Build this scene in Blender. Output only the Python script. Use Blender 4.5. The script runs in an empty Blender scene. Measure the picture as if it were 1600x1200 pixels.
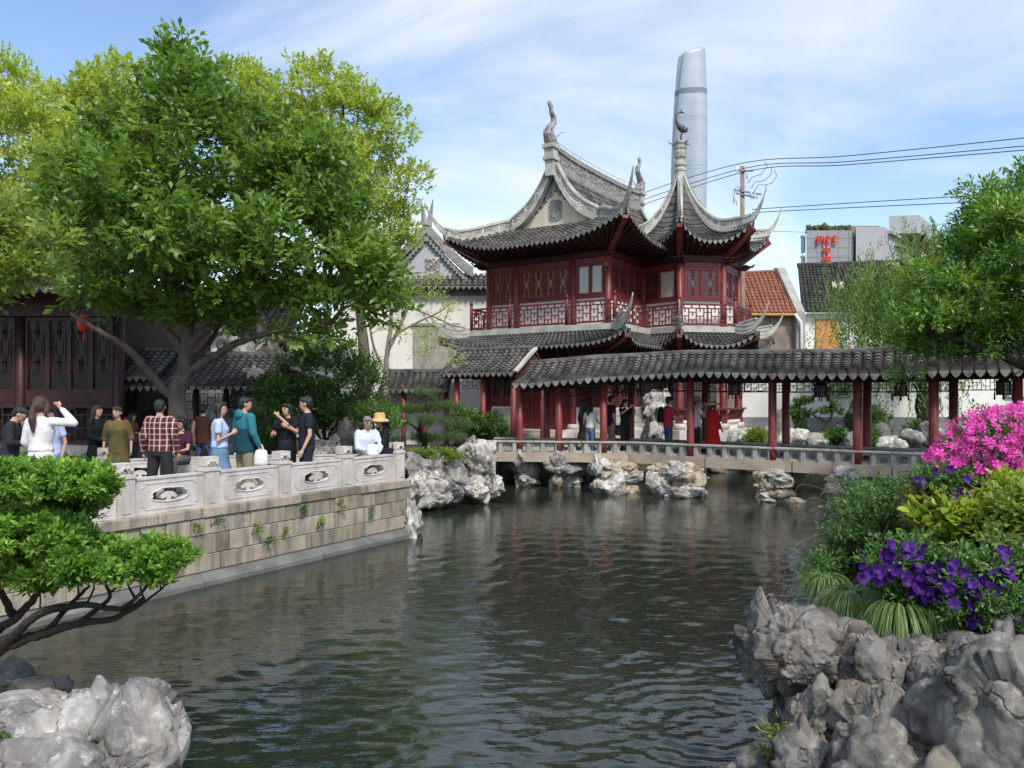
import bpy, bmesh, math, random
import numpy as np
from mathutils import Vector, Matrix

random.seed(7)
RNG = np.random.default_rng(7)
scene = bpy.context.scene
COL = scene.collection
PI = math.pi
R = math.radians

# ------------------------------------------------------------------ camera
CAMZ, F, CX, HY = 2.65, 1200.0, 800.0, 618.0
cam_d = bpy.data.cameras.new('camera')
cam = bpy.data.objects.new('camera', cam_d)
COL.objects.link(cam)
cam.location = (0, 0, CAMZ)
cam.rotation_euler = (R(90), 0, 0)
cam_d.sensor_width = 36.0
cam_d.lens = 27.0
cam_d.shift_y = 18.0 / 1600.0
cam_d.clip_start = 0.1
cam_d.clip_end = 8000.0
scene.camera = cam

# ------------------------------------------------------------------ world, sun, exposure
SUN_AZ, SUN_EL = 158.0, 50.0        # clockwise from the view direction (+Y)
w = bpy.data.worlds.new('World')
scene.world = w
w.use_nodes = True
nt = w.node_tree
nt.nodes.clear()
out = nt.nodes.new('ShaderNodeOutputWorld')
bg = nt.nodes.new('ShaderNodeBackground')
sky = nt.nodes.new('ShaderNodeTexSky')
sky.sky_type = 'NISHITA'
sky.sun_disc = False
sky.sun_elevation = R(SUN_EL)
sky.sun_rotation = R(SUN_AZ)
sky.air_density = 1.0
sky.dust_density = 0.6
sky.ozone_density = 2.0
tc = nt.nodes.new('ShaderNodeTexCoord')
sep = nt.nodes.new('ShaderNodeSeparateXYZ')
nt.links.new(tc.outputs['Generated'], sep.inputs[0])
zz = nt.nodes.new('ShaderNodeMath'); zz.operation = 'MAXIMUM'; zz.inputs[1].default_value = 0.0
nt.links.new(sep.outputs['Z'], zz.inputs[0])
za = nt.nodes.new('ShaderNodeMath'); za.operation = 'ADD'; za.inputs[1].default_value = 0.55
nt.links.new(zz.outputs[0], za.inputs[0])
dv = nt.nodes.new('ShaderNodeVectorMath'); dv.operation = 'DIVIDE'
cmb = nt.nodes.new('ShaderNodeCombineXYZ')
for k in range(3):
    nt.links.new(za.outputs[0], cmb.inputs[k])
nt.links.new(tc.outputs['Generated'], dv.inputs[0])
nt.links.new(cmb.outputs[0], dv.inputs[1])
mp = nt.nodes.new('ShaderNodeMapping')
mp.inputs['Location'].default_value = (2.3, 0.35, 0.0)
mp.inputs['Rotation'].default_value = (0, 0, R(28))
mp.inputs['Scale'].default_value = (0.75, 1.25, 1.0)
nt.links.new(dv.outputs[0], mp.inputs['Vector'])
n1 = nt.nodes.new('ShaderNodeTexNoise')
n1.inputs['Scale'].default_value = 1.9
n1.inputs['Detail'].default_value = 9.0
n1.inputs['Roughness'].default_value = 0.56
n1.inputs['Distortion'].default_value = 0.55
nt.links.new(mp.outputs[0], n1.inputs['Vector'])
cr = nt.nodes.new('ShaderNodeValToRGB')
cr.color_ramp.elements[0].position = 0.44
cr.color_ramp.elements[0].color = (0.0, 0.0, 0.0, 1)
cr.color_ramp.elements[1].position = 0.68
cr.color_ramp.elements[1].color = (0.9, 0.9, 0.9, 1)
nt.links.new(n1.outputs[0], cr.inputs[0])
mx = nt.nodes.new('ShaderNodeMixRGB')
mx.inputs[2].default_value = (4.4, 4.6, 5.0, 1)     # thin white cloud
nt.links.new(cr.outputs[0], mx.inputs[0])
nt.links.new(sky.outputs[0], mx.inputs[1])
nt.links.new(mx.outputs[0], bg.inputs['Color'])
bg.inputs['Strength'].default_value = 0.15
nt.links.new(bg.outputs[0], out.inputs['Surface'])

sun_d = bpy.data.lights.new('sun', 'SUN')
sun_d.energy = 2.5
sun_d.angle = R(10)
sun_d.color = (1.0, 0.95, 0.87)
sun = bpy.data.objects.new('sun', sun_d)
COL.objects.link(sun)
sd = Vector((math.sin(R(SUN_AZ)) * math.cos(R(SUN_EL)), math.cos(R(SUN_AZ)) * math.cos(R(SUN_EL)), math.sin(R(SUN_EL))))
sun.rotation_euler = sd.to_track_quat('Z', 'Y').to_euler()
sun.location = (30, -20, 60)

scene.view_settings.view_transform = 'Standard'
scene.view_settings.look = 'None'
scene.view_settings.gamma = 1.0
scene.view_settings.use_curve_mapping = False
scene.view_settings.exposure = 0.65
scene.render.resolution_x, scene.render.resolution_y = 1024, 768
scene.render.engine = 'CYCLES'

# ------------------------------------------------------------------ helpers
def P(px, py, d):
    """point that stands at distance d and shows at that place of the 1600x1200 photograph"""
    return np.array([(px - CX) / F * d, d, CAMZ - (py - HY) / F * d])

def unit(a):
    a = np.asarray(a, float)
    return a / max(1e-9, np.linalg.norm(a))

WORLD = {}

def wpos(o):
    return WORLD[o.name] if o is not None else np.zeros(3)

def tag(o, label=None, cat=None, group=None, kind=None):
    if label: o['label'] = label
    if cat: o['category'] = cat
    if group: o['group'] = group
    if kind: o['kind'] = kind
    return o

def empty(name, loc, label=None, cat=None, group=None):
    o = bpy.data.objects.new(name, None)
    o.empty_display_size = 0.3
    COL.objects.link(o)
    o.location = tuple(map(float, loc))
    WORLD[o.name] = np.array(loc, float)
    return tag(o, label, cat, group)

def link_mesh(name, me, parent, c, rot=(0, 0, 0), scale=(1, 1, 1)):
    o = bpy.data.objects.new(name, me)
    COL.objects.link(o)
    WORLD[o.name] = np.array(c, float)
    if parent is not None:
        o.parent = parent
        o.location = tuple(np.array(c, float) - wpos(parent))
    else:
        o.location = tuple(map(float, c))
    o.rotation_euler = rot
    o.scale = scale
    return o

class MB:
    """collects shapes in world coordinates; build() links them as one mesh object"""
    def __init__(s):
        s.v = []; s.f = []; s.m = []; s.n = 0
    def add(s, verts, faces, mi=0):
        b = s.n
        verts = np.asarray(verts, float).reshape(-1, 3)
        s.v.append(verts); s.n += len(verts)
        for f in faces:
            s.f.append(tuple(i + b for i in f)); s.m.append(mi)
    def obox(s, fr, x0, x1, y0, y1, z0, z1, mi=0):
        o, ux, uy, uz = fr
        c = [(x0, y0, z0), (x1, y0, z0), (x1, y1, z0), (x0, y1, z0), (x0, y0, z1), (x1, y0, z1), (x1, y1, z1), (x0, y1, z1)]
        vs = [o + a * ux + b * uy + d * uz for a, b, d in c]
        s.add(vs, [(0, 3, 2, 1), (4, 5, 6, 7), (0, 1, 5, 4), (1, 2, 6, 5), (2, 3, 7, 6), (3, 0, 4, 7)], mi)
    def box(s, x0, x1, y0, y1, z0, z1, mi=0):
        s.obox(WF, x0, x1, y0, y1, z0, z1, mi)
    def bar(s, a, b, w, h, mi=0, up=(0, 0, 1)):
        a = np.asarray(a, float); b = np.asarray(b, float)
        d = b - a; L = np.linalg.norm(d)
        if L < 1e-6: return
        ux = d / L
        uy = np.cross(np.asarray(up, float), ux)
        if np.linalg.norm(uy) < 1e-4: uy = np.cross((1, 0, 0), ux)
        uy = unit(uy); uz = np.cross(ux, uy)
        s.obox((a, ux, uy, uz), 0, L, -w / 2, w / 2, -h / 2, h / 2, mi)
    def tube(s, pts, rad, n=8, mi=0, cap=True, sq=1.0):
        pts = np.asarray(pts, float); k = len(pts)
        rad = np.broadcast_to(np.asarray(rad, float), (k,))
        tan = np.gradient(pts, axis=0)
        prev = None; vs = []
        for i in range(k):
            t = unit(tan[i])
            if prev is None:
                ref = np.array([0, 0, 1.0]) if abs(t[2]) < 0.9 else np.array([1.0, 0, 0])
                a = unit(np.cross(ref, t))
            else:
                a = unit(prev - t * np.dot(prev, t))
            prev = a
            b = np.cross(t, a)
            for j in range(n):
                an = 2 * PI * j / n
                vs.append(pts[i] + rad[i] * (math.cos(an) * a + sq * math.sin(an) * b))
        fs = []
        for i in range(k - 1):
            for j in range(n):
                fs.append((i * n + j, i * n + (j + 1) % n, (i + 1) * n + (j + 1) % n, (i + 1) * n + j))
        if cap:
            fs.append(tuple(range(n - 1, -1, -1)))
            fs.append(tuple((k - 1) * n + j for j in range(n)))
        s.add(vs, fs, mi)
    def lathe(s, c, prof, n=16, mi=0, sx=1.0, sy=1.0, rot=0.0):
        c = np.asarray(c, float); vs = []; k = len(prof)
        for r, z in prof:
            for j in range(n):
                an = 2 * PI * j / n + rot
                vs.append(c + np.array([r * sx * math.cos(an), r * sy * math.sin(an), z]))
        fs = []
        for i in range(k - 1):
            for j in range(n):
                fs.append((i * n + j, i * n + (j + 1) % n, (i + 1) * n + (j + 1) % n, (i + 1) * n + j))
        fs.append(tuple(range(n - 1, -1, -1)))
        fs.append(tuple((k - 1) * n + j for j in range(n)))
        s.add(vs, fs, mi)
    def prism(s, fr, poly, y0, y1, mi=0):
        """polygon in the frame's x,z plane pushed along its y"""
        o, ux, uy, uz = fr; n = len(poly)
        vs = [o + x * ux + y0 * uy + z * uz for x, z in poly] + [o + x * ux + y1 * uy + z * uz for x, z in poly]
        fs = [tuple(range(n)), tuple(range(2 * n - 1, n - 1, -1))]
        fs += [(j, n + j, n + (j + 1) % n, (j + 1) % n) for j in range(n)]
        s.add(vs, fs, mi)
    def slab(s, poly, z0, z1, mi=0):
        n = len(poly)
        vs = [(x, y, z0) for x, y in poly] + [(x, y, z1) for x, y in poly]
        fs = [tuple(range(n - 1, -1, -1)), tuple(range(n, 2 * n))]
        fs += [(j, (j + 1) % n, n + (j + 1) % n, n + j) for j in range(n)]
        s.add(vs, fs, mi)
    def sweep(s, path, w, h0, h1, mi=0):
        """upright rectangular profile along a path; w, h0, h1 may vary along it"""
        path = np.asarray(path, float); k = len(path)
        w = np.broadcast_to(np.asarray(w, float), (k,)); h0 = np.broadcast_to(np.asarray(h0, float), (k,)); h1 = np.broadcast_to(np.asarray(h1, float), (k,))
        tan = np.gradient(path, axis=0); vs = []
        for i in range(k):
            t = tan[i].copy(); t[2] = 0; t = unit(t)
            l = np.array([-t[1], t[0], 0])
            up = np.array([0, 0, 1.0])
            for a, b in ((-1, h0[i]), (1, h0[i]), (1, h1[i]), (-1, h1[i])):
                vs.append(path[i] + l * a * w[i] / 2 + up * b)
        fs = []
        for i in range(k - 1):
            for j in range(4):
                fs.append((i * 4 + j, i * 4 + (j + 1) % 4, (i + 1) * 4 + (j + 1) % 4, (i + 1) * 4 + j))
        fs += [(3, 2, 1, 0), tuple((k - 1) * 4 + j for j in range(4))]
        s.add(vs, fs, mi)
    def ball(s, c, r, n=10, m=7, mi=0, sc=(1, 1, 1), rot=None):
        vs = []; c = np.asarray(c, float)
        for i in range(m + 1):
            th = PI * i / m
            for j in range(n):
                ph = 2 * PI * j / n
                p = np.array([math.sin(th) * math.cos(ph) * sc[0], math.sin(th) * math.sin(ph) * sc[1], math.cos(th) * sc[2]]) * r
                if rot is not None: p = rot @ p
                vs.append(c + p)
        fs = []
        for i in range(m):
            for j in range(n):
                fs.append((i * n + j, (i + 1) * n + j, (i + 1) * n + (j + 1) % n, i * n + (j + 1) % n))
        s.add(vs, fs, mi)
    def arr(s):
        return np.concatenate(s.v) if s.v else np.zeros((0, 3))
    def build(s, name, mat, parent=None, smooth=False, label=None, cat=None, group=None, kind=None, origin=None, bevel=0):
        v = s.arr()
        if origin is None:
            c = (v.min(0) + v.max(0)) / 2; c[2] = v[:, 2].min()
        else:
            c = np.asarray(origin, float)
        me = bpy.data.meshes.new(name)
        me.from_pydata((v - c).tolist(), [], s.f)
        mats = mat if isinstance(mat, (list, tuple)) else [mat]
        for m_ in mats: me.materials.append(m_)
        if len(mats) > 1: me.polygons.foreach_set('material_index', s.m)
        if smooth: me.polygons.foreach_set('use_smooth', [True] * len(me.polygons))
        me.update()
        o = link_mesh(name, me, parent, c)
        if bevel:
            b = o.modifiers.new('bevel', 'BEVEL'); b.width = bevel; b.segments = 1; b.limit_method = 'ANGLE'
        return tag(o, label, cat, group, kind)

WF = (np.zeros(3), np.array([1.0, 0, 0]), np.array([0, 1.0, 0]), np.array([0, 0, 1.0]))
UZ = np.array([0, 0, 1.0])

def frame(o, ang=None, ux=None):
    """frame whose y axis points outward to the right-hand side of ux (towards the viewer when ux runs left to right)"""
    if ux is None: ux = np.array([math.cos(ang), math.sin(ang), 0])
    ux = unit(ux)
    return (np.asarray(o, float), ux, np.array([ux[1], -ux[0], 0]), UZ)

def raw_mesh(name, V, Fc, mats, smooth=True, tint=None):
    """fast mesh from numpy; Fc is (n,k) array"""
    me = bpy.data.meshes.new(name)
    n, k = Fc.shape
    me.vertices.add(len(V)); me.loops.add(n * k); me.polygons.add(n)
    me.vertices.foreach_set('co', np.ascontiguousarray(V, np.float32).ravel())
    me.loops.foreach_set('vertex_index', np.ascontiguousarray(Fc, np.int32).ravel())
    me.polygons.foreach_set('loop_start', np.arange(0, n * k, k, dtype=np.int32))
    if smooth: me.polygons.foreach_set('use_smooth', np.ones(n, bool))
    for m_ in (mats if isinstance(mats, (list, tuple)) else [mats]): me.materials.append(m_)
    if tint is not None:
        a = me.attributes.new('tint', 'FLOAT', 'FACE')
        a.data.foreach_set('value', np.ascontiguousarray(tint, np.float32))
    me.update(calc_edges=True)
    return me

# value noise
def vnoise(p, seed=0):
    p = np.asarray(p, float) + seed * 17.31
    i = np.floor(p).astype(np.int64); f = p - i
    f = f * f * f * (f * (f * 6 - 15) + 10)
    def h(a, b, c):
        n = (a * 374761393 + b * 668265263 + c * 1274126177 + seed * 974711) & 0x7fffffff
        n = ((n ^ (n >> 13)) * 1274126177) & 0x7fffffff
        n = ((n ^ (n >> 16)) * 668265263) & 0x7fffffff
        return (n & 0xffffff) / float(0xffffff)
    r = 0
    for a in (0, 1):
        for b in (0, 1):
            for c in (0, 1):
                wgt = (f[:, 0] if a else 1 - f[:, 0]) * (f[:, 1] if b else 1 - f[:, 1]) * (f[:, 2] if c else 1 - f[:, 2])
                r = r + wgt * h(i[:, 0] + a, i[:, 1] + b, i[:, 2] + c)
    return r * 2 - 1

def fbm(p, octv=4, seed=0, gain=0.5, ridged=False):
    r = 0; a = 1; t = 0
    p = np.asarray(p, float)
    for k in range(octv):
        n = vnoise(p * (2.03 ** k), seed + k)
        if ridged: n = 1 - 2 * np.abs(n)
        r = r + a * n; t += a; a *= gain
    return r / t

# ------------------------------------------------------------------ materials
def new_mat(name):
    m = bpy.data.materials.new(name); m.use_nodes = True
    t = m.node_tree; t.nodes.clear()
    o = t.nodes.new('ShaderNodeOutputMaterial')
    b = t.nodes.new('ShaderNodeBsdfPrincipled')
    t.links.new(b.outputs[0], o.inputs[0])
    return m, t, b, o

def nd(t, typ, **kw):
    n = t.nodes.new(typ)
    for k, v in kw.items():
        if k in n.inputs: n.inputs[k].default_value = v
        else: setattr(n, k, v)
    return n

def ocoord(t, rnd=True):
    c = nd(t, 'ShaderNodeTexCoord')
    if not rnd: return c.outputs['Object']
    oi = nd(t, 'ShaderNodeObjectInfo')
    mlt = nd(t, 'ShaderNodeMath', operation='MULTIPLY'); mlt.inputs[1].default_value = 37.0
    t.links.new(oi.outputs['Random'], mlt.inputs[0])
    ad = nd(t, 'ShaderNodeVectorMath', operation='ADD')
    t.links.new(c.outputs['Object'], ad.inputs[0]); t.links.new(mlt.outputs[0], ad.inputs[1])
    return ad.outputs[0]

def ramp(t, src, stops):
    r = nd(t, 'ShaderNodeValToRGB')
    e = r.color_ramp.elements
    while len(e) < len(stops): e.new(0.5)
    for i, (p_, c_) in enumerate(stops):
        e[i].position = p_
        e[i].color = (c_[0], c_[1], c_[2], 1) if not isinstance(c_, (int, float)) else (c_, c_, c_, 1)
    t.links.new(src, r.inputs[0])
    return r.outputs[0]

def mix(t, fac, a, b, mode='MIX'):
    m_ = nd(t, 'ShaderNodeMixRGB', blend_type=mode)
    for s_, k in ((fac, 0), (a, 1), (b, 2)):
        if hasattr(s_, 'is_linked') or hasattr(s_, 'links'): t.links.new(s_, m_.inputs[k])
        elif isinstance(s_, (int, float)): m_.inputs[k].default_value = s_
        else: m_.inputs[k].default_value = (s_[0], s_[1], s_[2], 1)
    return m_.outputs[0]

def sc(c, k): return tuple(max(0, min(1, x * k)) for x in c)

MATS = {}
def mat(name, col, rough=0.7, var=0.18, scale=2.5, bump=0.0, bscale=25.0, spec=0.3, metal=0.0, stain=None, sfac=0.5, sscale=(1.5, 1.5, 1.5), objvar=0.0, fleck=None, coat=0.0):
    if name in MATS: return MATS[name]
    m, t, b, o = new_mat(name)
    co = ocoord(t)
    n = nd(t, 'ShaderNodeTexNoise', Scale=scale, Detail=6.0, Roughness=0.6)
    t.links.new(co, n.inputs['Vector'])
    c = ramp(t, n.outputs[0], [(0.28, sc(col, 1 - var * 1.5)), (0.5, col), (0.72, sc(col, 1 + var * 1.3))])
    if stain is not None:
        mp_ = nd(t, 'ShaderNodeMapping', Scale=sscale)
        t.links.new(co, mp_.inputs['Vector'])
        n2 = nd(t, 'ShaderNodeTexNoise', Scale=1.0, Detail=8.0, Roughness=0.65, Distortion=0.3)
        t.links.new(mp_.outputs[0], n2.inputs['Vector'])
        fac = ramp(t, n2.outputs[0], [(0.45, 0.0), (0.68, sfac)])
        c = mix(t, fac, c, stain)
    if fleck is not None:
        n3 = nd(t, 'ShaderNodeTexNoise', Scale=fleck[1], Detail=3.0, Roughness=0.7)
        t.links.new(co, n3.inputs['Vector'])
        c = mix(t, ramp(t, n3.outputs[0], [(0.56, 0.0), (0.66, fleck[2])]), c, fleck[0])
    if objvar:
        oi = nd(t, 'ShaderNodeObjectInfo')
        mr = nd(t, 'ShaderNodeMapRange')
        mr.inputs[3].default_value = 1 - objvar; mr.inputs[4].default_value = 1 + objvar
        t.links.new(oi.outputs['Random'], mr.inputs[0])
        h = nd(t, 'ShaderNodeHueSaturation')
        t.links.new(c, h.inputs['Color']); t.links.new(mr.outputs[0], h.inputs['Value'])
        c = h.outputs[0]
    t.links.new(c, b.inputs['Base Color'])
    b.inputs['Roughness'].default_value = rough
    b.inputs['Specular IOR Level'].default_value = spec
    b.inputs['Metallic'].default_value = metal
    if coat: b.inputs['Coat Weight'].default_value = coat; b.inputs['Coat Roughness'].default_value = 0.25
    if bump:
        n4 = nd(t, 'ShaderNodeTexNoise', Scale=bscale, Detail=6.0, Roughness=0.65)
        t.links.new(co, n4.inputs['Vector'])
        bp = nd(t, 'ShaderNodeBump', Strength=bump, Distance=0.03)
        t.links.new(n4.outputs[0], bp.inputs['Height'])
        t.links.new(bp.outputs[0], b.inputs['Normal'])
    MATS[name] = m
    return m

def leaf_mat(name, stops, trans=0.35, rough=0.45, spec=0.35):
    if name in MATS: return MATS[name]
    m, t, b, o = new_mat(name)
    at = nd(t, 'ShaderNodeAttribute', attribute_name='tint')
    c = ramp(t, at.outputs['Fac'], stops)
    t.links.new(c, b.inputs['Base Color'])
    b.inputs['Roughness'].default_value = rough
    b.inputs['Specular IOR Level'].default_value = spec
    tr = nd(t, 'ShaderNodeBsdfTranslucent')
    c2 = mix(t, 1.0, c, (1.0, 0.95, 0.45), 'MULTIPLY')
    hs = nd(t, 'ShaderNodeHueSaturation'); hs.inputs['Value'].default_value = 1.7
    t.links.new(c2, hs.inputs['Color']); t.links.new(hs.outputs[0], tr.inputs['Color'])
    ms = nd(t, 'ShaderNodeMixShader'); ms.inputs[0].default_value = trans
    t.links.new(b.outputs[0], ms.inputs[1]); t.links.new(tr.outputs[0], ms.inputs[2])
    t.links.new(ms.outputs[0], o.inputs[0])
    MATS[name] = m
    return m

def glass_mat(name, col=(0.02, 0.025, 0.03), rough=0.06):
    if name in MATS: return MATS[name]
    m, t, b, o = new_mat(name)
    b.inputs['Base Color'].default_value = (*col, 1)
    b.inputs['Roughness'].default_value = rough
    b.inputs['Specular IOR Level'].default_value = 0.8
    co = ocoord(t)
    n = nd(t, 'ShaderNodeTexNoise', Scale=1.2, Detail=1.0)
    t.links.new(co, n.inputs['Vector'])
    bp = nd(t, 'ShaderNodeBump', Strength=0.15, Distance=0.05)
    t.links.new(n.outputs[0], bp.inputs['Height']); t.links.new(bp.outputs[0], b.inputs['Normal'])
    MATS[name] = m
    return m

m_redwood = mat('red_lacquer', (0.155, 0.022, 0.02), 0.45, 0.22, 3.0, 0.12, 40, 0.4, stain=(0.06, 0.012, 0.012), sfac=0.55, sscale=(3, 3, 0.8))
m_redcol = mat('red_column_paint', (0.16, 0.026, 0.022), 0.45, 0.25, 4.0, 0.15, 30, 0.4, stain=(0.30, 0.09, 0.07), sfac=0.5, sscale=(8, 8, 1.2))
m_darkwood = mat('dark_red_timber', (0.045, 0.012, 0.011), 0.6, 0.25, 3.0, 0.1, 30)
m_blackwood = mat('black_brown_lattice', (0.022, 0.014, 0.012), 0.6, 0.2, 3.0)
m_tile = mat('grey_clay_tile', (0.088, 0.083, 0.076), 0.85, 0.42, 2.2, 0.5, 22, 0.15, stain=(0.19, 0.18, 0.16), sfac=0.55, sscale=(2.2, 2.2, 2.2), objvar=0.18, fleck=((0.23, 0.225, 0.2), 14, 0.35))
m_pan = mat('dark_clay_pan', (0.05, 0.048, 0.045), 0.9, 0.35, 3, 0.3, 20, 0.1)
m_drip = mat('pale_eave_tile', (0.21, 0.205, 0.19), 0.85, 0.35, 6, 0.5, 40, 0.15, objvar=0.22, stain=(0.08, 0.078, 0.07), sfac=0.5, sscale=(9, 9, 9))
m_ridge = mat('pale_grey_ridge_plaster', (0.48, 0.465, 0.41), 0.85, 0.2, 2.0, 0.4, 14, 0.2, stain=(0.2, 0.195, 0.175), sfac=0.6, sscale=(2.5, 2.5, 1.2))
m_ridge_dk = mat('weathered_grey_ridge', (0.27, 0.26, 0.24), 0.85, 0.25, 3.0, 0.3, 18, 0.2)
m_cream = mat('cream_gable_plaster', (0.66, 0.59, 0.45), 0.85, 0.08, 1.5, 0.1, 20, 0.2)
m_white = mat('white_limewash', (0.76, 0.735, 0.68), 0.85, 0.06, 0.7, 0.12, 8, 0.2, stain=(0.5, 0.49, 0.45), sfac=0.4, sscale=(1.2, 1.2, 0.25))
m_greywall = mat('grey_brick_band', (0.21, 0.21, 0.21), 0.85, 0.2, 2.0, 0.2, 20)
m_stone = mat('pale_carved_stone', (0.56, 0.51, 0.465), 0.8, 0.15, 3.0, 0.25, 30, 0.25, stain=(0.27, 0.24, 0.2), sfac=0.55, sscale=(2.2, 2.2, 0.9))
m_greystone = mat('grey_stone', (0.37, 0.355, 0.315), 0.8, 0.2, 3.0, 0.25, 30, 0.25, stain=(0.13, 0.128, 0.11), sfac=0.6, sscale=(3, 3, 1.5))
m_tanstone = mat('tan_stone_beam', (0.42, 0.34, 0.26), 0.8, 0.16, 2.5, 0.25, 25, 0.25, stain=(0.2, 0.17, 0.14), sfac=0.5, sscale=(2, 2, 2))
m_glassdark = glass_mat('dark_window_glass')
# ------------------------------------------------------------------ the setting: ground, pond, terrace
C1 = np.array([-1.95, 14.5, 0.0])
WU = unit([0.54, 0.842, 0])             # along the terrace wall, towards its far corner
def wall_pt(t, off=0.0, z=0.0):
    n = np.array([WU[1], -WU[0], 0])
    return C1 - WU * t + n * off + np.array([0, 0, z])

POND = [(-9.3, 3.05), (-4.5, 3.2), (-1.5, 3.3), (0.6, 2.4), (3.2, 2.4), (3.3, 4.2), (2.75, 5.4), (3.05, 7.0), (4.4, 9.0), (7.5, 11.2), (11, 13), (17, 14.2), (24, 15),
        (24, 25.0), (12, 25.6), (9.4, 26.6), (5.6, 26.4), (3.0, 24.9), (0.4, 24.6), (-0.9, 23.4), (-0.7, 20.6), (-1.0, 19.0), (-2.5, 18.3), (-2.7, 16), (-1.97, 14.52)]
POND[0] = tuple(wall_pt(13.6)[:2])
GZ = 0.85

def fill2d(loops):
    """triangulate nested 2D loops -> (points, tris)"""
    bm = bmesh.new(); pts = []
    es = []
    for lp in loops:
        vs = [bm.verts.new((x, y, 0)) for x, y in lp]
        pts += lp
        es += [bm.edges.new((vs[i], vs[(i + 1) % len(vs)])) for i in range(len(vs))]
    bm.verts.index_update()
    r = bmesh.ops.triangle_fill(bm, edges=es, use_beauty=True, normal=(0, 0, 1))
    bm.verts.index_update()
    tris = [tuple(v.index for v in f.verts) for f in bm.faces]
    bm.free()
    out = []
    for a, b, c in tris:
        A, B, C_ = pts[a], pts[b], pts[c]
        ar = (B[0] - A[0]) * (C_[1] - A[1]) - (B[1] - A[1]) * (C_[0] - A[0])
        if abs(ar) < 1e-9: continue
        out.append((a, b, c) if ar > 0 else (a, c, b))
    return pts, out

m_soil = mat('garden_soil', (0.10, 0.085, 0.06), 0.95, 0.35, 0.8, 0.6, 12, 0.1, stain=(0.05, 0.07, 0.025), sfac=0.7, sscale=(0.8, 0.8, 0.8))
m_paving = mat('grey_paving', (0.21, 0.2, 0.18), 0.85, 0.2, 1.2, 0.2, 20, 0.2)

big = [(-3500, -600), (3500, -600), (3500, 5500), (-3500, 5500)]
mid_ring = [(-60, -30), (60, -30), (60, 90), (-60, 90)]
pts, tris = fill2d([mid_ring, POND])
g = MB()
g.add([(x, y, GZ) for x, y in pts], tris)
pts2, tris2 = fill2d([big, mid_ring])
g.add([(x, y, GZ) for x, y in pts2], tris2)
# banks down to the bed and the bed itself
n = len(POND)
g.add([(x, y, GZ) for x, y in POND] + [(x, y, -0.9) for x, y in POND], [(i, (i + 1) % n, n + (i + 1) % n, n + i) for i in range(n)])
ptb, trib = fill2d([POND])
g.add([(x, y, -0.9) for x, y in ptb], trib)
g.build('ground', m_soil, kind='structure')

# water: real ripples, denser towards the camera
def make_water():
    ny, nx = 480, 320
    s = np.linspace(0, 1, ny)
    Y = 1.0 / (1 / 2.3 + (1 / 26.8 - 1 / 2.3) * s)
    V = np.zeros((ny, nx, 3))
    a = np.linspace(-0.92, 0.92, nx)
    for j in range(ny):
        V[j, :, 0] = a * max(Y[j], 5.0) * 1.0; V[j, :, 1] = Y[j]
    X, YY = V[..., 0], V[..., 1]
    z = np.zeros_like(X)
    rg = np.random.default_rng(3)
    for k in range(46):
        wl = 0.10 * 1.065 ** k if k < 32 else 0.14 * 1.1 ** (k - 32)
        th = rg.normal(PI / 2 + 0.2, 0.8)
        kx, ky = math.cos(th) * 2 * PI / wl, math.sin(th) * 2 * PI / wl
        amp = 0.0043 * wl ** 0.86
        env = 0.55 + 0.45 * np.sin(X * rg.uniform(.2, .9) + YY * rg.uniform(.2, .9) + rg.uniform(0, 6))
        fade = np.clip(wl / (0.0030 * YY * YY * 0.45 + 1e-6), 0, 1)
        z += amp * env * np.sin(kx * X + ky * YY + rg.uniform(0, 6.28) + 0.8 * np.sin(X * 1.3 + k) + 0.8 * np.sin(YY * 0.9 + k * 2)) * fade
    p3 = np.stack([X.ravel(), YY.ravel(), np.zeros(X.size)], 1)
    calm = 0.75 + 0.5 * fbm(p3 * 0.35, 3, 5).reshape(X.shape)
    # the lee of the terrace wall lies calmer
    dw = (X - C1[0]) * WU[1] - (YY - C1[1]) * WU[0]
    calm *= np.clip(0.42 + dw / 4.5, 0.42, 1.0)
    z *= calm
    cx, cy = 1.55, 6.2                       # rings spreading from a fish by the rocks
    r = np.hypot(X - cx, (YY - cy))
    z += 0.0055 * np.sin(r * 2 * PI / 0.2) * np.exp(-((r - 0.55) / 0.45) ** 2)
    V[..., 2] = z
    idx = np.arange(ny * nx).reshape(ny, nx)
    Fc = np.stack([idx[:-1, :-1], idx[:-1, 1:], idx[1:, 1:], idx[1:, :-1]], -1).reshape(-1, 4)
    m, t, b, o = new_mat('pond_water')
    co = ocoord(t, False)
    n1_ = nd(t, 'ShaderNodeTexNoise', Scale=0.22, Detail=3.0)
    t.links.new(co, n1_.inputs['Vector'])
    c = ramp(t, n1_.outputs[0], [(0.35, (0.012, 0.017, 0.011)), (0.7, (0.022, 0.032, 0.020))])
    sp = nd(t, 'ShaderNodeSeparateXYZ'); t.links.new(co, sp.inputs[0])
    t.links.new(c, b.inputs['Base Color'])
    b.inputs['Roughness'].default_value = 0.035
    b.inputs['IOR'].default_value = 1.65
    mp_ = nd(t, 'ShaderNodeMapping', Scale=(5.0, 11.0, 1.0)); t.links.new(co, mp_.inputs['Vector'])
    n2 = nd(t, 'ShaderNodeTexNoise', Scale=1.0, Detail=3.0, Roughness=0.55); t.links.new(mp_.outputs[0], n2.inputs['Vector'])
    bp = nd(t, 'ShaderNodeBump', Strength=0.45, Distance=0.014); t.links.new(n2.outputs[0], bp.inputs['Height'])
    t.links.new(bp.outputs[0], b.inputs['Normal'])
    me = raw_mesh('pond_water', V.reshape(-1, 3), Fc, m)
    o = link_mesh('pond_water', me, None, (0, 0, 0))
    tag(o, kind='structure')
make_water()

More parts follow.
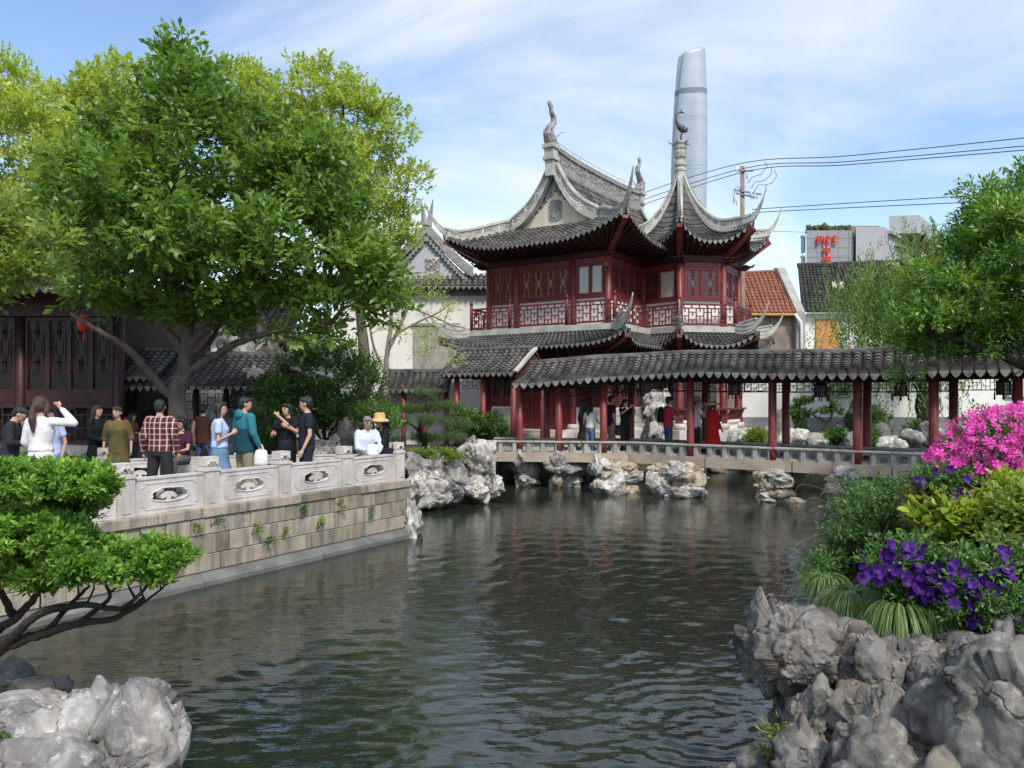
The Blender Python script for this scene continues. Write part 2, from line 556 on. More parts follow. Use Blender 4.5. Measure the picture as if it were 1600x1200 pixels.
# terrace paving
pv = MB()
tl = [tuple(wall_pt(0.1, -0.42)[:2]), (-2.75, 15.2), (-4.9, 14.95), (-7.6, 14.3), (-9, 17.6), (-30, 17.6), (-30, 3), tuple(wall_pt(13, -0.42)[:2])]
pv.slab(tl, GZ - 0.02, GZ + 0.004)
pv.build('pavement', m_paving, kind='structure')

# ---- retaining wall, every block its own piece
m_block = mat('sandstone_block', (0.34, 0.29, 0.22), 0.88, 0.22, 2.0, 0.5, 28, 0.15, stain=(0.11, 0.10, 0.09), sfac=0.95, sscale=(5.5, 5.5, 0.7), objvar=0.28, fleck=((0.36, 0.22, 0.09), 2.2, 0.35))
m_mortar = mat('dark_joint', (0.05, 0.045, 0.04), 0.95, 0.2, 6)
m_plinth = mat('wet_grey_plinth', (0.17, 0.165, 0.15), 0.7, 0.2, 2, 0.4, 18, 0.3, stain=(0.07, 0.075, 0.06), sfac=0.8, sscale=(1.2, 1.2, 3))
wall = empty('retaining_wall', wall_pt(5, -0.2, -0.5), 'sandstone block retaining wall dropping from the terrace into the pond', 'wall')
WFm = frame(C1, ux=WU)
core = MB(); core.obox(WFm, -13.4, -0.02, -0.40, -0.03, -0.85, 0.93)
core.build('wall_core', m_mortar, wall)
rg = random.Random(5)
for z0, z1, lo, hi, yo in ((0.93, 1.07, 0.9, 1.5, 0.03), (0.69, 0.93, 0.35, 1.25, 0.0), (0.41, 0.69, 0.3, 1.3, 0.0), (0.17, 0.41, 0.5, 1.4, 0.0)):
    t = -0.02 - rg.uniform(0, 0.03)
    while t < 12.5:
        L = rg.uniform(lo, hi)
        if rg.random() < 0.15 and lo < 0.5: L = 0.22
        b = MB(); e = rg.uniform(-0.012, 0.012)
        b.obox(WFm, -(t + L) + 0.005, -t - 0.005, -0.42, yo + e, z0 + 0.004, z1 - (0.0 if z1 > 1 else 0.004))
        b.build('stone_block', m_block, wall, bevel=0.008)
        t += L
t = -0.05
while t < 12.5:
    L = rg.uniform(1.5, 2.6)
    b = MB()
    fr = WFm
    prof = [(-0.4, -0.85), (0.16, -0.85), (0.15, 0.06), (0.07, 0.165), (-0.4, 0.165)]
    o_, ux_, uy_, uz_ = fr
    vs = [o_ + (-(t + L) + 0.004) * ux_ + y * uy_ + z * uz_ for y, z in prof] + [o_ + (-t - 0.004) * ux_ + y * uy_ + z * uz_ for y, z in prof]
    b.add(vs, [(0, 1, 2, 3, 4), (9, 8, 7, 6, 5)] + [(j, j + 5, (j + 1) % 5 + 5, (j + 1) % 5) for j in range(5)])
    b.build('plinth_stone', m_plinth, wall)
    t += L
# short return of the wall at its far end
rf = frame(C1 + np.array([0, 0, 0]), ux=unit([-0.45, 0.9, 0]))
for z0, z1 in ((-0.85, 0.17), (0.17, 0.41), (0.41, 0.69), (0.69, 0.93), (0.93, 1.07)):
    b = MB(); b.obox(rf, 0.03, 0.9 + 0.1 * rg.random(), -0.3, -0.01 + (0.02 if z1 > 1 else 0), z0 + 0.004, z1 - 0.004)
    b.build('stone_block', m_block, wall)

# ---- carved balustrades
def cloud_loop(cx, cz, w, h, n=44):
    lp = []
    for k in range(n):
        a = 2 * PI * k / n
        lob = 1 + 0.13 * abs(math.sin(a * 3.5 + 0.3)) * (1.0 if math.sin(a) > -0.2 else 0.4)
        x = math.copysign(abs(math.cos(a)) ** 0.9, math.cos(a)) * w * lob * (1 + 0.1 * (math.sin(a) < 0))
        z = math.copysign(abs(math.sin(a)) ** 0.8, math.sin(a)) * h * lob * (0.85 if math.sin(a) < 0 else 1)
        lp.append((cx + x, cz + z))
    return lp

def panel_mesh(w, h, th, loops_hole):
    outer = [(-w / 2, 0), (w / 2, 0), (w / 2, h), (-w / 2, h)]
    loops = [outer] + loops_hole
    pts, tris = fill2d(loops)
    mb = MB(); N = len(pts)
    vs = [(x, -th / 2, z) for x, z in pts] + [(x, th / 2, z) for x, z in pts]
    fs = [t for t in tris] + [(a + N, c + N, b + N) for a, b, c in tris]
    i0 = 0
    for lp in loops:
        k = len(lp)
        for j in range(k):
            a, b = i0 + j, i0 + (j + 1) % k
            fs.append((a, a + N, b + N, b))
        i0 += k
    mb.add(vs, fs)
    return mb

def rail_panel(w, h=0.46, th=0.12, hole=True):
    mb = panel_mesh(w, h, th, [cloud_loop(0, h * 0.5, 0.23, 0.085)] if hole else [])
    for sy in (-1, 1):
        y = sy * (th / 2 + 0.002)
        if hole:
            lp = cloud_loop(0, h * 0.5, 0.245, 0.096)
            mb.tube([(x, y, z) for x, z in lp + lp[:2]], 0.012, 5, cap=False)
        x1, x2, z1, z2, c_ = -w / 2 + 0.1, w / 2 - 0.1, 0.06, h - 0.055, 0.06
        fr_ = [(x1 + c_, z1), (x2 - c_, z1), (x2 - c_, z1 + c_ / 2), (x2, z1 + c_), (x2, z2 - c_), (x2 - c_, z2 - c_ / 2), (x2 - c_, z2), (x1 + c_, z2), (x1 + c_, z2 - c_ / 2), (x1, z2 - c_), (x1, z1 + c_), (x1 + c_, z1 + c_ / 2)]
        for j in range(12):
            a, b = fr_[j], fr_[(j + 1) % 12]
            mb.bar((a[0], y, a[1]), (b[0], y, b[1]), 0.012, 0.012)
    if hole:   # the curl of stone left standing inside the cloud
        prof = [(-0.035, -0.1), (0.035, -0.1), (0.03, -0.03), (0.07, -0.035), (0.1, -0.05), (0.12, -0.02), (0.09, 0.02), (0.05, 0.042), (0, 0.05), (-0.05, 0.042), (-0.09, 0.02), (-0.12, -0.02), (-0.1, -0.05), (-0.07, -0.035), (-0.03, -0.03)]
        mb.prism((np.array([0, 0, h * 0.5]), np.array([1.0, 0, 0]), np.array([0, 1.0, 0]), UZ), prof, -0.04, 0.04)
    # low top moulding
    mb.box(-w / 2, w / 2, -th / 2 - 0.012, th / 2 + 0.012, h + 0.001, h + 0.03)
    return mb

def to_mesh(mb, name, mats, smooth=False):
    me = bpy.data.meshes.new(name)
    me.from_pydata(mb.arr().tolist(), [], mb.f)
    for m_ in (mats if isinstance(mats, (list, tuple)) else [mats]): me.materials.append(m_)
    if isinstance(mats, (list, tuple)): me.polygons.foreach_set('material_index', mb.m)
    if smooth: me.polygons.foreach_set('use_smooth', [True] * len(me.polygons))
    me.update()
    return me

_p = MB(); _p.box(-0.115, 0.115, -0.10, 0.10, 0, 0.50)
_p.prism((np.array([0, 0.10, 0]), np.array([1.0, 0, 0]), np.array([0, 1.0, 0]), UZ), [(-0.055, 0.05), (0.055, 0.05), (0.055, 0.40), (0.03, 0.44), (0, 0.455), (-0.03, 0.44), (-0.055, 0.40)], 0.0, 0.012)
_p.prism((np.array([0, -0.112, 0]), np.array([1.0, 0, 0]), np.array([0, 1.0, 0]), UZ), [(-0.055, 0.05), (0.055, 0.05), (0.055, 0.40), (0.03, 0.44), (0, 0.455), (-0.03, 0.44), (-0.055, 0.40)], 0.0, 0.012)
me_post = to_mesh(_p, 'post', m_stone)
_c = MB(); _c.box(-0.13, 0.13, -0.115, 0.115, 0.502, 0.54); _c.box(-0.095, 0.095, -0.085, 0.085, 0.541, 0.575)
_c.box(-0.105, 0.105, -0.095, 0.095, 0.576, 0.70)
for sx in (-1, 1):
    for k in range(3):
        _c.ball((sx * 0.035 * (k - 0) * 0.9, 0.095 * 1, 0.61 + 0.03 * (k % 2)), 0.026, 6, 4)
        _c.ball((sx * 0.035 * k, -0.095, 0.62 + 0.03 * (k % 2)), 0.026, 6, 4)
me_cap = to_mesh(_c, 'post_cap', m_stone)
_pan_cache = {}
def balustrade(pts, name_lab, base_z):
    root = empty('stone_balustrade', (*np.mean(np.array(pts), 0), base_z), name_lab, 'balustrade')
    for i, p_ in enumerate(pts):
        a = pts[i - 1] if i else pts[i]; b = pts[i] if i else pts[i + 1]
        d = np.array(b) - np.array(a); ang = math.atan2(d[1], d[0])
        po = link_mesh('post', me_post, root, (p_[0], p_[1], base_z), (0, 0, ang))
        link_mesh('post_cap', me_cap, po, (p_[0], p_[1], base_z), (0, 0, 0))
        if i:
            L = np.hypot(*d) - 0.235
            key = round(L, 2)
            if key not in _pan_cache: _pan_cache[key] = to_mesh(rail_panel(L), 'panel', m_stone)
            mid = (np.array(a) + np.array(b)) / 2
            link_mesh('panel', _pan_cache[key], root, (mid[0], mid[1], base_z), (0, 0, ang))
    return root
tt = [0.16, 1.53, 2.90, 4.22, 5.50, 6.80, 8.10, 9.4]
balustrade([tuple(wall_pt(t_, -0.16)[:2]) for t_ in tt], 'pale carved stone balustrade with cloud openings along the pond edge of the terrace', 1.071)
back = [(-2.75, 15.25), (-4.0, 15.1), (-5.25, 14.95), (-6.3, 14.35), (-7.4, 13.95)]
balustrade(back, 'carved stone balustrade with cloud openings on the garden side behind the standing visitors', 1.00)
kb = MB()
for i in range(4):
    a, b = np.array([*back[i], 0]), np.array([*back[i + 1], 0])
    kb.bar(a + UZ * 0.93, b + UZ * 0.93, 0.34, 0.139)
kb.build('kerb', m_greystone, kind='structure')
# ------------------------------------------------------------------ tiled roofs
def face_surf(I0, I1, E0, E1, lift=0.6, sag=0.35, bow=0.2, lp=3.0, ends=(1, 1)):
    """roof face between an inner (upper) edge I0-I1 and an outer eave E0-E1; both corners of the eave sweep up"""
    I0, I1, E0, E1 = [np.asarray(a, float) for a in (I0, I1, E0, E1)]
    nrm = unit(np.array([(E1 - E0)[1], -(E1 - E0)[0], 0]))
    if np.dot(nrm, (E0 + E1) / 2 - (I0 + I1) / 2) < 0: nrm = -nrm
    def S(x, t):
        q = 2 * x - 1
        a = abs(q) ** lp * (ends[1] if q > 0 else ends[0])
        p = (I0 * (1 - x) + I1 * x) * (1 - t) + (E0 * (1 - x) + E1 * x) * t
        p = p - nrm * bow * (1 - a) * t
        p[2] -= sag * 4 * t * (1 - t) * 0.5
        p[2] += lift * a * t ** 1.6
        return p
    return S

def roof_tiles(S, W, Ls, pitch=0.21, tl=0.2, r=0.085, t0=0.0, xr=(0.0, 1.0), taper=0.35, limit=None):
    """returns (pan, [row], [row eave end point + axes]) for a face S(x,t); W width at the eave, Ls slope length"""
    nrow = max(2, int(round(W * (xr[1] - xr[0]) / pitch)))
    rows = []; ends = []
    xs = xr[0] + (np.arange(nrow) + 0.5) / nrow * (xr[1] - xr[0])
    nt_ = max(2, int(round(Ls / tl)))
    for x in xs:
        mb = MB()
        ts0 = t0 if limit is None else max(t0, limit(x))
        nn = max(1, int(round(nt_ * (1 - ts0))))
        ts = np.linspace(ts0, 1.0, nn + 1)
        vs = []; fs = []
        for k in range(nn):
            for e, (tt_, rr, dz) in enumerate(((ts[k], 0.86, -0.012), (ts[k + 1] + 0.004, 1.0, 0.014))):
                p = S(x, tt_); l = unit(S(min(1, x + 0.01), tt_) - S(max(0, x - 0.01), tt_))
                dn = unit(S(x, min(1, tt_ + 0.02)) - S(x, max(0, tt_ - 0.02)))
                up = unit(np.cross(l, dn)); up = up if up[2] > 0 else -up
                q = r * rr * (taper + (1 - taper) * tt_)
                for a in (0, 45, 90, 135, 180):
                    vs.append(p + l * q * math.cos(R(a)) + up * (q * math.sin(R(a)) * 0.95 + dz + 0.012))
            b = k * 10
            fs += [(b + j, b + j + 1, b + 6 + j, b + 5 + j) for j in range(4)]
            if k < nn - 1: fs += [(b + 5 + j, b + 6 + j, b + 11 + j, b + 10 + j) for j in range(4)]
        b = (nn - 1) * 10 + 5
        fs.append((b, b + 1, b + 2, b + 3, b + 4))
        mb.add(vs, fs)
        rows.append(mb)
        ends.append((S(x, 1.0), l, dn, up))
    pan = MB()
    nx = nrow * 2 + 1
    gx = np.linspace(xr[0], xr[1], nx); gt = np.linspace(t0, 1.0, nt_ * 2 + 1)
    vs = []
    for i, x in enumerate(gx):
        for k, t_ in enumerate(gt):
            p = S(x, t_ if limit is None else max(t_, min(1, limit(x)))).copy()
            p[2] += (0.012 if k % 2 else -0.012) - 0.01
            vs.append(p)
    m_ = len(gt)
    pan.add(vs, [(i * m_ + k, i * m_ + k + 1, (i + 1) * m_ + k + 1, (i + 1) * m_ + k) for i in range(nx - 1) for k in range(m_ - 1)])
    return pan, rows, ends

HEART = [(-0.5, 0.12), (-0.44, -0.12), (-0.28, -0.42), (0, -0.68), (0.28, -0.42), (0.44, -0.12), (0.5, 0.12), (0.25, 0.2), (0, 0.16), (-0.25, 0.2)]
def drip(mb, e, w, h=None):
    p, l, dn, up = e
    h = w if h is None else h
    l = unit(l); out = dn.copy(); out[2] = 0; out = unit(out)
    fr = (p + out * 0.015 + UZ * 0.0, l, out, UZ * (h / w))
    mb.prism(fr, [(x * w, z * w) for x, z in HEART], -0.012, 0.012)

def roof_part(parent, name, faces, soffit_mat=None, pitch=0.21, r=0.085, tl=0.2, singles=False):
    """faces: list of dicts S,W,Ls,.. ; the pan surface is the part, rows and eave ends are its pieces"""
    panall = MB(); allrows = MB(); alldrip = MB(); keep = []
    for f in faces:
        pan, rows, ends = roof_tiles(f['S'], f['W'], f['Ls'], pitch, tl, r, f.get('t0', 0.0), f.get('xr', (0, 1)), f.get('taper', 0.35), f.get('limit'))
        b = panall.n
        panall.v.append(pan.arr()); panall.f += [tuple(i + b for i in q) for q in pan.f]; panall.m += pan.m; panall.n += pan.n
        if singles: keep.append((rows, ends))
        else:
            for rw in rows:
                b = allrows.n; allrows.v.append(rw.arr()); allrows.f += [tuple(i + b for i in q) for q in rw.f]; allrows.m += rw.m; allrows.n += rw.n
            for e in ends: drip(alldrip, e, pitch * 0.86, pitch * 0.8)
    part = panall.build(name, m_pan, parent)
    if singles:
        for rows, ends in keep:
            for rw in rows: rw.build('tile_row', m_tile, part)
            for e in ends:
                d_ = MB(); drip(d_, e, pitch * 0.86, pitch * 0.8); d_.build('eave_tile', m_drip, part)
    else:
        allrows.build('roof_tiles', m_tile, part, kind='stuff')
        alldrip.build('eave_tiles', m_drip, part, kind='stuff')
    return part

def ridge_part(parent, name, path, w=0.2, h=0.42, mat_=None, pierced=True, taper_end=False, hs=None):
    """a plastered ridge: base roll, pierced band, cap"""
    path = np.asarray(path, float); k = len(path)
    hs = np.ones(k) if hs is None else np.asarray(hs, float)
    mb = MB()
    mb.sweep(path, w * 1.25, -0.14, h * 0.22 * hs)
    mb.sweep(path, w * 0.55, h * 0.215 * hs, h * 0.84 * hs)
    mb.sweep(path, w * 1.05, h * 0.83 * hs, h * 1.0 * hs)
    mb.sweep(path, w * 0.7, h * 0.995 * hs, h * 1.1 * hs)
    o = mb.build(name, mat_ or m_ridge, parent)
    if pierced:
        seg = np.concatenate([[0], np.cumsum(np.linalg.norm(np.diff(path, axis=0), axis=1))])
        L = seg[-1]; d = MB(); d2 = MB()
        ns = max(3, int(L / 0.11))
        for i in range(ns):
            s_ = (i + 0.5) / ns * L
            p = np.array([np.interp(s_, seg, path[:, a]) for a in range(3)]); hh = np.interp(s_, seg, hs)
            q = np.array([np.interp(min(L, s_ + 0.02), seg, path[:, a]) for a in range(3)]) - np.array([np.interp(max(0, s_ - 0.02), seg, path[:, a]) for a in range(3)])
            fr = frame(p, ux=np.array([q[0], q[1], 0]) + 1e-9)
            if hh < 0.5: continue
            grp = int(s_ / 0.62)
            if i % 6 == 0:
                d.obox(fr, -0.03, 0.03, -w * 0.42, w * 0.42, h * 0.21 * hh, h * 0.84 * hh)
            elif grp % 2 == 0:
                for sy in (-1, 1):
                    d2.ball(p + UZ * h * 0.53 * hh + fr[2] * sy * w * 0.27, 0.045, 6, 4, sc=(1, 1, 1.9))
            else:
                for zz_ in (0.4, 0.66):
                    d.obox(fr, -0.045, 0.045, -w * 0.36, w * 0.36, h * (zz_ - 0.04) * hh, h * (zz_ + 0.04) * hh)
        if d.n: d.build('ridge_relief', mat_ or m_ridge, o, kind='stuff')
        if d2.n: d2.build('ridge_openwork', m_ridge_dk, o, kind='stuff')
    return o

# ------------------------------------------------------------------ the two-storey pavilion
HU = unit([0.835, -0.55, 0]); HV = np.array([-HU[1], HU[0], 0])
HO = np.array([-0.90, 30.36, 0.0])
HW, HL = 5.2, 9.0
def H(u, v, z=0.0): return HO + HU * u + HV * v + np.array([0, 0, z])
pav = empty('pavilion', H(2.6, 3, 0.86), 'two-storey red timber pavilion with sweeping grey tiled roofs and ridge dragons', 'pavilion')
HEX = [np.array(a) for a in ((5.05, 30.2), (6.27, 28.7), (7.97, 28.95), (9.0, 30.55), (8.2, 32.2), (6.2, 32.2))]
APX = np.array([6.66, 30.4])
def hexpt(i, off, z):
    d = unit(np.append(HEX[i % 6] - APX, 0))
    return np.array([*HEX[i % 6], 0]) + d * off + np.array([0, 0, z])

Z1, Z2, ZW = 1.38, 5.2, 7.9       # ground floor, upper floor, top of the upper wall
# stone platform and steps
pl = MB()
pl.slab([tuple(H(*a)[:2]) for a in ((-0.7, -0.8), (5.9, -0.8), (5.9, 9.5), (-0.7, 9.5))], 0.6, Z1 - 0.004)
pl.slab([tuple(hexpt(i, 0.75, 0)[:2]) for i in range(6)], 0.5, Z1 - 0.012)
pl.build('platform', m_stone, pav)
for k in range(4):
    s_ = MB(); d0 = -0.8 - 0.34 * (k + 1)
    s_.obox((HO, HU, HV, UZ), 1.15, 3.95, d0, -0.8 - 0.34 * k + 0.05, 0.6, Z1 - 0.13 * (k + 1))
    s_.build('step', m_tanstone, pav, bevel=0.012)
for u in (0.85, 3.97):
    s_ = MB()
    fr = (H(u, -0.81), HV * -1, HU, UZ)
    s_.prism(fr, [(0, 0.6), (1.6, 0.6), (1.6, 0.9), (1.3, 0.92), (0.05, Z1 + 0.06), (0, Z1 + 0.06)], 0, 0.28)
    s_.build('step_cheek', m_stone, pav)

def column(parent, p, z0, z1, r=0.14, drum=True, name='column', m_=None):
    c = MB(); c.lathe((p[0], p[1], 0), [(r, z0), (r, z0 + 0.3), (r * 0.96, z1)], 14)
    o = c.build(name, m_ or m_redcol, parent, smooth=False)
    for pl_ in o.data.polygons: pl_.use_smooth = len(pl_.vertices) == 4
    if drum:
        d_ = MB(); d_.lathe((p[0], p[1], 0), [(r * 1.25, z0 - 0.001), (r * 1.65, z0 + 0.07), (r * 1.7, z0 + 0.14), (r * 1.4, z0 + 0.22)], 14)
        d_.build('column_base', m_stone, o, smooth=True)
    return o

def fret(mb, fr, x0, x1, z0, z1, cell, th, y0, y1):
    """interlocking square fret between two frames"""
    nx = max(2, int(round((x1 - x0) / cell))); nz = max(2, int(round((z1 - z0) / cell)))
    cx, cz = (x1 - x0) / nx, (z1 - z0) / nz
    rr = random.Random(nx * 31 + nz)
    for i in range(nx + 1):
        for j in range(nz + 1):
            x, z = x0 + i * cx, z0 + j * cz
            k = (i + 2 * j) % 4
            if k in (0, 1) and i < nx: mb.obox(fr, x, x + cx * (1 if k else 1), y0, y1, z - th / 2, z + th / 2)
            if k in (0, 2) and j < nz: mb.obox(fr, x - th / 2, x + th / 2, y0 + 0.002, y1 - 0.002, z, z + cz)
            if k == 3 and j < nz and i < nx:
                mb.obox(fr, x - th / 2, x + th / 2, y0 + 0.002, y1 - 0.002, z, z + cz)

def win_lattice(mb, fr, x0, x1, z0, z1, th=0.022, y0=0.0, y1=0.03):
    """window leaf lattice: nested rectangles round a centre light, tied by short bars"""
    w, h = x1 - x0, z1 - z0
    cx_, cz_ = (x0 + x1) / 2, (z0 + z1) / 2
    def rect(a, b):
        for s in (-1, 1):
            mb.obox(fr, cx_ - a, cx_ + a, y0, y1, cz_ + s * b - th / 2, cz_ + s * b + th / 2)
            mb.obox(fr, cx_ + s * a - th / 2, cx_ + s * a + th / 2, y0 + 0.002, y1 - 0.002, cz_ - b, cz_ + b)
    rect(w * 0.2, h * 0.14); rect(w * 0.36, h * 0.32); rect(w * 0.47, h * 0.47)
    for s in (-1, 1):
        mb.obox(fr, cx_ - th / 2, cx_ + th / 2, y0, y1, cz_ + s * h * 0.14, cz_ + s * h * 0.5) if s > 0 else mb.obox(fr, cx_ - th / 2, cx_ + th / 2, y0, y1, cz_ - h * 0.5, cz_ - h * 0.14)
        a, b = sorted((cx_ + s * w * 0.2, cx_ + s * w * 0.5))
        for f_ in (-0.07, 0.07): mb.obox(fr, a, b, y0, y1, cz_ + f_ * h - th / 2, cz_ + f_ * h + th / 2)
        for f_ in (-0.18, 0.18, -0.25, 0.25):
            mb.obox(fr, cx_ + s * w * 0.08 - th / 2, cx_ + s * w * 0.08 + th / 2, y0, y1, min(cz_ + f_ * h, cz_ + f_ * 1.9 * h), max(cz_ + f_ * h, cz_ + f_ * 1.9 * h))
        for f_ in (-0.4, 0.4, -0.25, 0.25):
            a, b = sorted((cx_ + s * w * 0.1, cx_ + s * w * 0.46))
            mb.obox(fr, a, b, y0, y1, cz_ + f_ * h - th / 2, cz_ + f_ * h + th / 2)

m_amber = mat('amber_paper_pane', (0.30, 0.155, 0.075), 0.35, 0.3, 3.0, spec=0.6)
m_reflglass = glass_mat('reflection_tinted_glass', (0.42, 0.36, 0.28), 0.05)  # cream base colour stands in for a bright reflection on these panes
m_browngl = glass_mat('brown_window_glass', (0.05, 0.02, 0.015), 0.08)

def window_leaf(parent, fr, x0, x1, z0, z1, pane=None, lattice=True, name='window'):
    """a hinged leaf: frame (part), pane and lattice (its pieces)"""
    f = MB(); b = 0.055
    f.obox(fr, x0, x0 + b, -0.03, 0.05, z0, z1); f.obox(fr, x1 - b, x1, -0.03, 0.05, z0, z1)
    f.obox(fr, x0 + b, x1 - b, -0.028, 0.048, z0, z0 + b * 1.3); f.obox(fr, x0 + b, x1 - b, -0.028, 0.048, z1 - b, z1)
    o = f.build(name, m_redwood, parent)
    g_ = MB(); g_.obox(fr, x0 + b, x1 - b, -0.015, -0.005, z0 + b, z1 - b); g_.build('pane', pane or m_amber, o)
    if lattice:
        l = MB(); win_lattice(l, fr, x0 + b, x1 - b, z0 + b * 1.3, z1 - b, 0.02, 0.0, 0.025); l.build('lattice', m_redwood, o)
    return o

def upper_bay(parent, A, B, nleaf, pane=None, lattice=True, panes=None):
    """one upper-storey bay from column A to column B (plan points, left to right)"""
    A = np.append(A[:2], 0); B = np.append(B[:2], 0); L = np.linalg.norm(B - A); fr = frame(A, ux=B - A)
    w_ = MB(); w_.obox(fr, 0.05, L - 0.05, -0.12, -0.02, Z2, 6.2); w_.build('white_dado', m_white, parent)
    s_ = MB(); s_.obox(fr, 0.06, L - 0.06, -0.1, 0.06, 6.2, 6.3); s_.build('sill', m_redwood, parent)
    h_ = MB(); h_.obox(fr, 0.06, L - 0.06, -0.1, 0.03, 7.42, 7.66); h_.obox(fr, 0.12, L - 0.12, 0.031, 0.045, 7.47, 7.61); h_.build('transom', m_redwood, parent)
    b_ = MB(); b_.obox(fr, -0.02, L + 0.02, -0.1, 0.11, 7.66, ZW); b_.build('beam', m_darkwood, parent)
    x0, x1 = 0.17, L - 0.17
    for xa, xb in ((0.06, x0), (x1, L - 0.06)):
        s2 = MB(); s2.obox(fr, xa, xb, -0.09, 0.025, 6.3, 7.42); s2.build('jamb', m_redwood, parent)
    for k in range(nleaf):
        a, b = x0 + (x1 - x0) * k / nleaf, x0 + (x1 - x0) * (k + 1) / nleaf
        pn = panes[k] if panes else pane
        window_leaf(parent, fr, a + 0.006, b - 0.006, 6.31, 7.41, pn, lattice and pn is not m_reflglass)

def railing(parent, A, B, z0=5.24, z1=6.04):
    A = np.append(A[:2], 0); B = np.append(B[:2], 0); L = np.linalg.norm(B - A); fr = frame(A, ux=B - A)
    o = MB()
    for zz_, t_ in ((z0 + 0.03, 0.06), (z1 - 0.03, 0.07), (z1 - 0.17, 0.035)): o.obox(fr, 0.05, L - 0.05, -0.03, 0.03, zz_ - t_ / 2, zz_ + t_ / 2)
    o.obox(fr, L / 2 - 0.025, L / 2 + 0.025, -0.028, 0.028, z0 + 0.05, z1 - 0.05) if L > 1.4 else None
    root = o.build('railing', m_redwood, parent)
    l = MB(); fret(l, fr, 0.06, L - 0.06, z0 + 0.06, z1 - 0.18, 0.145, 0.034, -0.02, 0.02)
    for k in range(int(L / 0.3)): l.obox(fr, 0.15 + k * 0.3, 0.19 + k * 0.3, -0.018, 0.018, z1 - 0.16, z1 - 0.06)
    l.build('fret', m_redwood, root, kind='stuff')

def rail_post(parent, p):
    c = MB(); c.lathe((p[0], p[1], 0), [(0.065, 5.2), (0.065, 6.12), (0.04, 6.14), (0.04, 6.17), (0.07, 6.2), (0.075, 6.25), (0.05, 6.3), (0.01, 6.32)], 10)
    c.build('rail_post', m_redwood, parent, smooth=True)

# --- upper storey of the hall
UC = [0.0, 1.31, 3.79, HW]
for u in UC: column(pav, H(u, 0), Z2, ZW - 0.25, 0.12, False)
for v in (3.1, 6.0, HL): column(pav, H(HW, v), Z2, ZW - 0.25, 0.12, False); column(pav, H(0, v), Z2, ZW - 0.25, 0.12, False)
upper_bay(pav, H(0, 0), H(1.31, 0), 2)
upper_bay(pav, H(1.31, 0), H(3.79, 0), 4)
upper_bay(pav, H(3.79, 0), H(HW, 0), 2, m_reflglass, False)
upper_bay(pav, H(HW, 0), H(HW, 3.1), 4, panes=[m_browngl, m_browngl, m_glassdark, m_browngl])
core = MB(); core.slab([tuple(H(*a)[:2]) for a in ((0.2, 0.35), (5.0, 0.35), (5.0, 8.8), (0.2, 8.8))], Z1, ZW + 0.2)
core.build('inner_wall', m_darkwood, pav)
lw = MB(); lw.obox((H(0, 0), HV, -HU, UZ), 0.1, HL, -0.05, 0.05, Z1, ZW - 0.2); lw.build('side_wall', m_redwood, pav)
# --- upper storey of the six-sided wing
for i in (0, 1, 2, 3): column(pav, HEX[i], Z2, ZW - 0.25, 0.12, False)
upper_bay(pav, HEX[0], HEX[1], 2, panes=[m_browngl, m_reflglass])
upper_bay(pav, HEX[1], HEX[2], 2, m_browngl)
upper_bay(pav, HEX[2], HEX[3], 2, panes=[m_glassdark, m_browngl])
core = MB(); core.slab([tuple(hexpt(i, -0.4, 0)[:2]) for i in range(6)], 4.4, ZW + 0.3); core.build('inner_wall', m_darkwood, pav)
# --- balcony slab and railings
OFF = 0.5
bs = MB()
bs.slab([tuple(H(*a)[:2]) for a in ((-OFF - .08, -OFF - .08), (HW + OFF + .08, -OFF - .08), (HW + OFF + .08, 9.3), (-OFF - .08, 9.3))], 4.98, 5.19)
bs.slab([tuple(hexpt(i, OFF + 0.1, 0)[:2]) for i in range(6)], 4.985, 5.195)
bs.build('balcony_slab', m_ridge, pav)
corners = [H(-OFF, -OFF), H(1.31, -OFF), H(3.79, -OFF), H(HW + OFF, -OFF)]
for a, b in zip(corners, corners[1:]): railing(pav, a, b)
for p_ in corners: rail_post(pav, p_)
railing(pav, H(HW + OFF, -OFF), H(HW + OFF, 2.5))
hx = [hexpt(i, OFF, 0) for i in range(6)]
for i in (0, 1, 2): railing(pav, hx[i], hx[i + 1])
for i in (0, 1, 2, 3): rail_post(pav, hx[i])
railing(pav, H(-OFF, 3.0), H(-OFF, -OFF))

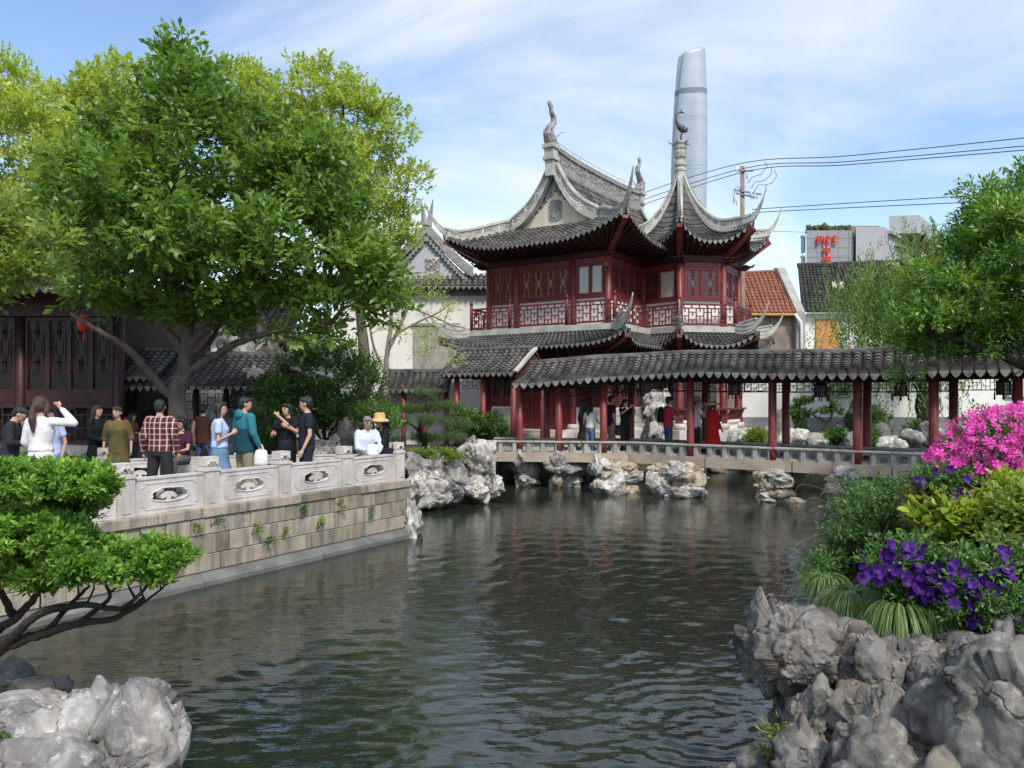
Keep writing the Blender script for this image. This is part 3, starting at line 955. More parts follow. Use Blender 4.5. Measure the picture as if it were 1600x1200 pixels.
# --- ground storey
for u in UC: column(pav, H(u, 0), Z1, 4.7, 0.14)
for v in (3.1, 6.0): column(pav, H(HW, v), Z1, 4.7, 0.14)
for i in range(6): column(pav, HEX[i], Z1, 4.7, 0.15)
m_carve = mat('grey_green_carved_panel', (0.40, 0.40, 0.34), 0.8, 0.12, 4, 0.3, 20)
def dado_bay(A, B, nleaf=2):
    A = np.append(A[:2], 0); B = np.append(B[:2], 0); L = np.linalg.norm(B - A); fr = frame(A, ux=B - A)
    d_ = MB(); d_.obox(fr, 0.12, L - 0.12, -0.1, 0.02, Z1, 2.22); o = d_.build('dado_panel', m_white, pav)
    c_ = MB(); c_.obox(fr, 0.2, L - 0.2, 0.021, 0.032, Z1 + 0.06, 2.15)
    o2 = c_.build('carved_slab', m_carve, o)
    c_ = MB(); a, b = 0.36, L - 0.36; zc = 1.78
    for (p_, q_) in (((a, zc), (a + .12, zc + .14)), ((a + .12, zc + .14), (b - .12, zc + .14)), ((b - .12, zc + .14), (b, zc)), ((b, zc), (b - .12, zc - .14)), ((b - .12, zc - .14), (a + .12, zc - .14)), ((a + .12, zc - .14), (a, zc))):
        c_.bar(fr[0] + fr[1] * p_[0] + fr[2] * 0.036 + UZ * p_[1], fr[0] + fr[1] * q_[0] + fr[2] * 0.036 + UZ * q_[1], 0.03, 0.03)
    for s in (-1, 1): c_.obox(fr, L / 2 - 0.3, L / 2 + 0.3, 0.03, 0.044, zc + s * 0.24 - 0.012, zc + s * 0.24 + 0.012)
    c_.ball(fr[0] + fr[1] * L / 2 + fr[2] * 0.03 + UZ * zc, 0.1, 8, 6, sc=(1.4, 0.3, 0.7))
    c_.build('carving', m_greystone, o)
    for k in range(nleaf):
        a, b = 0.14 + (L - 0.28) * k / nleaf, 0.14 + (L - 0.28) * (k + 1) / nleaf
        door_leaf(fr, a + 0.006, b - 0.006, 2.24, 3.6, 0.22)
    b_ = MB(); b_.obox(fr, 0.1, L - 0.1, -0.08, 0.08, 3.62, 3.9); b_.obox(fr, 0.1, L - 0.1, -0.06, 0.0, 3.9, 4.7); b_.build('beam', m_darkwood, pav)
def door_leaf(fr, x0, x1, z0, z1, pan=0.55):
    f = MB(); b = 0.06; zm = z0 + (z1 - z0) * pan
    f.obox(fr, x0, x0 + b, -0.03, 0.05, z0, z1); f.obox(fr, x1 - b, x1, -0.03, 0.05, z0, z1)
    for zz_ in (z0, zm - 0.1, zm, z1 - 0.06): f.obox(fr, x0 + b, x1 - b, -0.028, 0.048, zz_, zz_ + 0.06)
    if pan > 0.4: f.obox(fr, x0 + b, x1 - b, -0.028, 0.048, z0 + 0.3, z0 + 0.36)
    f.obox(fr, x0 + b, x1 - b, -0.02, 0.01, z0 + 0.05, zm)
    if pan > 0.4: f.obox(fr, x0 + b + 0.06, x1 - b - 0.06, 0.011, 0.03, z0 + 0.42, zm - 0.16)
    o = f.build('door' if pan > 0.4 else 'window', m_redwood, pav)
    g_ = MB(); g_.obox(fr, x0 + b, x1 - b, -0.015, -0.005, zm + 0.06, z1 - 0.05); g_.build('pane', m_glassdark, o)
    l = MB(); win_lattice(l, fr, x0 + b, x1 - b, zm + 0.06, z1 - 0.06, 0.02, 0, 0.025); l.build('lattice', m_darkwood, o)
dado_bay(H(0, 0), H(1.31, 0)); dado_bay(H(3.79, 0), H(HW, 0)); dado_bay(H(HW, 0), H(HW, 3.1), 4)
fr = frame(H(1.31, 0), ux=HU)
for k in range(4):
    a, b = 0.14 + 2.2 * k / 4, 0.14 + 2.2 * (k + 1) / 4
    door_leaf(fr, a + 0.006, b - 0.006, Z1 + 0.02, 3.6, 0.6)
b_ = MB(); b_.obox(fr, 0.1, 2.38, -0.08, 0.08, 3.62, 3.9); b_.obox(fr, 0.1, 2.38, -0.06, 0, 3.9, 4.7); b_.build('beam', m_darkwood, pav)
# the wing is open below, with a leaning bench rail
for i in (0, 1, 2):
    A, B = np.append(HEX[i], 0), np.append(HEX[i + 1], 0); L = np.linalg.norm(B - A); fr = frame(A, ux=B - A)
    d_ = MB(); d_.obox(fr, 0.15, L - 0.15, -0.2, 0.03, Z1 - 0.01, 1.62); d_.obox(fr, 0.1, L - 0.1, -0.26, 0.1, 1.62, 1.72); d_.build('bench_wall', m_white, pav)
    s_ = MB()
    for k in range(int(L / 0.09)):
        x = 0.05 + k * 0.09
        s_.add([fr[0] + fr[1] * (x + dx) + fr[2] * y + UZ * z for dx in (0, 0.03) for y, z in ((0.02, 1.73), (0.12, 1.9), (0.24, 2.12), (0.27, 2.12), (0.15, 1.88), (0.05, 1.72))],
               [(0, 1, 4, 5), (1, 2, 3, 4), (11, 10, 7, 6), (10, 9, 8, 7), (0, 6, 7, 1), (1, 7, 8, 2), (2, 8, 9, 3), (3, 9, 10, 4), (4, 10, 11, 5)])
    s_.obox(fr, -0.1, L + 0.1, 0.2, 0.3, 2.12, 2.18); s_.obox(fr, -0.05, L + 0.05, 0.08, 0.14, 1.88, 1.92)
    s_.build('leaning_rail', m_redwood, pav)
    h_ = MB(); h_.obox(fr, 0.1, L - 0.1, -0.08, 0.08, 3.5, 4.75); h_.build('beam', m_darkwood, pav)
    l = MB(); fret(l, fr, 0.15, L - 0.15, 3.1, 3.48, 0.13, 0.025, -0.015, 0.015); l.build('hanging_lattice', m_darkwood, pav)

# --- roofs
# storey skirt roof round the balcony
I = lambda u, v: H(u, v, 5.0)
E = lambda u, v: H(u, v, 4.42)
sk = [dict(S=face_surf(I(-0.5, -0.5), I(HW + .5, -0.5), E(-1.45, -1.45), E(HW + 1.45, -1.45), 0.5, 0.1, 0.12, 5), W=8.1, Ls=1.1),
      dict(S=face_surf(I(HW + .5, -0.5), I(HW + .5, 3.2), E(HW + 1.45, -1.45), E(HW + 1.45, 3.4), 0.5, 0.1, 0.12, 5, (1, 0)), W=4.8, Ls=1.1),
      dict(S=face_surf(I(-.5, 9.0), I(-.5, -0.5), E(-1.45, 9.9), E(-1.45, -1.45), 0.5, 0.1, 0.12, 6), W=11, Ls=1.1)]
for i in (0, 1, 2):
    a, b = hexpt(i, 0.5, 5.0), hexpt(i + 1, 0.5, 5.0); c, d = hexpt(i, 1.5, 4.45), hexpt(i + 1, 1.5, 4.45)
    sk.append(dict(S=face_surf(a, b, c, d, 0.55, 0.1, 0.25, 2.6), W=np.linalg.norm(d - c), Ls=1.1))
low = roof_part(pav, 'lower_roof', sk)

def spear(parent, base, tip, z0, z1, w=0.13, start=None):
    """upswept corner ridge from start, over the eave corner, to the tip"""
    base = np.asarray(base, float); tip = np.asarray(tip, float); start = np.asarray(start, float)
    n_ = 12; pth = []
    for k in range(n_ + 1):
        s_ = k / n_
        p = (1 - s_) ** 2 * start + 2 * s_ * (1 - s_) * base + s_ ** 2 * tip
        pth.append(p)
    pth = np.array(pth); s_ = np.linspace(0, 1, n_ + 1)
    mb = MB()
    mb.sweep(pth, w * (1.15 - 0.85 * s_), -0.1 * (1 - s_) - 0.02, 0.19 * (1 - s_ ** 1.1) + 0.03)
    mb.sweep(pth, w * 1.5 * (1 - 0.8 * s_), 0.19 * (1 - s_ ** 1.1) + 0.028, 0.19 * (1 - s_ ** 1.1) + 0.07)
    mb.sweep(pth, w * 1.4 * (1 - 0.8 * s_), 0.04 * (1 - s_), 0.07 * (1 - s_) + 0.012)
    return mb.build('corner_ridge', m_ridge, parent)
for (u0, v0, u1, v1, u2, v2, u3, v3) in ((-0.55, -0.55, -1.35, -1.35, -1.75, -1.75, 0, 0), (HW + .55, -0.55, HW + 1.35, -1.35, HW + 1.75, -1.75, 0, 0)):
    spear(low, H(u1, v1, 4.78), H(u2, v2, 5.95), 0, 0, 0.15, H(u0, v0, 5.05))
    blk = MB(); s_ = 1 if u0 > 1 else -1
    a = H(u0 + s_ * 0.12, v0 - 0.12, 5.12)
    blk.bar(a, H(u1 - s_ * 0.12, v1 + 0.12, 5.28), 0.1, 0.34); blk.bar(a + UZ * 0.2, H(u1 - s_ * 0.08, v1 + 0.08, 5.5), 0.16, 0.06)
    blk.build('openwork_block', m_ridge, low)
for i in (1, 2, 3):
    spear(low, hexpt(i, 1.5, 4.82), hexpt(i, 1.85, 5.95), 0, 0, 0.15, hexpt(i, 0.55, 5.05))
    blk = MB(); blk.bar(hexpt(i, 0.7, 5.14), hexpt(i, 1.3, 5.26), 0.1, 0.3); blk.bar(hexpt(i, 0.68, 5.32), hexpt(i, 1.36, 5.46), 0.16, 0.06); blk.build('openwork_block', m_ridge, low)

# main hip-and-gable roof as a height field over the plan
OV, GV, RU = 1.3, 0.6, HW / 2
_sx = np.array([0, 1, 1.9, 2.4, 2.9, 3.3, 3.5, 3.7, 3.9]); _sz = np.array([8.15, 8.58, 9.12, 9.4, 9.78, 10.25, 10.55, 10.95, 11.35])
_pc = np.polyfit(_sx, _sz, 5)
def Sz(d): return np.polyval(_pc, np.clip(d, 0, 3.9))
def roof_z(u, v):
    du = min(u + OV, HW + OV - u); dv_ = min(v + OV, HL + OV - v)
    z = Sz(min(du, dv_) if dv_ < OV + GV else du)
    return z + 0.75 * max(0, 1 - max(du, dv_) / 3.0) ** 2.2
LV = HL + 2 * OV
def S_front(x, t):
    u = -OV + x * (HW + 2 * OV); v = min(GV - 0.002, GV - t * (OV + GV))
    return H(u, v, roof_z(u, v))
def lim_front(x):
    u = -OV + x * (HW + 2 * OV); d = min(u + OV, HW + OV - u)
    return max(0.0, 1 - d / (OV + GV))
def S_side(sgn):
    def S(x, t):
        v = -OV + x * LV
        u = RU + sgn * t * (RU + OV)
        return H(u, v, roof_z(u, v))
    return S
def lim_side(x):
    v = -OV + x * LV; d = min(v + OV, HL + OV - v)
    if d >= OV + GV: return 0.0
    return 1 - d / (RU + OV)
top = roof_part(pav, 'upper_roof', [
    dict(S=S_front, W=HW + 2 * OV, Ls=2.2, limit=lim_front, taper=1.0),
    dict(S=S_side(1), W=LV, Ls=5.2, limit=lim_side, taper=1.0),
    dict(S=S_side(-1), W=LV, Ls=5.2, limit=lim_side, taper=1.0)])
# gable wall with its plaque
ga = MB()
poly = [(0.55, 9.0)] + [(u, roof_z(u, 1.0) - 0.1) for u in np.linspace(0.6, HW - 0.6, 25)] + [(HW - 0.55, 9.0)]
ga.prism((H(0, GV + 0.16), HU, -HV, UZ), poly, -0.15, 0.0)
gab = ga.build('gable', m_ridge, top)
gc = MB()
tri = [(1.0, 9.16)] + [(u, 9.2 + (10.5 - 9.2) * (1 - abs(u - RU) / 1.6) ** 1.12) for u in np.linspace(1.05, HW - 1.05, 17)] + [(HW - 1.0, 9.16)]
gc.prism((H(0, GV + 0.157), HU, -HV, UZ), tri, 0.0, 0.02); gc.build('gable_plaster', m_cream, gab)
tooth = MB()
for k in range(17):
    u = np.linspace(1.0, HW - 1.0, 17)[k]
    z = 9.2 + (10.5 - 9.2) * max(0, 1 - abs(u - RU) / 1.6) ** 1.12 + 0.06
    tooth.ball(H(u, GV + 0.13, z), 0.075, 7, 5, sc=(1, 0.8, 1)); tooth.ball(H(u, GV + 0.11, z + 0.11), 0.055, 6, 4)
tooth.build('tooth_course', m_ridge_dk, gab, kind='stuff')
pq = MB(); o8 = [(RU - 0.27, 9.5), (RU - 0.17, 9.4), (RU + 0.17, 9.4), (RU + 0.27, 9.5), (RU + 0.27, 10.05), (RU + 0.17, 10.15), (RU - 0.17, 10.15), (RU - 0.27, 10.05)]
fq = (H(0, GV + 0.135), HU, -HV, UZ)
pq.prism(fq, o8, 0.0, 0.02)
for j in range(8):
    a, b = o8[j], o8[(j + 1) % 8]
    pq.bar(H(0, GV + 0.11) + HU * a[0] + UZ * a[1], H(0, GV + 0.11) + HU * b[0] + UZ * b[1], 0.03, 0.03)
rq = random.Random(4)
for k in range(26): pq.ball(H(RU + rq.uniform(-.19, .19), GV + 0.11, rq.uniform(9.48, 10.08)), rq.uniform(0.02, 0.05), 5, 4)
pq.build('carved_plaque', m_ridge_dk, gab)
# ridges: verges that run down into the hips and up into the corner points
for s_ in (-1, 1):
    uu = lambda d: RU + s_ * (RU + OV - d)
    pth = []
    for d in np.linspace(3.86, 1.9, 14): pth.append(H(uu(d), GV - 0.05, roof_z(uu(d), 1.0) + 0.0))
    for m_ in np.linspace(1.72, 0.06, 9): pth.append(H(uu(m_), m_ - OV, roof_z(uu(m_), m_ - OV)))
    hs = np.concatenate([np.linspace(1.35, 1.0, 14), np.linspace(1.0, 0.8, 9)])
    ridge_part(top, 'verge_ridge', pth, 0.22, 0.42, hs=hs)
    c0 = H(uu(0.45), 0.45 - OV, roof_z(uu(0.45), 0.45 - OV) + 0.02)
    spear(top, H(uu(-0.15), -0.15 - OV, 8.85), H(uu(-0.5), -0.5 - OV, 10.1), 0, 0, 0.15, c0)
    pth = [H(uu(d), HL - GV + 0.05, roof_z(uu(d), HL / 2)) for d in np.linspace(3.86, 1.9, 10)]
    ridge_part(top, 'verge_ridge', pth, 0.22, 0.42, pierced=False)
rp = [H(RU, v, 11.25 + 0.25 * (abs(v - HL / 2) / (HL / 2)) ** 3) for v in np.linspace(0.35, HL - 0.35, 15)]
mr = ridge_part(top, 'main_ridge', rp, 0.26, 0.78, m_ridge_dk)
gr_ = MB()
gr_.tube([p_ + UZ * 1.05 for p_ in rp], 0.012, 4)
for p_ in rp: gr_.tube([p_ + UZ * 0.8, p_ + UZ * 1.06], 0.01, 4)
gr_.build('lightning_wire', m_ridge, mr)

def dragon(parent, p, s=1.0, fwd=None):
    """scaly fish-dragon finial: body in an S curve, head biting the ridge, forked tail fin up"""
    f = -HV if fwd is None else unit(fwd); l = np.array([-f[1], f[0], 0])
    q = lambda a, b, c=0.0: p + s * (f * a + UZ * b + l * c)
    mb = MB()
    pts = [q(-0.08, -0.1), q(0.14, 0.08), q(0.26, 0.28), q(0.2, 0.5), q(0.0, 0.68), q(-0.16, 0.86), q(-0.14, 1.06), q(0.02, 1.2), q(0.1, 1.36)]
    mb.tube(pts, np.array([0.24, 0.27, 0.23, 0.18, 0.14, 0.13, 0.12, 0.1, 0.07]) * s, 10, sq=0.85)
    for k in range(12):            # back fins and scales
        i = 1 + k * 0.5; a = int(i); fr_ = i - a
        c = pts[a] * (1 - fr_) + pts[min(8, a + 1)] * fr_
        b = f * (0.3 - 0.012 * k) * s + UZ * 0.1 * s
        mb.add([c - UZ * 0.07 * s, c + UZ * 0.07 * s, c + b, c + l * 0.03 * s], [(0, 1, 2), (1, 3, 2), (3, 0, 2), (0, 3, 1)])
    for a, b in ((0.36, 1.5), (0.12, 1.66), (-0.14, 1.5), (0.26, 1.62), (-0.02, 1.6)):   # tail
        mb.tube([q(0.08, 1.32), q(0.08 + (a - 0.08) * 0.5, 1.46), q(a, b)], np.array([0.06, 0.05, 0.012]) * s, 5)
    mb.tube([q(0.0, 0.05), q(-0.2, -0.02), q(-0.32, 0.06)], np.array([0.17, 0.13, 0.04]) * s, 7)   # snout
    mb.tube([q(-0.05, -0.05), q(-0.22, -0.14), q(-0.3, -0.12)], np.array([0.12, 0.08, 0.03]) * s, 6)
    for sg in (-1, 1):
        mb.tube([q(0.0, 0.2, 0.1 * sg), q(-0.28, 0.34, 0.16 * sg), q(-0.4, 0.48, 0.2 * sg), q(-0.62, 0.55, 0.24 * sg)], np.array([0.025, 0.02, 0.016, 0.012]) * s, 5)
        mb.tube([q(0.0, 0.2, 0.1 * sg), q(0.26, 0.28, 0.16 * sg), q(0.36, 0.44, 0.2 * sg)], np.array([0.06, 0.05, 0.012]) * s, 5)
        mb.ball(q(-0.1, 0.13, 0.12 * sg), 0.05 * s, 6, 4)
    mb.build('ridge_dragon', m_ridge_dk, parent, smooth=False)
dragon(top, H(RU, 0.45, 12.3), 0.95)
dragon(top, H(RU, HL - 0.5, 12.3), 0.95, HV)
# stacked block the dragon stands on
for v in (0.4, HL - 0.45):
    st = MB()
    for z0, z1, w_ in ((11.0, 11.6, 0.17), (11.6, 11.72, 0.24), (11.72, 12.05, 0.19), (12.05, 12.2, 0.26)): st.obox((H(RU, v), HU, HV, UZ), -w_, w_, -w_, w_, z0, z1)
    st.build('finial_block', m_ridge, top)

# pyramid roof of the wing
AP3 = np.array([*APX, 11.35])
hexf = []
for i in range(6):
    di, dj = unit(np.append(HEX[i] - APX, 0)), unit(np.append(HEX[(i + 1) % 6] - APX, 0))
    a, b = AP3 + di * 0.16, AP3 + dj * 0.16; c, d = hexpt(i, 1.3, 8.3), hexpt(i + 1, 1.3, 8.3)
    S0 = face_surf(a, b, c, d, 0.75, 0.0, 0.42, 2.4)
    def S_(x, t, S0=S0):
        p = S0(x, t).copy(); p[2] += -1.18 * math.sin(PI * t ** 0.8) * 0.98 * (1 - 0.15 * t); return p
    hexf.append(dict(S=S_, W=np.linalg.norm(d - c), Ls=4.0, taper=0.12))
hexr = roof_part(pav, 'wing_roof', hexf)
for i in range(6):
    Sf = hexf[i]['S']
    pth = [Sf(0.0, t) for t in np.linspace(0.02, 0.97, 18)]
    hs = np.concatenate([np.linspace(0.5, 1.1, 6), np.ones(8) * 1.1, np.linspace(1.0, 0.8, 4)])
    ridge_part(hexr, 'hip_ridge', pth, 0.17, 0.31, hs=hs)
    c0 = Sf(0.0, 0.85) + UZ * 0.03
    spear(hexr, hexpt(i, 1.45, 8.9), hexpt(i, 1.78, 10.15), 0, 0, 0.14, c0)
sp_ = MB()
sp_.lathe((*APX, 0), [(0.222, 11.0), (0.192, 11.5), (0.222, 11.52), (0.222, 11.6), (0.185, 11.63), (0.185, 11.72), (0.229, 11.74), (0.229, 11.86), (0.178, 11.9), (0.170, 12.0), (0.222, 12.06), (0.252, 12.22), (0.252, 12.3), (0.229, 12.34), (0.266, 12.4), (0.266, 12.52), (0.311, 12.6), (0.311, 12.66), (0.074, 12.7)], 12)
for k in range(6):
    a = k * PI / 3; d = np.array([math.cos(a), math.sin(a), 0]); c = np.array([*APX, 12.6])
    sp_.tube([c + d * 0.27, c + d * 0.42 + UZ * 0.04, c + d * 0.5 + UZ * 0.16], [0.05, 0.035, 0.01], 5)
sp_.build('spire', m_ridge, hexr)
# crane standing on the spire
m_bronze = mat('dark_bronze', (0.07, 0.06, 0.05), 0.5, 0.3, 6, 0.2, 20, 0.5)
cr_ = MB(); c = np.array([*APX, 12.68]); x_ = np.array([1.0, 0.2, 0]); x_ = unit(x_)
q = lambda a, b, y=0.0: c + x_ * a + UZ * b + np.array([0, y, 0])
cr_.tube([q(0.02, 0, -.05), q(0.0, 0.22, -.05), q(0.05, 0.45, -.03)], [0.022, 0.018, 0.03], 5)
cr_.tube([q(0.06, 0, .05), q(0.07, 0.2, .05), q(0.08, 0.45, .03)], [0.022, 0.018, 0.03], 5)
cr_.tube([q(-0.14, 0.72), q(-0.05, 0.62), q(0.08, 0.52), q(0.2, 0.46), q(0.3, 0.42)], [0.05, 0.12, 0.14, 0.1, 0.02], 8)
cr_.tube([q(0.1, 0.6), q(0.24, 0.5), q(0.33, 0.52), q(0.3, 0.62)], [0.08, 0.07, 0.03, 0.01], 6)
cr_.tube([q(-0.1, 0.66), q(-0.17, 0.82), q(-0.17, 1.0), q(-0.1, 1.15), q(0.02, 1.2), q(0.09, 1.15)], [0.06, 0.04, 0.032, 0.03, 0.035, 0.02], 7)
cr_.ball(q(0.05, 1.2), 0.05, 7, 5); cr_.tube([q(0.06, 1.2), q(0.02, 1.34), ], [0.025, 0.006], 5); cr_.tube([q(0.08, 1.19), q(0.22, 1.12)], [0.025, 0.006], 5)
cr_.build('crane_finial', m_bronze, hexr, smooth=True)

# eaves: soffits, rafters and bracket sets under both storeys
def eave_under(parent, edge, zwall, zeave, wall_edge, step=0.22):
    """dark soffit with rafters from the wall line out to the eave line (both lists of plan points with eave heights)"""
    so = MB(); ra = MB(); br = MB()
    n_ = len(edge)
    so.add([*(np.array(e) - UZ * 0.1 for e in edge), *(np.array(w_) for w_ in wall_edge)], [(i, i + 1, n_ + i + 1, n_ + i) for i in range(n_ - 1)])
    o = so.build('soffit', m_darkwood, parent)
    for i in range(n_ - 1):
        e0, e1, w0, w1 = map(np.array, (edge[i], edge[i + 1], wall_edge[i], wall_edge[i + 1]))
        k = max(1, int(np.linalg.norm(e1 - e0) / step))
        for j in range(k):
            s_ = (j + 0.5) / k
            a = e0 * (1 - s_) + e1 * s_; b = w0 * (1 - s_) + w1 * s_
            ra.bar(a * 0.94 + b * 0.06 - UZ * 0.13, b - UZ * 0.05, 0.07, 0.08)
            if j % 4 == 1:
                d = unit((a - b) * np.array([1, 1, 0]))
                c = b - UZ * 0.14
                br.tube([c - UZ * 0.22, c - UZ * 0.1 + d * 0.2, c - UZ * 0.12 + d * 0.4, c + d * 0.55], [0.07, 0.06, 0.05, 0.02], 5)
                br.tube([c - UZ * 0.08, c + UZ * 0.0 + d * 0.3, c - UZ * 0.02 + d * 0.6, c + UZ * 0.1 + d * 0.72], [0.06, 0.05, 0.04, 0.015], 5)
                br.bar(c + d * 0.28 - np.array([-d[1], d[0], 0]) * 0.2, c + d * 0.28 + np.array([-d[1], d[0], 0]) * 0.2, 0.07, 0.07)
                br.ball(c - UZ * 0.06 + d * 0.12, 0.08, 6, 4)
    ra.build('rafters', m_darkwood, o, kind='stuff'); br.n and br.build('brackets', m_darkwood, o, kind='stuff')
us = np.linspace(-OV, HW + OV, 27)
eave_under(top, [S_front(x, 1.0) for x in np.linspace(0, 1, 27)], ZW, 8.2, [H(np.clip(u, 0.0, HW), 0.0, ZW + 0.02) for u in us])
vs_ = np.linspace(-OV, 4.0, 19)
eave_under(top, [H(HW + OV, v, roof_z(HW + OV, v)) for v in vs_], ZW, 8.2, [H(HW, max(0, v), ZW + 0.02) for v in vs_])
vs_ = np.linspace(-OV, HL + OV, 25)
eave_under(top, [H(-OV, v, roof_z(-OV, v)) for v in vs_], ZW, 8.2, [H(0, np.clip(v, 0, HL), ZW + 0.02) for v in vs_])
for i in (0, 1, 2, 3):
    Sf = hexf[i]['S']; A, B = np.append(HEX[i], ZW + 0.02), np.append(HEX[(i + 1) % 6], ZW + 0.02)
    eave_under(hexr, [Sf(x, 1.0) for x in np.linspace(0, 1, 11)], ZW, 8.2, [A * (1 - x) + B * x for x in np.linspace(0, 1, 11)])
for f, (A, B) in zip(sk[:2] + sk[3:], ((H(0, 0, 4.4), H(HW, 0, 4.4)), (H(HW, 0, 4.4), H(HW, 3.1, 4.4)), *((np.append(HEX[i], 4.4), np.append(HEX[i + 1], 4.4)) for i in (0, 1, 2)))):
    eave_under(low, [f['S'](x, 1.0) for x in np.linspace(0, 1, 13)], 0, 0, [A * (1 - x) + B * x for x in np.linspace(0, 1, 13)])
# corner beams
cb = MB()
for p_, q_ in ((H(0, 0, 7.85), H(-1.25, -1.25, 8.72)), (H(HW, 0, 7.85), H(HW + 1.25, -1.25, 8.72)), *((np.append(HEX[i], 7.85), hexpt(i, 1.25, 8.78)) for i in range(4))): cb = MB(); cb.bar(p_, q_, 0.2, 0.26); cb.build('corner_beam', m_redwood, top)

cb = MB()
for p_, q_ in ((H(0, 0, 4.35), H(-1.4, -1.4, 4.72)), (H(HW, 0, 4.35), H(HW + 1.4, -1.4, 4.72)), *((np.append(HEX[i], 4.35), hexpt(i, 1.45, 4.82)) for i in range(4))): cb = MB(); cb.bar(p_, q_, 0.18, 0.22); cb.build('corner_beam', m_redwood, low)

# small red camera-like lamp hung at the re-entrant corner
lp = MB(); c = H(HW + 0.02, -0.25, 7.35)
lp.lathe((c[0], c[1], 0), [(0.02, 7.5), (0.04, 7.48), (0.09, 7.4), (0.11, 7.28), (0.11, 7.22), (0.03, 7.2), (0.06, 7.14), (0.05, 7.06)][::-1], 10); lp.build('hanging_lamp', m_redcol, pav, smooth=True)
# ------------------------------------------------------------------ rocks
_ico = {}
def ico(sub):
    if sub not in _ico:
        bm = bmesh.new(); bmesh.ops.create_icosphere(bm, subdivisions=sub, radius=1.0)
        bm.verts.index_update()
        _ico[sub] = (np.array([v.co[:] for v in bm.verts]), np.array([[v.index for v in f.verts] for f in bm.faces]))
        bm.free()
    return _ico[sub]

def rock_mat(name, col, dark, warm=None, moss=0.0, bump=0.8):
    if name in MATS: return MATS[name]
    m, t, b, o = new_mat(name)
    co = ocoord(t)
    n = nd(t, 'ShaderNodeTexNoise', Scale=2.2, Detail=9.0, Roughness=0.68, Distortion=0.4); t.links.new(co, n.inputs['Vector'])
    c = ramp(t, n.outputs[0], [(0.33, dark), (0.45, sc(col, 0.55)), (0.55, col), (0.7, sc(col, 1.4))])
    if warm is not None:
        n2 = nd(t, 'ShaderNodeTexNoise', Scale=1.3, Detail=4.0); t.links.new(co, n2.inputs['Vector'])
        c = mix(t, ramp(t, n2.outputs[0], [(0.5, 0.0), (0.7, 0.7)]), c, warm)
    w_ = nd(t, 'ShaderNodeTexVoronoi', feature='DISTANCE_TO_EDGE', Scale=3.2)
    wn = nd(t, 'ShaderNodeTexNoise', Scale=3.0, Detail=5.0); t.links.new(co, wn.inputs['Vector'])
    wc = mix(t, 0.45, co, wn.outputs['Color']); t.links.new(wc, w_.inputs['Vector'])
    crack = ramp(t, w_.outputs['Distance'], [(0.0, 0.0), (0.035, 1.0)])
    n5 = nd(t, 'ShaderNodeTexNoise', Scale=1.7, Detail=2.0); t.links.new(co, n5.inputs['Vector'])
    csel = ramp(t, n5.outputs[0], [(0.46, 1.0), (0.56, 0.0)])
    crk = mix(t, csel, crack, (1, 1, 1))
    c = mix(t, mix(t, 0.5, crk, (1, 1, 1)), sc(dark, 0.9), c)
    # pale lichen scuffs
    n6 = nd(t, 'ShaderNodeTexNoise', Scale=9.0, Detail=5.0, Roughness=0.7); t.links.new(co, n6.inputs['Vector'])
    c = mix(t, ramp(t, n6.outputs[0], [(0.55, 0.0), (0.66, 0.7)]), c, sc(col, 1.9))
    if moss:
        n7 = nd(t, 'ShaderNodeTexNoise', Scale=2.6, Detail=6.0, Roughness=0.7); t.links.new(co, n7.inputs['Vector'])
        c = mix(t, ramp(t, n7.outputs[0], [(0.56, 0.0), (0.7, moss)]), c, (0.075, 0.085, 0.03))
    t.links.new(c, b.inputs['Base Color'])
    b.inputs['Roughness'].default_value = 0.85; b.inputs['Specular IOR Level'].default_value = 0.2
    n3 = nd(t, 'ShaderNodeTexNoise', Scale=11.0, Detail=9.0, Roughness=0.7); t.links.new(co, n3.inputs['Vector'])
    hgt = mix(t, 0.4, n3.outputs[0], crk)
    bp = nd(t, 'ShaderNodeBump', Strength=bump, Distance=0.035); t.links.new(hgt, bp.inputs['Height']); t.links.new(bp.outputs[0], b.inputs['Normal'])
    MATS[name] = m
    return m

m_rockwarm = rock_mat('warm_pale_rock', (0.40, 0.345, 0.265), (0.12, 0.10, 0.075), (0.46, 0.36, 0.22))
m_rockpale = rock_mat('white_lake_rock', (0.45, 0.42, 0.375), (0.14, 0.125, 0.105))
m_rockgrey = rock_mat('grey_rock', (0.26, 0.25, 0.235), (0.07, 0.066, 0.06), (0.24, 0.20, 0.15), moss=0.35)
m_rockdark = rock_mat('dark_rockery', (0.15, 0.14, 0.125), (0.04, 0.038, 0.032), (0.17, 0.13, 0.09), moss=0.4)

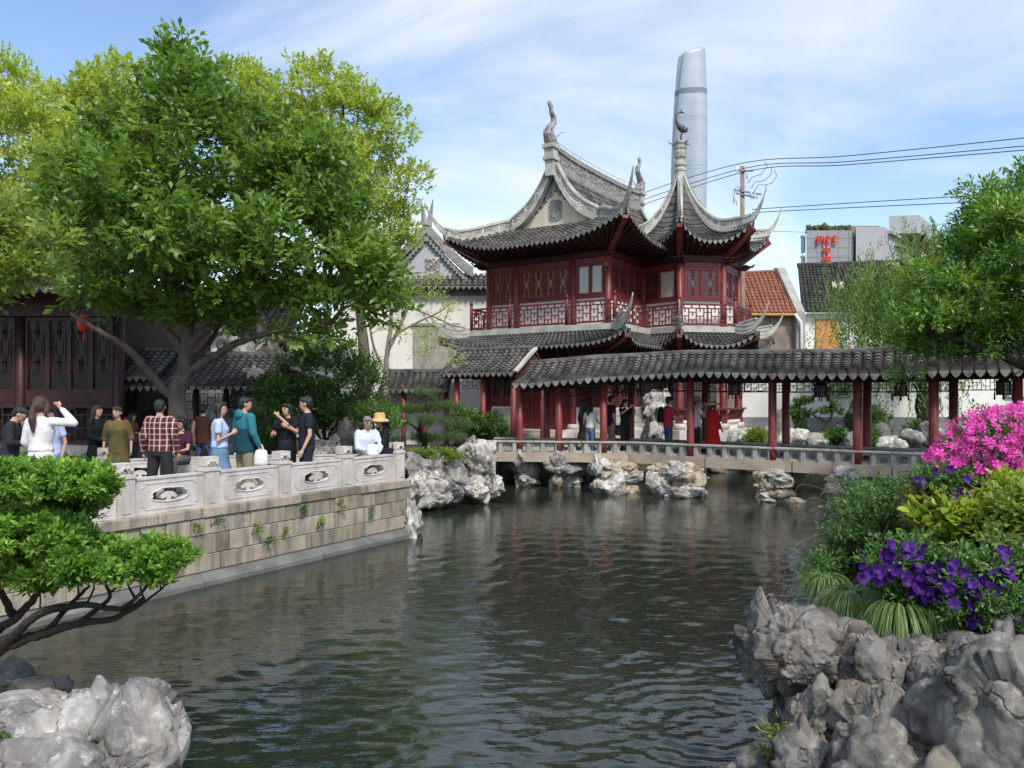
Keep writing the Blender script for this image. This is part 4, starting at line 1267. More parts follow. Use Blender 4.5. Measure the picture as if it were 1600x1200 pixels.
def rock_arr(c, size, seed, sub=4, nplanes=16, amp=0.10, warp=0.18, freq=1.6, flat=0.55, rot=None, holes=0):
    """angular weathered boulder: cut by random planes, warped and pitted"""
    V, Fc = ico(sub); rg_ = np.random.default_rng(seed)
    N = rg_.normal(size=(nplanes, 3)); N /= np.linalg.norm(N, axis=1)[:, None]
    D = rg_.uniform(flat, 1.0, nplanes)
    dots = np.maximum(V @ N.T, 1e-3)
    rr = D[None, :] / dots
    rr = np.minimum(rr, 1.05)
    k = 55.0
    r = -np.log(np.exp(-k * rr).sum(1)) / k
    p = V * r[:, None]
    wv = np.stack([fbm(p * freq + 7.7 * i, 4, seed + 50 + i) for i in range(3)], 1)
    p = p + wv * warp * 0.35
    # broken facets: cells that step in and out and tilt
    for cells, ca, gs in ((13, 1.45, 1.0), (70, 0.6, 1.2), (240, 0.24, 1.3)):
        if cells > len(V) / 12: continue
        if sub >= 6: cells = int(cells * 2.2)
        sd_ = rg_.normal(size=(cells, 3)); sd_ = sd_ / np.linalg.norm(sd_, axis=1)[:, None] * rg_.uniform(0.6, 1.0, (cells, 1))
        q = p + 0.10 * np.stack([fbm(p * 4 + 3.3 * i, 2, seed + 70 + i) for i in range(3)], 1)
        nn = np.empty(len(q), int)
        for a0 in range(0, len(q), 8000): nn[a0:a0 + 8000] = np.argmin(((q[a0:a0 + 8000, None] - sd_[None]) ** 2 * np.array([1, 1, 0.7])).sum(2), 1)
        hh = rg_.uniform(-0.75, 0.55, cells); gg = rg_.normal(size=(cells, 3)) * gs
        p = p + V * (amp * ca * (hh[nn] + ((q - sd_[nn]) * gg[nn]).sum(1)))[:, None]
    rd = fbm(p * freq * 2.2, 5, seed + 90, 0.55, True)
    fi = fbm(p * freq * 7, 4, seed + 120, 0.6)
    p = p + V * (amp * 0.16 * (rd - 0.3) + amp * 0.16 * fi)[:, None]
    if holes:
        for q in range(holes):
            h = rg_.normal(size=3); h /= np.linalg.norm(h); d_ = np.linalg.norm(p - h * 0.85, axis=1)
            p = p - V * (0.38 * np.exp(-(d_ / 0.26) ** 2))[:, None]
    p = p * np.asarray(size, float)
    if rot is not None:
        p = p @ np.array(rot).T
    return p + np.asarray(c, float), Fc

def rotz(a):
    return np.array([[math.cos(a), -math.sin(a), 0], [math.sin(a), math.cos(a), 0], [0, 0, 1]])
def rotx(a):
    return np.array([[1, 0, 0], [0, math.cos(a), -math.sin(a)], [0, math.sin(a), math.cos(a)]])
def roty(a):
    return np.array([[math.cos(a), 0, math.sin(a)], [0, 1, 0], [-math.sin(a), 0, math.cos(a)]])

def rock(name, c, size, seed, m_, parent=None, sub=4, smooth=True, **kw):
    lab = {k: kw.pop(k) for k in ('label', 'cat', 'group', 'kind') if k in kw}
    V, Fc = rock_arr(c, size, seed, sub, **kw)
    o_ = np.array([c[0], c[1], V[:, 2].min()])
    me = raw_mesh(name, V - o_, Fc, m_, smooth and sub < 5)
    o = link_mesh(name, me, parent, o_)
    return tag(o, **lab)

def px_rock(name, box, d, seed, m_, parent=None, dep=0.8, sub=4, **kw):
    x0, y0, x1, y1 = box
    c = P((x0 + x1) / 2, (y0 + y1) / 2, d); k = d / F
    sx, sz = (x1 - x0) / 2 * k, (y1 - y0) / 2 * k
    return rock(name, c, (sx * 1.32, max(sx, sz) * dep * 1.2, sz * 1.3), seed, m_, parent, sub, **kw)

def limb_path(pts_, n=10):
    """smooth path through control points"""
    p = np.array(pts_, float); k = len(p)
    if k == 2: return p[0] + (p[1] - p[0]) * np.linspace(0, 1, n)[:, None]
    t = np.linspace(0, k - 1, n * (k - 1)); out = []
    for s_ in t:
        i = min(k - 2, int(s_)); f = s_ - i
        a, b, c, d = p[max(0, i - 1)], p[i], p[i + 1], p[min(k - 1, i + 2)]
        out.append(0.5 * ((2 * b) + (-a + c) * f + (2 * a - 5 * b + 4 * c - d) * f * f + (-a + 3 * b - 3 * c + d) * f ** 3))
    return np.array(out)

# ------------------------------------------------------------------ covered zigzag bridge
FP = np.array([(-0.75, 22.2), (3.3, 21.65), (8.75, 17.65), (14.2, 15.3)])   # front edge of the deck in plan
BW = 1.75
def nrm2(i):
    d = FP[i + 1] - FP[i]; d = d / np.linalg.norm(d); return np.array([d[1], -d[0]])
def offs(i, off):
    """mitred offset of vertex i; positive towards the camera"""
    if i == 0: return FP[0] + nrm2(0) * off
    if i == len(FP) - 1: return FP[-1] + nrm2(i - 1) * off
    a, b = nrm2(i - 1), nrm2(i); m_ = unit(a + b); return FP[i] + m_ * off / np.dot(m_, a)
bridge = empty('covered_bridge', (4.5, 20, 0), 'covered corridor bridge with red columns, grey tiled roof and stone parapet across the pond', 'bridge')
def at_px(px, off=0.0):
    """plan point of the offset deck edge line seen at photograph column px"""
    k = (px - CX) / F; best = None
    for i in range(len(FP) - 1):
        a, b = offs(i, off), offs(i + 1, off); d = b - a
        s_ = (k * a[1] - a[0]) / (d[0] - k * d[1])
        if -0.02 <= s_ <= 1.02: best = (a + d * s_, i, s_); break
    return best
# deck and edge beams
for i in range(3):
    q = [offs(i, -0.24), offs(i + 1, -0.24), offs(i + 1, -BW + 0.24), offs(i, -BW + 0.24)]
    d_ = MB(); d_.slab([tuple(a) for a in q], 0.80, 0.90); d_.build('deck', m_greystone, bridge)
    for o0, o1 in ((0.0, -0.236), (-BW + 0.236, -BW)):
        q = [offs(i, o0), offs(i + 1, o0), offs(i + 1, o1), offs(i, o1)]
        L = np.linalg.norm(q[1] - q[0]); k = max(1, int(L / 1.9))
        for j in range(k):
            a0, a1 = j / k, (j + 1) / k - 0.004
            b_ = MB(); b_.slab([tuple(q[0] * (1 - a0) + q[1] * a0), tuple(q[0] * (1 - a1) + q[1] * a1), tuple(q[3] * (1 - a1) + q[2] * a1), tuple(q[3] * (1 - a0) + q[2] * a0)], 0.75, 1.02)
            b_.build('edge_beam', m_tanstone, bridge)
# parapets: little posts, pierced panels and a coping, bay by bay
def unit_panel(blind=False):
    w, h = 0.30, 0.27
    hole = []
    n_ = 24
    for k in range(n_):
        a = 2 * PI * k / n_
        hole.append((math.copysign(abs(math.cos(a)) ** 0.5, math.cos(a)) * 0.095, h / 2 + math.copysign(abs(math.sin(a)) ** 0.5, math.sin(a)) * 0.085))
    mb = panel_mesh(w, h, 0.045, [] if blind else [hole])
    if blind:
        mb.box(-0.1, -0.075, -0.055, -0.034, 0.06, 0.21); mb.box(-0.1, 0.1, -0.055, -0.034, 0.2, 0.225); mb.box(-0.1, 0.1, -0.055, -0.034, 0.045, 0.065)
    return mb
me_panel = to_mesh(unit_panel(), 'parapet_panel', m_greystone)
me_blind = to_mesh(unit_panel(True), 'parapet_panel', m_greystone)
_q = MB(); _q.box(-0.055, 0.055, -0.09, 0.09, 0, 0.27); me_ppost = to_mesh(_q, 'parapet_post', m_greystone)
def parapet(off, blind_to=None):
    for i in range(3):
        a, b = offs(i, off), offs(i + 1, off); d = b - a; L = np.linalg.norm(d); ang = math.atan2(d[1], d[0])
        n_ = int(round(L / 0.41)); st = L / n_
        for k in range(n_):
            p = a + d * (k + 0.5) / n_; q = a + d * (k / n_)
            bl = blind_to is not None and p[0] < blind_to
            link_mesh('parapet_panel', me_blind if bl else me_panel, bridge, (p[0], p[1], 1.021), (0, 0, ang), ((st - 0.11) / 0.30, 1, 1))
            link_mesh('parapet_post', me_ppost, bridge, (q[0], q[1], 1.021), (0, 0, ang))
        nc = max(1, int(L / 1.3))
        for k in range(nc):
            c_ = MB(); s0, s1 = k / nc, (k + 1) / nc - 0.005
            c_.obox(frame(np.array([*a, 0]), ux=np.array([*d, 0])), s0 * L - (0.0 if k else 0.02), s1 * L, -0.115, 0.115, 1.293, 1.35)
            c_.build('coping', m_greystone, bridge, bevel=0.012)
parapet(-0.12, 1.4); parapet(-BW + 0.12)
# columns
m_shade = m_darkwood
front_px = [812, 873, 943, 1079, 1207, 1340, 1459, 1590]
back_px = [854, 921, 986, 1102, 1228, 1355, 1490]
def roof_z_at(p_x, which):
    xs = [-0.3, 2.6, 4.8, 6.6, 8.6, 9.4, 14.0]
    return np.interp(p_x, xs, [2.90, 3.14, 3.24, 3.15, 3.11, 3.16, 3.2] if which == 'e' else [3.50, 3.74, 3.81, 3.74, 3.68, 3.74, 3.76])
fcols, bcols = [], []
for px in front_px:
    r = at_px(px, -0.12)
    if r is None: continue
    p = r[0]; fcols.append((p, r[1])); column(bridge, p, 1.02, roof_z_at(p[0], 'e') + 0.06, 0.105, False)
    k_ = MB(); k_.lathe((p[0], p[1], 0), [(0.16, 1.03), (0.14, 1.06)], 8); 
for px in back_px:
    r = at_px(px, -BW + 0.12)
    if r is None: continue
    p = r[0]; bcols.append((p, r[1])); column(bridge, p, 1.02, roof_z_at(p[0], 'e') + 0.06, 0.105, False)
# roof: three straight lengths, each a front and a back slope
START = at_px(800, 0.42)[2]
for i in range(3):
    ra, rb = (offs(i, -BW / 2), offs(i + 1, -BW / 2)); ea, eb = offs(i, 0.42), offs(i + 1, 0.42); ba, bb = offs(i, -BW - 0.42), offs(i + 1, -BW - 0.42)
    if i == 0:
        ea = ea * (1 - START) + eb * START; ra = ra * (1 - START) + rb * START; ba = ba * (1 - START) + bb * START
        ra = ra + (rb - ra) * 0.09
    z = lambda p, w_: roof_z_at(p[0], w_)
    P3 = lambda p, w_: np.array([p[0], p[1], z(p, w_)])
    def mk(r0, r1, e0, e1):
        S0 = face_surf(np.append(r0, 0), np.append(r1, 0), np.append(e0, 0), np.append(e1, 0), 0, 0, 0.0)
        def S(x, t):
            p = S0(x, t).copy()
            zr = roof_z_at((r0 * (1 - x) + r1 * x)[0], 'r'); ze = roof_z_at((e0 * (1 - x) + e1 * x)[0], 'e')
            p[2] = zr + (ze - zr) * t - 0.10 * math.sin(PI * t) + (0.05 * (1 - (x / 0.12)) if (i == 0 and x < 0.12) else 0)
            return p
        return S
    W_ = np.linalg.norm(eb - ea)
    rp_ = roof_part(bridge, 'roof', [dict(S=mk(ra, rb, ea, eb), W=W_, Ls=1.55, taper=1.0)], pitch=0.232, r=0.1, tl=0.155, singles=True)
    roof_part(bridge, 'rear_roof', [dict(S=mk(rb, ra, bb, ba), W=W_, Ls=1.55, taper=1.0)], pitch=0.232, r=0.1, tl=0.3)
    # rolled ridge
    rr_ = MB(); xs = np.linspace(0, 1, 14)
    pth = np.array([[*(ra * (1 - x) + rb * x), roof_z_at((ra * (1 - x) + rb * x)[0], 'r')] for x in xs])
    rr_.tube(pth + UZ * 0.03, 0.1, 10); rr_.build('ridge_roll', m_tile, rp_)
    # under the eaves: plate, purlin boards, ceiling
    so = MB(); nn = 12
    ev = [np.array([*(ea * (1 - x) + eb * x), 0]) for x in np.linspace(0, 1, nn)]
    rv = [np.array([*(ra * (1 - x) + rb * x), 0]) for x in np.linspace(0, 1, nn)]
    bv = [np.array([*(ba * (1 - x) + bb * x), 0]) for x in np.linspace(0, 1, nn)]
    for a in ev: a[2] = roof_z_at(a[0], 'e') - 0.06
    for a in rv: a[2] = roof_z_at(a[0], 'r') - 0.12
    for a in bv: a[2] = roof_z_at(a[0], 'e') - 0.06
    so.add(ev + rv + bv, [(j, j + 1, nn + j + 1, nn + j) for j in range(nn - 1)] + [(nn + j, nn + j + 1, 2 * nn + j + 1, 2 * nn + j) for j in range(nn - 1)])
    so.build('soffit', m_darkwood, rp_)
    for off in (-0.12, -BW + 0.12):
        pb = MB(); a0, b0 = offs(i, off), offs(i + 1, off)
        if i == 0: a0 = a0 * (1 - START * 1.0) + b0 * START
        pt = [np.array([*(a0 * (1 - x) + b0 * x), roof_z_at((a0 * (1 - x) + b0 * x)[0], 'e') - 0.02]) for x in np.linspace(0, 1, 8)]
        pb.sweep(pt, 0.1, -0.12, 0.12); pb.build('plate', m_darkwood, rp_)
# hanging lattices between columns
for cols, nm in ((fcols, 0), (bcols, 1)):
    for (a, ia), (b, ib) in zip(cols, cols[1:]):
        A, B = np.append(a, 0), np.append(b, 0); L = np.linalg.norm(B - A)
        fr = frame(A, ux=B - A); za_, zb_ = roof_z_at(a[0], 'e') - 0.13, roof_z_at(b[0], 'e') - 0.13
        zt = min(za_, zb_)
        l = MB(); l.obox(fr, 0.08, L - 0.08, -0.014, 0.014, zt - 0.27, zt - 0.25); l.obox(fr, 0.08, L - 0.08, -0.014, 0.014, zt - 0.02, zt + 0.03)
        fret(l, fr, 0.1, L - 0.1, zt - 0.25, zt - 0.01, 0.085, 0.014, -0.009, 0.009)
        for x0, x1 in ((0.08, 0.2), (L - 0.2, L - 0.08)):
            l.obox(fr, x0, x1, -0.012, 0.012, zt - 0.46, zt - 0.27) if False else None
            l.obox(fr, x0 if x0 < 1e-9 + 0.1 else x1 - 0.02, (x0 + 0.02) if x0 < 0.1 else x1, -0.012, 0.012, zt - 0.42, zt)
        l.build('hanging_lattice', m_blackwood, bridge, kind='stuff')
# rock piers
def pier(d, boxes, seed, m_list):
    xs = [b for bx in boxes for b in (bx[0], bx[2])]; ys = [b for bx in boxes for b in (bx[1], bx[3])]
    x0, x1, y1 = min(xs), max(xs), max(ys)
    cx_ = (x0 + x1) / 2; c = P(cx_, y1, d + 0.55); hw = (x1 - x0) / 2 * d / F
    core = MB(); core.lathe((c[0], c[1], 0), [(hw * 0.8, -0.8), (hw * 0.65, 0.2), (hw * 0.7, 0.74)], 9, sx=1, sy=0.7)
    o = core.build('pier', m_rockdark, bridge)
    for k, bx in enumerate(boxes):
        px_rock('pier_stone', bx[:4], d + (bx[4] if len(bx) > 4 else 0.0), seed * 13 + k, m_list[k % len(m_list)], o, 0.85, 5, amp=0.16, warp=0.22, flat=0.66)
    return o
yb = lambda d: HY + CAMZ / d * F
pier(22.35, [(800, 702, 818, 730, -.1), (803, 722, 838, 744, .2), (804, 738, 838, 760, .25)], 2, [m_rockpale, m_rockgrey])
pier(22.1, [(852, 709, 882, 736, -.1), (862, 724, 906, 746, .2), (862, 738, 886, 766, .15), (880, 742, 906, 766, .2)], 3, [m_rockpale, m_rockgrey, m_rockwarm])
pier(20.9, [(926, 714, 948, 738, -.2), (921, 722, 965, 745, .1), (928, 733, 972, 778, -.1), (958, 720, 994, 740, .15), (964, 735, 997, 756, .15), (966, 750, 996, 778, .2)], 4, [m_rockpale, m_rockwarm, m_rockpale, m_rockwarm])
pier(20.2, [(1018, 724, 1050, 748, .1), (1015, 742, 1050, 772, 0), (1024, 762, 1046, 780, .1), (1040, 722, 1076, 748, -.1), (1052, 730, 1102, 764, .1), (1052, 756, 1102, 782, .0)], 5, [m_rockwarm, m_rockpale])
pier(19.2, [(1178, 736, 1202, 754, .1), (1198, 734, 1232, 752, 0), (1182, 750, 1206, 768, .05), (1202, 748, 1234, 764, 0), (1186, 764, 1212, 780, .1), (1204, 760, 1238, 778, 0), (1188, 774, 1216, 788, .1), (1208, 772, 1230, 788, .05), (1226, 776, 1251, 788, 0.0)], 6, [m_rockwarm, m_rockpale, m_rockwarm])
pier(18.0, [(1292, 742, 1316, 760, .1), (1308, 736, 1336, 756, 0), (1290, 754, 1320, 774, .05), (1318, 750, 1350, 772, 0), (1296, 770, 1326, 790, .1), (1318, 766, 1350, 800, .1), (1294, 784, 1322, 805, 0)], 7, [m_rockwarm, m_rockpale])
pier(16.6, [(1440, 760, 1480, 790, .1), (1445, 785, 1490, 818, 0.1)], 8, [m_rockwarm])

# hanging palace lanterns
m_lant = mat('dark_lantern_wood', (0.03, 0.012, 0.01), 0.5, 0.2, 5)
m_lantg = mat('smoky_lantern_glass', (0.16, 0.12, 0.10), 0.2, 0.3, 6, spec=0.6)
for px, lab in ((1147, 'dark hexagonal palace lantern hanging beside the red-coated woman'), (1282, 'dark tasselled palace lantern hanging in front of the garden pine'),
                (1407, 'dark tasselled palace lantern hanging under the low tree branch'), (1568, 'dark tasselled palace lantern at the bridge end by the pink azalea')):
    r = at_px(px, -BW / 2)
    if r is None: continue
    p = r[0]; zt = roof_z_at(p[0], 'e')
    root = empty('palace_lantern', (p[0], p[1], zt - 0.62), lab, 'lantern', 'palace lanterns under the corridor roof')
    f = MB()
    for k in range(6):
        a = k * PI / 3; b = (k + 1) * PI / 3
        for z0, r_ in ((zt - 0.5, 0.15), (zt - 0.22, 0.15)):
            f.bar((p[0] + r_ * math.cos(a), p[1] + r_ * math.sin(a), z0), (p[0] + r_ * math.cos(b), p[1] + r_ * math.sin(b), z0), 0.022, 0.03)
        f.bar((p[0] + .15 * math.cos(a), p[1] + .15 * math.sin(a), zt - 0.52), (p[0] + .15 * math.cos(a), p[1] + .15 * math.sin(a), zt - 0.2), 0.024, 0.024)
        f.tube([(p[0] + .15 * math.cos(a), p[1] + .15 * math.sin(a), zt - 0.2), (p[0] + .21 * math.cos(a), p[1] + .21 * math.sin(a), zt - 0.15)], [0.012, 0.006], 4)
    f.tube([(p[0], p[1], zt - 0.2), (p[0], p[1], zt + 0.45)], 0.008, 5); f.lathe((p[0], p[1], 0), [(0.16, zt - 0.22), (0.1, zt - 0.14), (0.03, zt - 0.1)], 6)
    f.build('frame', m_lant, root)
    g_ = MB(); g_.lathe((p[0], p[1], 0), [(0.135, zt - 0.49), (0.135, zt - 0.23)], 6); g_.build('glass_shade', m_lantg, root)
    for k in range(6):
        a = k * PI / 3; x, y = p[0] + .2 * math.cos(a), p[1] + .2 * math.sin(a)
        t_ = MB(); t_.tube([(x, y, zt - 0.16), (x, y, zt - 0.45)], 0.005, 4); t_.tube([(x, y, zt - 0.45), (x, y, zt - 0.62)], [0.01, 0.018], 6); t_.build('tassel', m_lant, root)

# ------------------------------------------------------------------ galleries beside the pavilion
gal = empty('side_gallery', P(745, 690, 25.8), 'short open gallery with red gable end joining the pavilion to the bridge', 'gallery')
ge0, ge1 = P(682, 585, 26.4), P(803, 581, 24.6); ge1[2] = ge0[2]
up_ = HV * 1.25
r0_, r1_ = ge0 + up_ + UZ * 0.82, ge1 + up_ + UZ * 0.82
b0_, b1_ = ge0 + up_ * 2, ge1 + up_ * 2
gr1 = roof_part(gal, 'roof', [dict(S=face_surf(r0_, r1_, ge0, ge1, 0, 0.22, 0), W=np.linalg.norm(ge1 - ge0), Ls=1.5, taper=1.0)], pitch=0.232, r=0.1, tl=0.16, singles=True)
roof_part(gal, 'rear_roof', [dict(S=face_surf(r1_, r0_, b1_, b0_, 0, 0.22, 0), W=np.linalg.norm(ge1 - ge0), Ls=1.5, taper=1.0)], pitch=0.232, r=0.1, tl=0.3)
rr_ = MB(); rr_.tube([r0_ + UZ * .04, r1_ + UZ * .04], 0.11, 10); rr_.build('ridge_roll', m_tile, gr1)
gd = unit(ge1 - ge0)
gb = MB(); fr = (ge1 - gd * 0.06, unit(up_ * np.array([1, 1, 0])), gd, UZ)
gb.prism(fr, [(0.05, -0.12), (1.25, 0.66), (2.45, -0.12), (2.2, -0.2), (1.25, 0.3), (0.3, -0.2)], 0, 0.05); gb.build('bargeboard', m_redwood, gal)
gb = MB(); gb.prism((fr[0] - gd * 0.3, fr[1], fr[2], fr[3]), [(0.25, -0.18), (1.25, 0.58), (2.25, -0.18)], 0, 0.05); gb.build('gable_boards', m_redwood, gal)
vt = MB(); vt.bar(ge1 + gd * 0.05 + UZ * 0.04, r1_ + gd * 0.05 + UZ * 0.04, 0.16, 0.07); vt.build('verge_tiles', m_ridge, gal)
so = MB(); so.add([ge0 - UZ * .07, ge1 - UZ * .07, r1_ - UZ * .12, r0_ - UZ * .12, b0_ - UZ * .07, b1_ - UZ * .07], [(0, 1, 2, 3), (3, 2, 5, 4)]); so.build('soffit', m_darkwood, gr1)
for s_ in (0.2, 0.55, 0.93):
    for w_ in (0.32, 2.18):
        p = ge0 + gd * s_ * np.linalg.norm(ge1 - ge0) + HV * w_
        column(gal, p, 0.86, ge0[2] + 0.2, 0.1, False)
for w_ in (0.32, 2.18):
    pb = MB(); a = ge0 + HV * w_; b = ge1 + HV * w_; pb.bar(a, b, 0.1, 0.3); pb.build('plate', m_darkwood, gal)
    l = MB(); fr = frame(np.array([a[0], a[1], 0]), ux=gd); L = np.linalg.norm(ge1 - ge0)
    fret(l, fr, 0.7, L - 0.3, ge0[2] - 0.5, ge0[2] - 0.16, 0.1, 0.018, -0.01, 0.01); l.build('hanging_lattice', m_blackwood, gal, kind='stuff')

gal2 = empty('low_gallery', P(650, 700, 28), 'low tiled gallery below the white hall behind the layered pine', 'gallery')
a0, a1 = P(590, 613, 27.3), P(700, 609, 26.8); a1[2] = a0[2] = 2.85
q0, q1 = P(600, 585, 28.6), P(708, 585, 28.0); q0[2] = q1[2] = 3.5
g2 = roof_part(gal2, 'roof', [dict(S=face_surf(q0, q1, a0, a1, 0, 0.16, 0), W=np.linalg.norm(a1 - a0), Ls=1.45, taper=1.0)], pitch=0.24, r=0.1, tl=0.17)
rr_ = MB(); rr_.tube([q0 + UZ * .03, q1 + UZ * .03], 0.11, 10); rr_.build('ridge_roll', m_tile, g2)
wl = MB(); wl.add([a0 - UZ * .06, a1 - UZ * .06, q1 - UZ * .14, q0 - UZ * .14], [(0, 1, 2, 3)]); wl.build('soffit', m_darkwood, g2)
wl = MB(); wl.box(q0[0], q1[0], 28.3, 28.45, 0.85, 3.3); wl.build('rear_wall', m_white, gal2)
for x in np.linspace(a0[0] + 0.15, a1[0] - 0.1, 4): column(gal2, (x, 27.35), 0.86, 3.0, 0.09, False)
for k in range(3):
    l = MB(); x0_ = np.linspace(a0[0] + 0.15, a1[0] - 0.1, 4)[k]; fret(l, frame((x0_, 27.35, 0), ang=0), 0.1, 0.72, 2.35, 2.7, 0.1, 0.018, -.01, .01); l.build('hanging_lattice', m_blackwood, gal2, kind='stuff')
# ------------------------------------------------------------------ buildings behind
# white hall with grey gable
wh = empty('white_hall', P(680, 700, 36), 'white walled hall with grey gable, carved plaque and tiled pent roof', 'hall')
Y0 = 36.0
X = lambda px, d=Y0: (px - CX) / F * d
Zp = lambda py, d=Y0: CAMZ - (py - HY) / F * d
b = MB(); b.box(X(520), X(800), Y0, Y0 + 9, 0.8, Zp(462)); b.build('wall', m_white, wh)
b = MB(); b.box(X(520), X(800), Y0 - 0.06, Y0 + 9, Zp(462) + 0.002, Zp(447)); b.build('brick_band', m_greywall, wh)
S = face_surf(np.array([X(510), Y0 + 0.2, Zp(428)]), np.array([X(800), Y0 + 0.2, Zp(428)]), np.array([X(510), Y0 - 0.5, Zp(450)]), np.array([X(800), Y0 - 0.5, Zp(450)]), 0, 0.05, 0)
roof_part(wh, 'pent_roof', [dict(S=S, W=X(800) - X(510), Ls=0.9, taper=1.0)], pitch=0.26, r=0.11, tl=0.2)
ap, hw_ = X(667), X(735) - X(667)
b = MB(); f = (np.array([ap, Y0 - 0.02, 0]), np.array([1.0, 0, 0]), np.array([0, -1.0, 0]), UZ)
gp = lambda u: Zp(436) + (Zp(366) - Zp(436)) * (1 - abs(u)) ** 1.15
us_ = np.linspace(-1, 1, 17)
m_ggable = mat('blue_grey_gable_plaster', (0.42, 0.44, 0.46), 0.85, 0.08, 1.2, 0.1, 10)
b.prism(f, [(-hw_, Zp(440))] + [(u * hw_, gp(u)) for u in us_] + [(hw_, Zp(440))], -0.4, 0.0); gbl = b.build('gable', m_ggable, wh)
for s_ in (-1, 1):
    pth = np.array([[ap + s_ * u * hw_ * 1.06, Y0 + 0.02, gp(u) + 0.05] for u in np.linspace(0, 1, 9)])
    r_ = MB(); r_.sweep(pth, 0.5, -0.02, 0.3); r_.sweep(pth, 0.3, 0.3, 0.5); r_.build('verge_ridge', m_ridge_dk, gbl)
    r_ = MB()
    for u in np.linspace(0.03, 0.97, 15): r_.box(ap + s_ * u * hw_ - 0.06, ap + s_ * u * hw_ + 0.06, Y0 - 0.2, Y0 - 0.02, gp(u) - 0.3, gp(u) - 0.08)
    r_.build('tooth_course', m_ridge_dk, gbl, kind='stuff')
    pth = np.array([[ap + s_ * (0.05 + k * 0.08), Y0, Zp(366) + 0.4 + 0.3 * k ** 1.3] for k in range(4)])
    r_ = MB(); r_.tube(pth, [0.2, 0.14, 0.08, 0.02], 6); r_.build('finial_horn', m_ridge_dk, gbl)
b = MB(); b.box(ap - 0.05, ap + 0.6, Y0 - 0.1, Y0 - 0.03, Zp(438), Zp(402)); pqo = b.build('carved_plaque', m_ridge_dk, gbl)
b = MB()
for k in range(30): b.ball((ap + 0.275 + rq.uniform(-.24, .24), Y0 - 0.11, Zp(420) + rq.uniform(-.45, .45)), rq.uniform(0.03, 0.08), 5, 4)
for z_ in (Zp(438) + .05, Zp(402) - .05): b.box(ap - 0.05, ap + 0.6, Y0 - 0.14, Y0 - 0.101, z_ - .04, z_ + .04)
b.build('carving', m_ridge, pqo)
b = MB(); b.box(X(646), X(716), Y0 - 0.08, Y0 - 0.02, Zp(590), Zp(508)); b.box(X(643), X(719), Y0 - 0.14, Y0 - 0.015, Zp(509), Zp(505)); b.build('stone_screen', m_greystone, wh)
sl = face_surf(np.array([ap, Y0 + .5, Zp(366)]), np.array([ap, Y0 + 9, Zp(366)]), np.array([ap - hw_ * 1.05, Y0 + .5, Zp(440)]), np.array([ap - hw_ * 1.05, Y0 + 9, Zp(440)]), 0, 0.4, 0)
sr = face_surf(np.array([ap, Y0 + 9, Zp(366)]), np.array([ap, Y0 + .5, Zp(366)]), np.array([ap + hw_ * 1.05, Y0 + 9, Zp(440)]), np.array([ap + hw_ * 1.05, Y0 + .5, Zp(440)]), 0, 0.4, 0)
roof_part(wh, 'roof', [dict(S=sl, W=8.5, Ls=3, taper=1.0), dict(S=sr, W=8.5, Ls=3, taper=1.0)], pitch=0.3, r=0.12, tl=0.3)
# long white wing to its left, seen between leaves
wl_ = empty('white_house', (-11, 31, 0.8), 'white house with dark tiled roof glimpsed behind the big tree', 'house')
b = MB(); b.box(-15, -9.0, 31, 36, 0.8, 5.4); b.build('wall', m_white, wl_)
b = MB(); b.box(-9.0, -7.4, 31.4, 36, 0.8, 4.8); b.build('wall', m_white, wl_)
S = face_surf(np.array([-15.3, 33, 7.0]), np.array([-8.7, 33, 7.0]), np.array([-15.3, 30.5, 5.3]), np.array([-8.7, 30.5, 5.3]), 0, 0.3, 0)
roof_part(wl_, 'roof', [dict(S=S, W=6.6, Ls=3, taper=1.0)], pitch=0.28, r=0.12, tl=0.25)
for x in np.linspace(-13.6, -9.8, 5):
    b = MB(); b.box(x, x + 0.34, 30.93, 31.0, 3.6, 4.9); o_ = b.build('shutter', m_greywall, wl_)

# white garden wall behind the bridge
gw = empty('garden_wall', (14, 31, 0.8), 'long white garden wall with grey base and tiled coping behind the bridge', 'wall')
b = MB(); b.box(9.3, 34, 31.0, 31.4, 1.78, 4.0); b.build('plaster', m_white, gw)
b = MB(); b.box(9.3, 34, 30.94, 31.42, 0.7, 1.78); b.build('grey_base', m_greywall, gw)
S = face_surf(np.array([9.1, 31.2, 4.45]), np.array([34, 31.2, 4.45]), np.array([9.1, 30.75, 4.05]), np.array([34, 30.75, 4.05]), 0, 0.02, 0)
roof_part(gw, 'coping_tiles', [dict(S=S, W=24.9, Ls=0.6, taper=1.0)], pitch=0.25, r=0.1, tl=0.3)
for px in (1308, 1590):
    x = X(px, 31); b = MB(); b.box(x - .5, x + .5, 30.9, 30.99, 2.55, 3.5); o_ = b.build('window', m_greywall, gw)
    l = MB(); fret(l, frame((x, 30.88, 0), ang=0), -0.42, 0.42, 2.62, 3.42, 0.14, 0.03, -.01, .015); l.build('lattice', m_white, o_, kind='stuff')

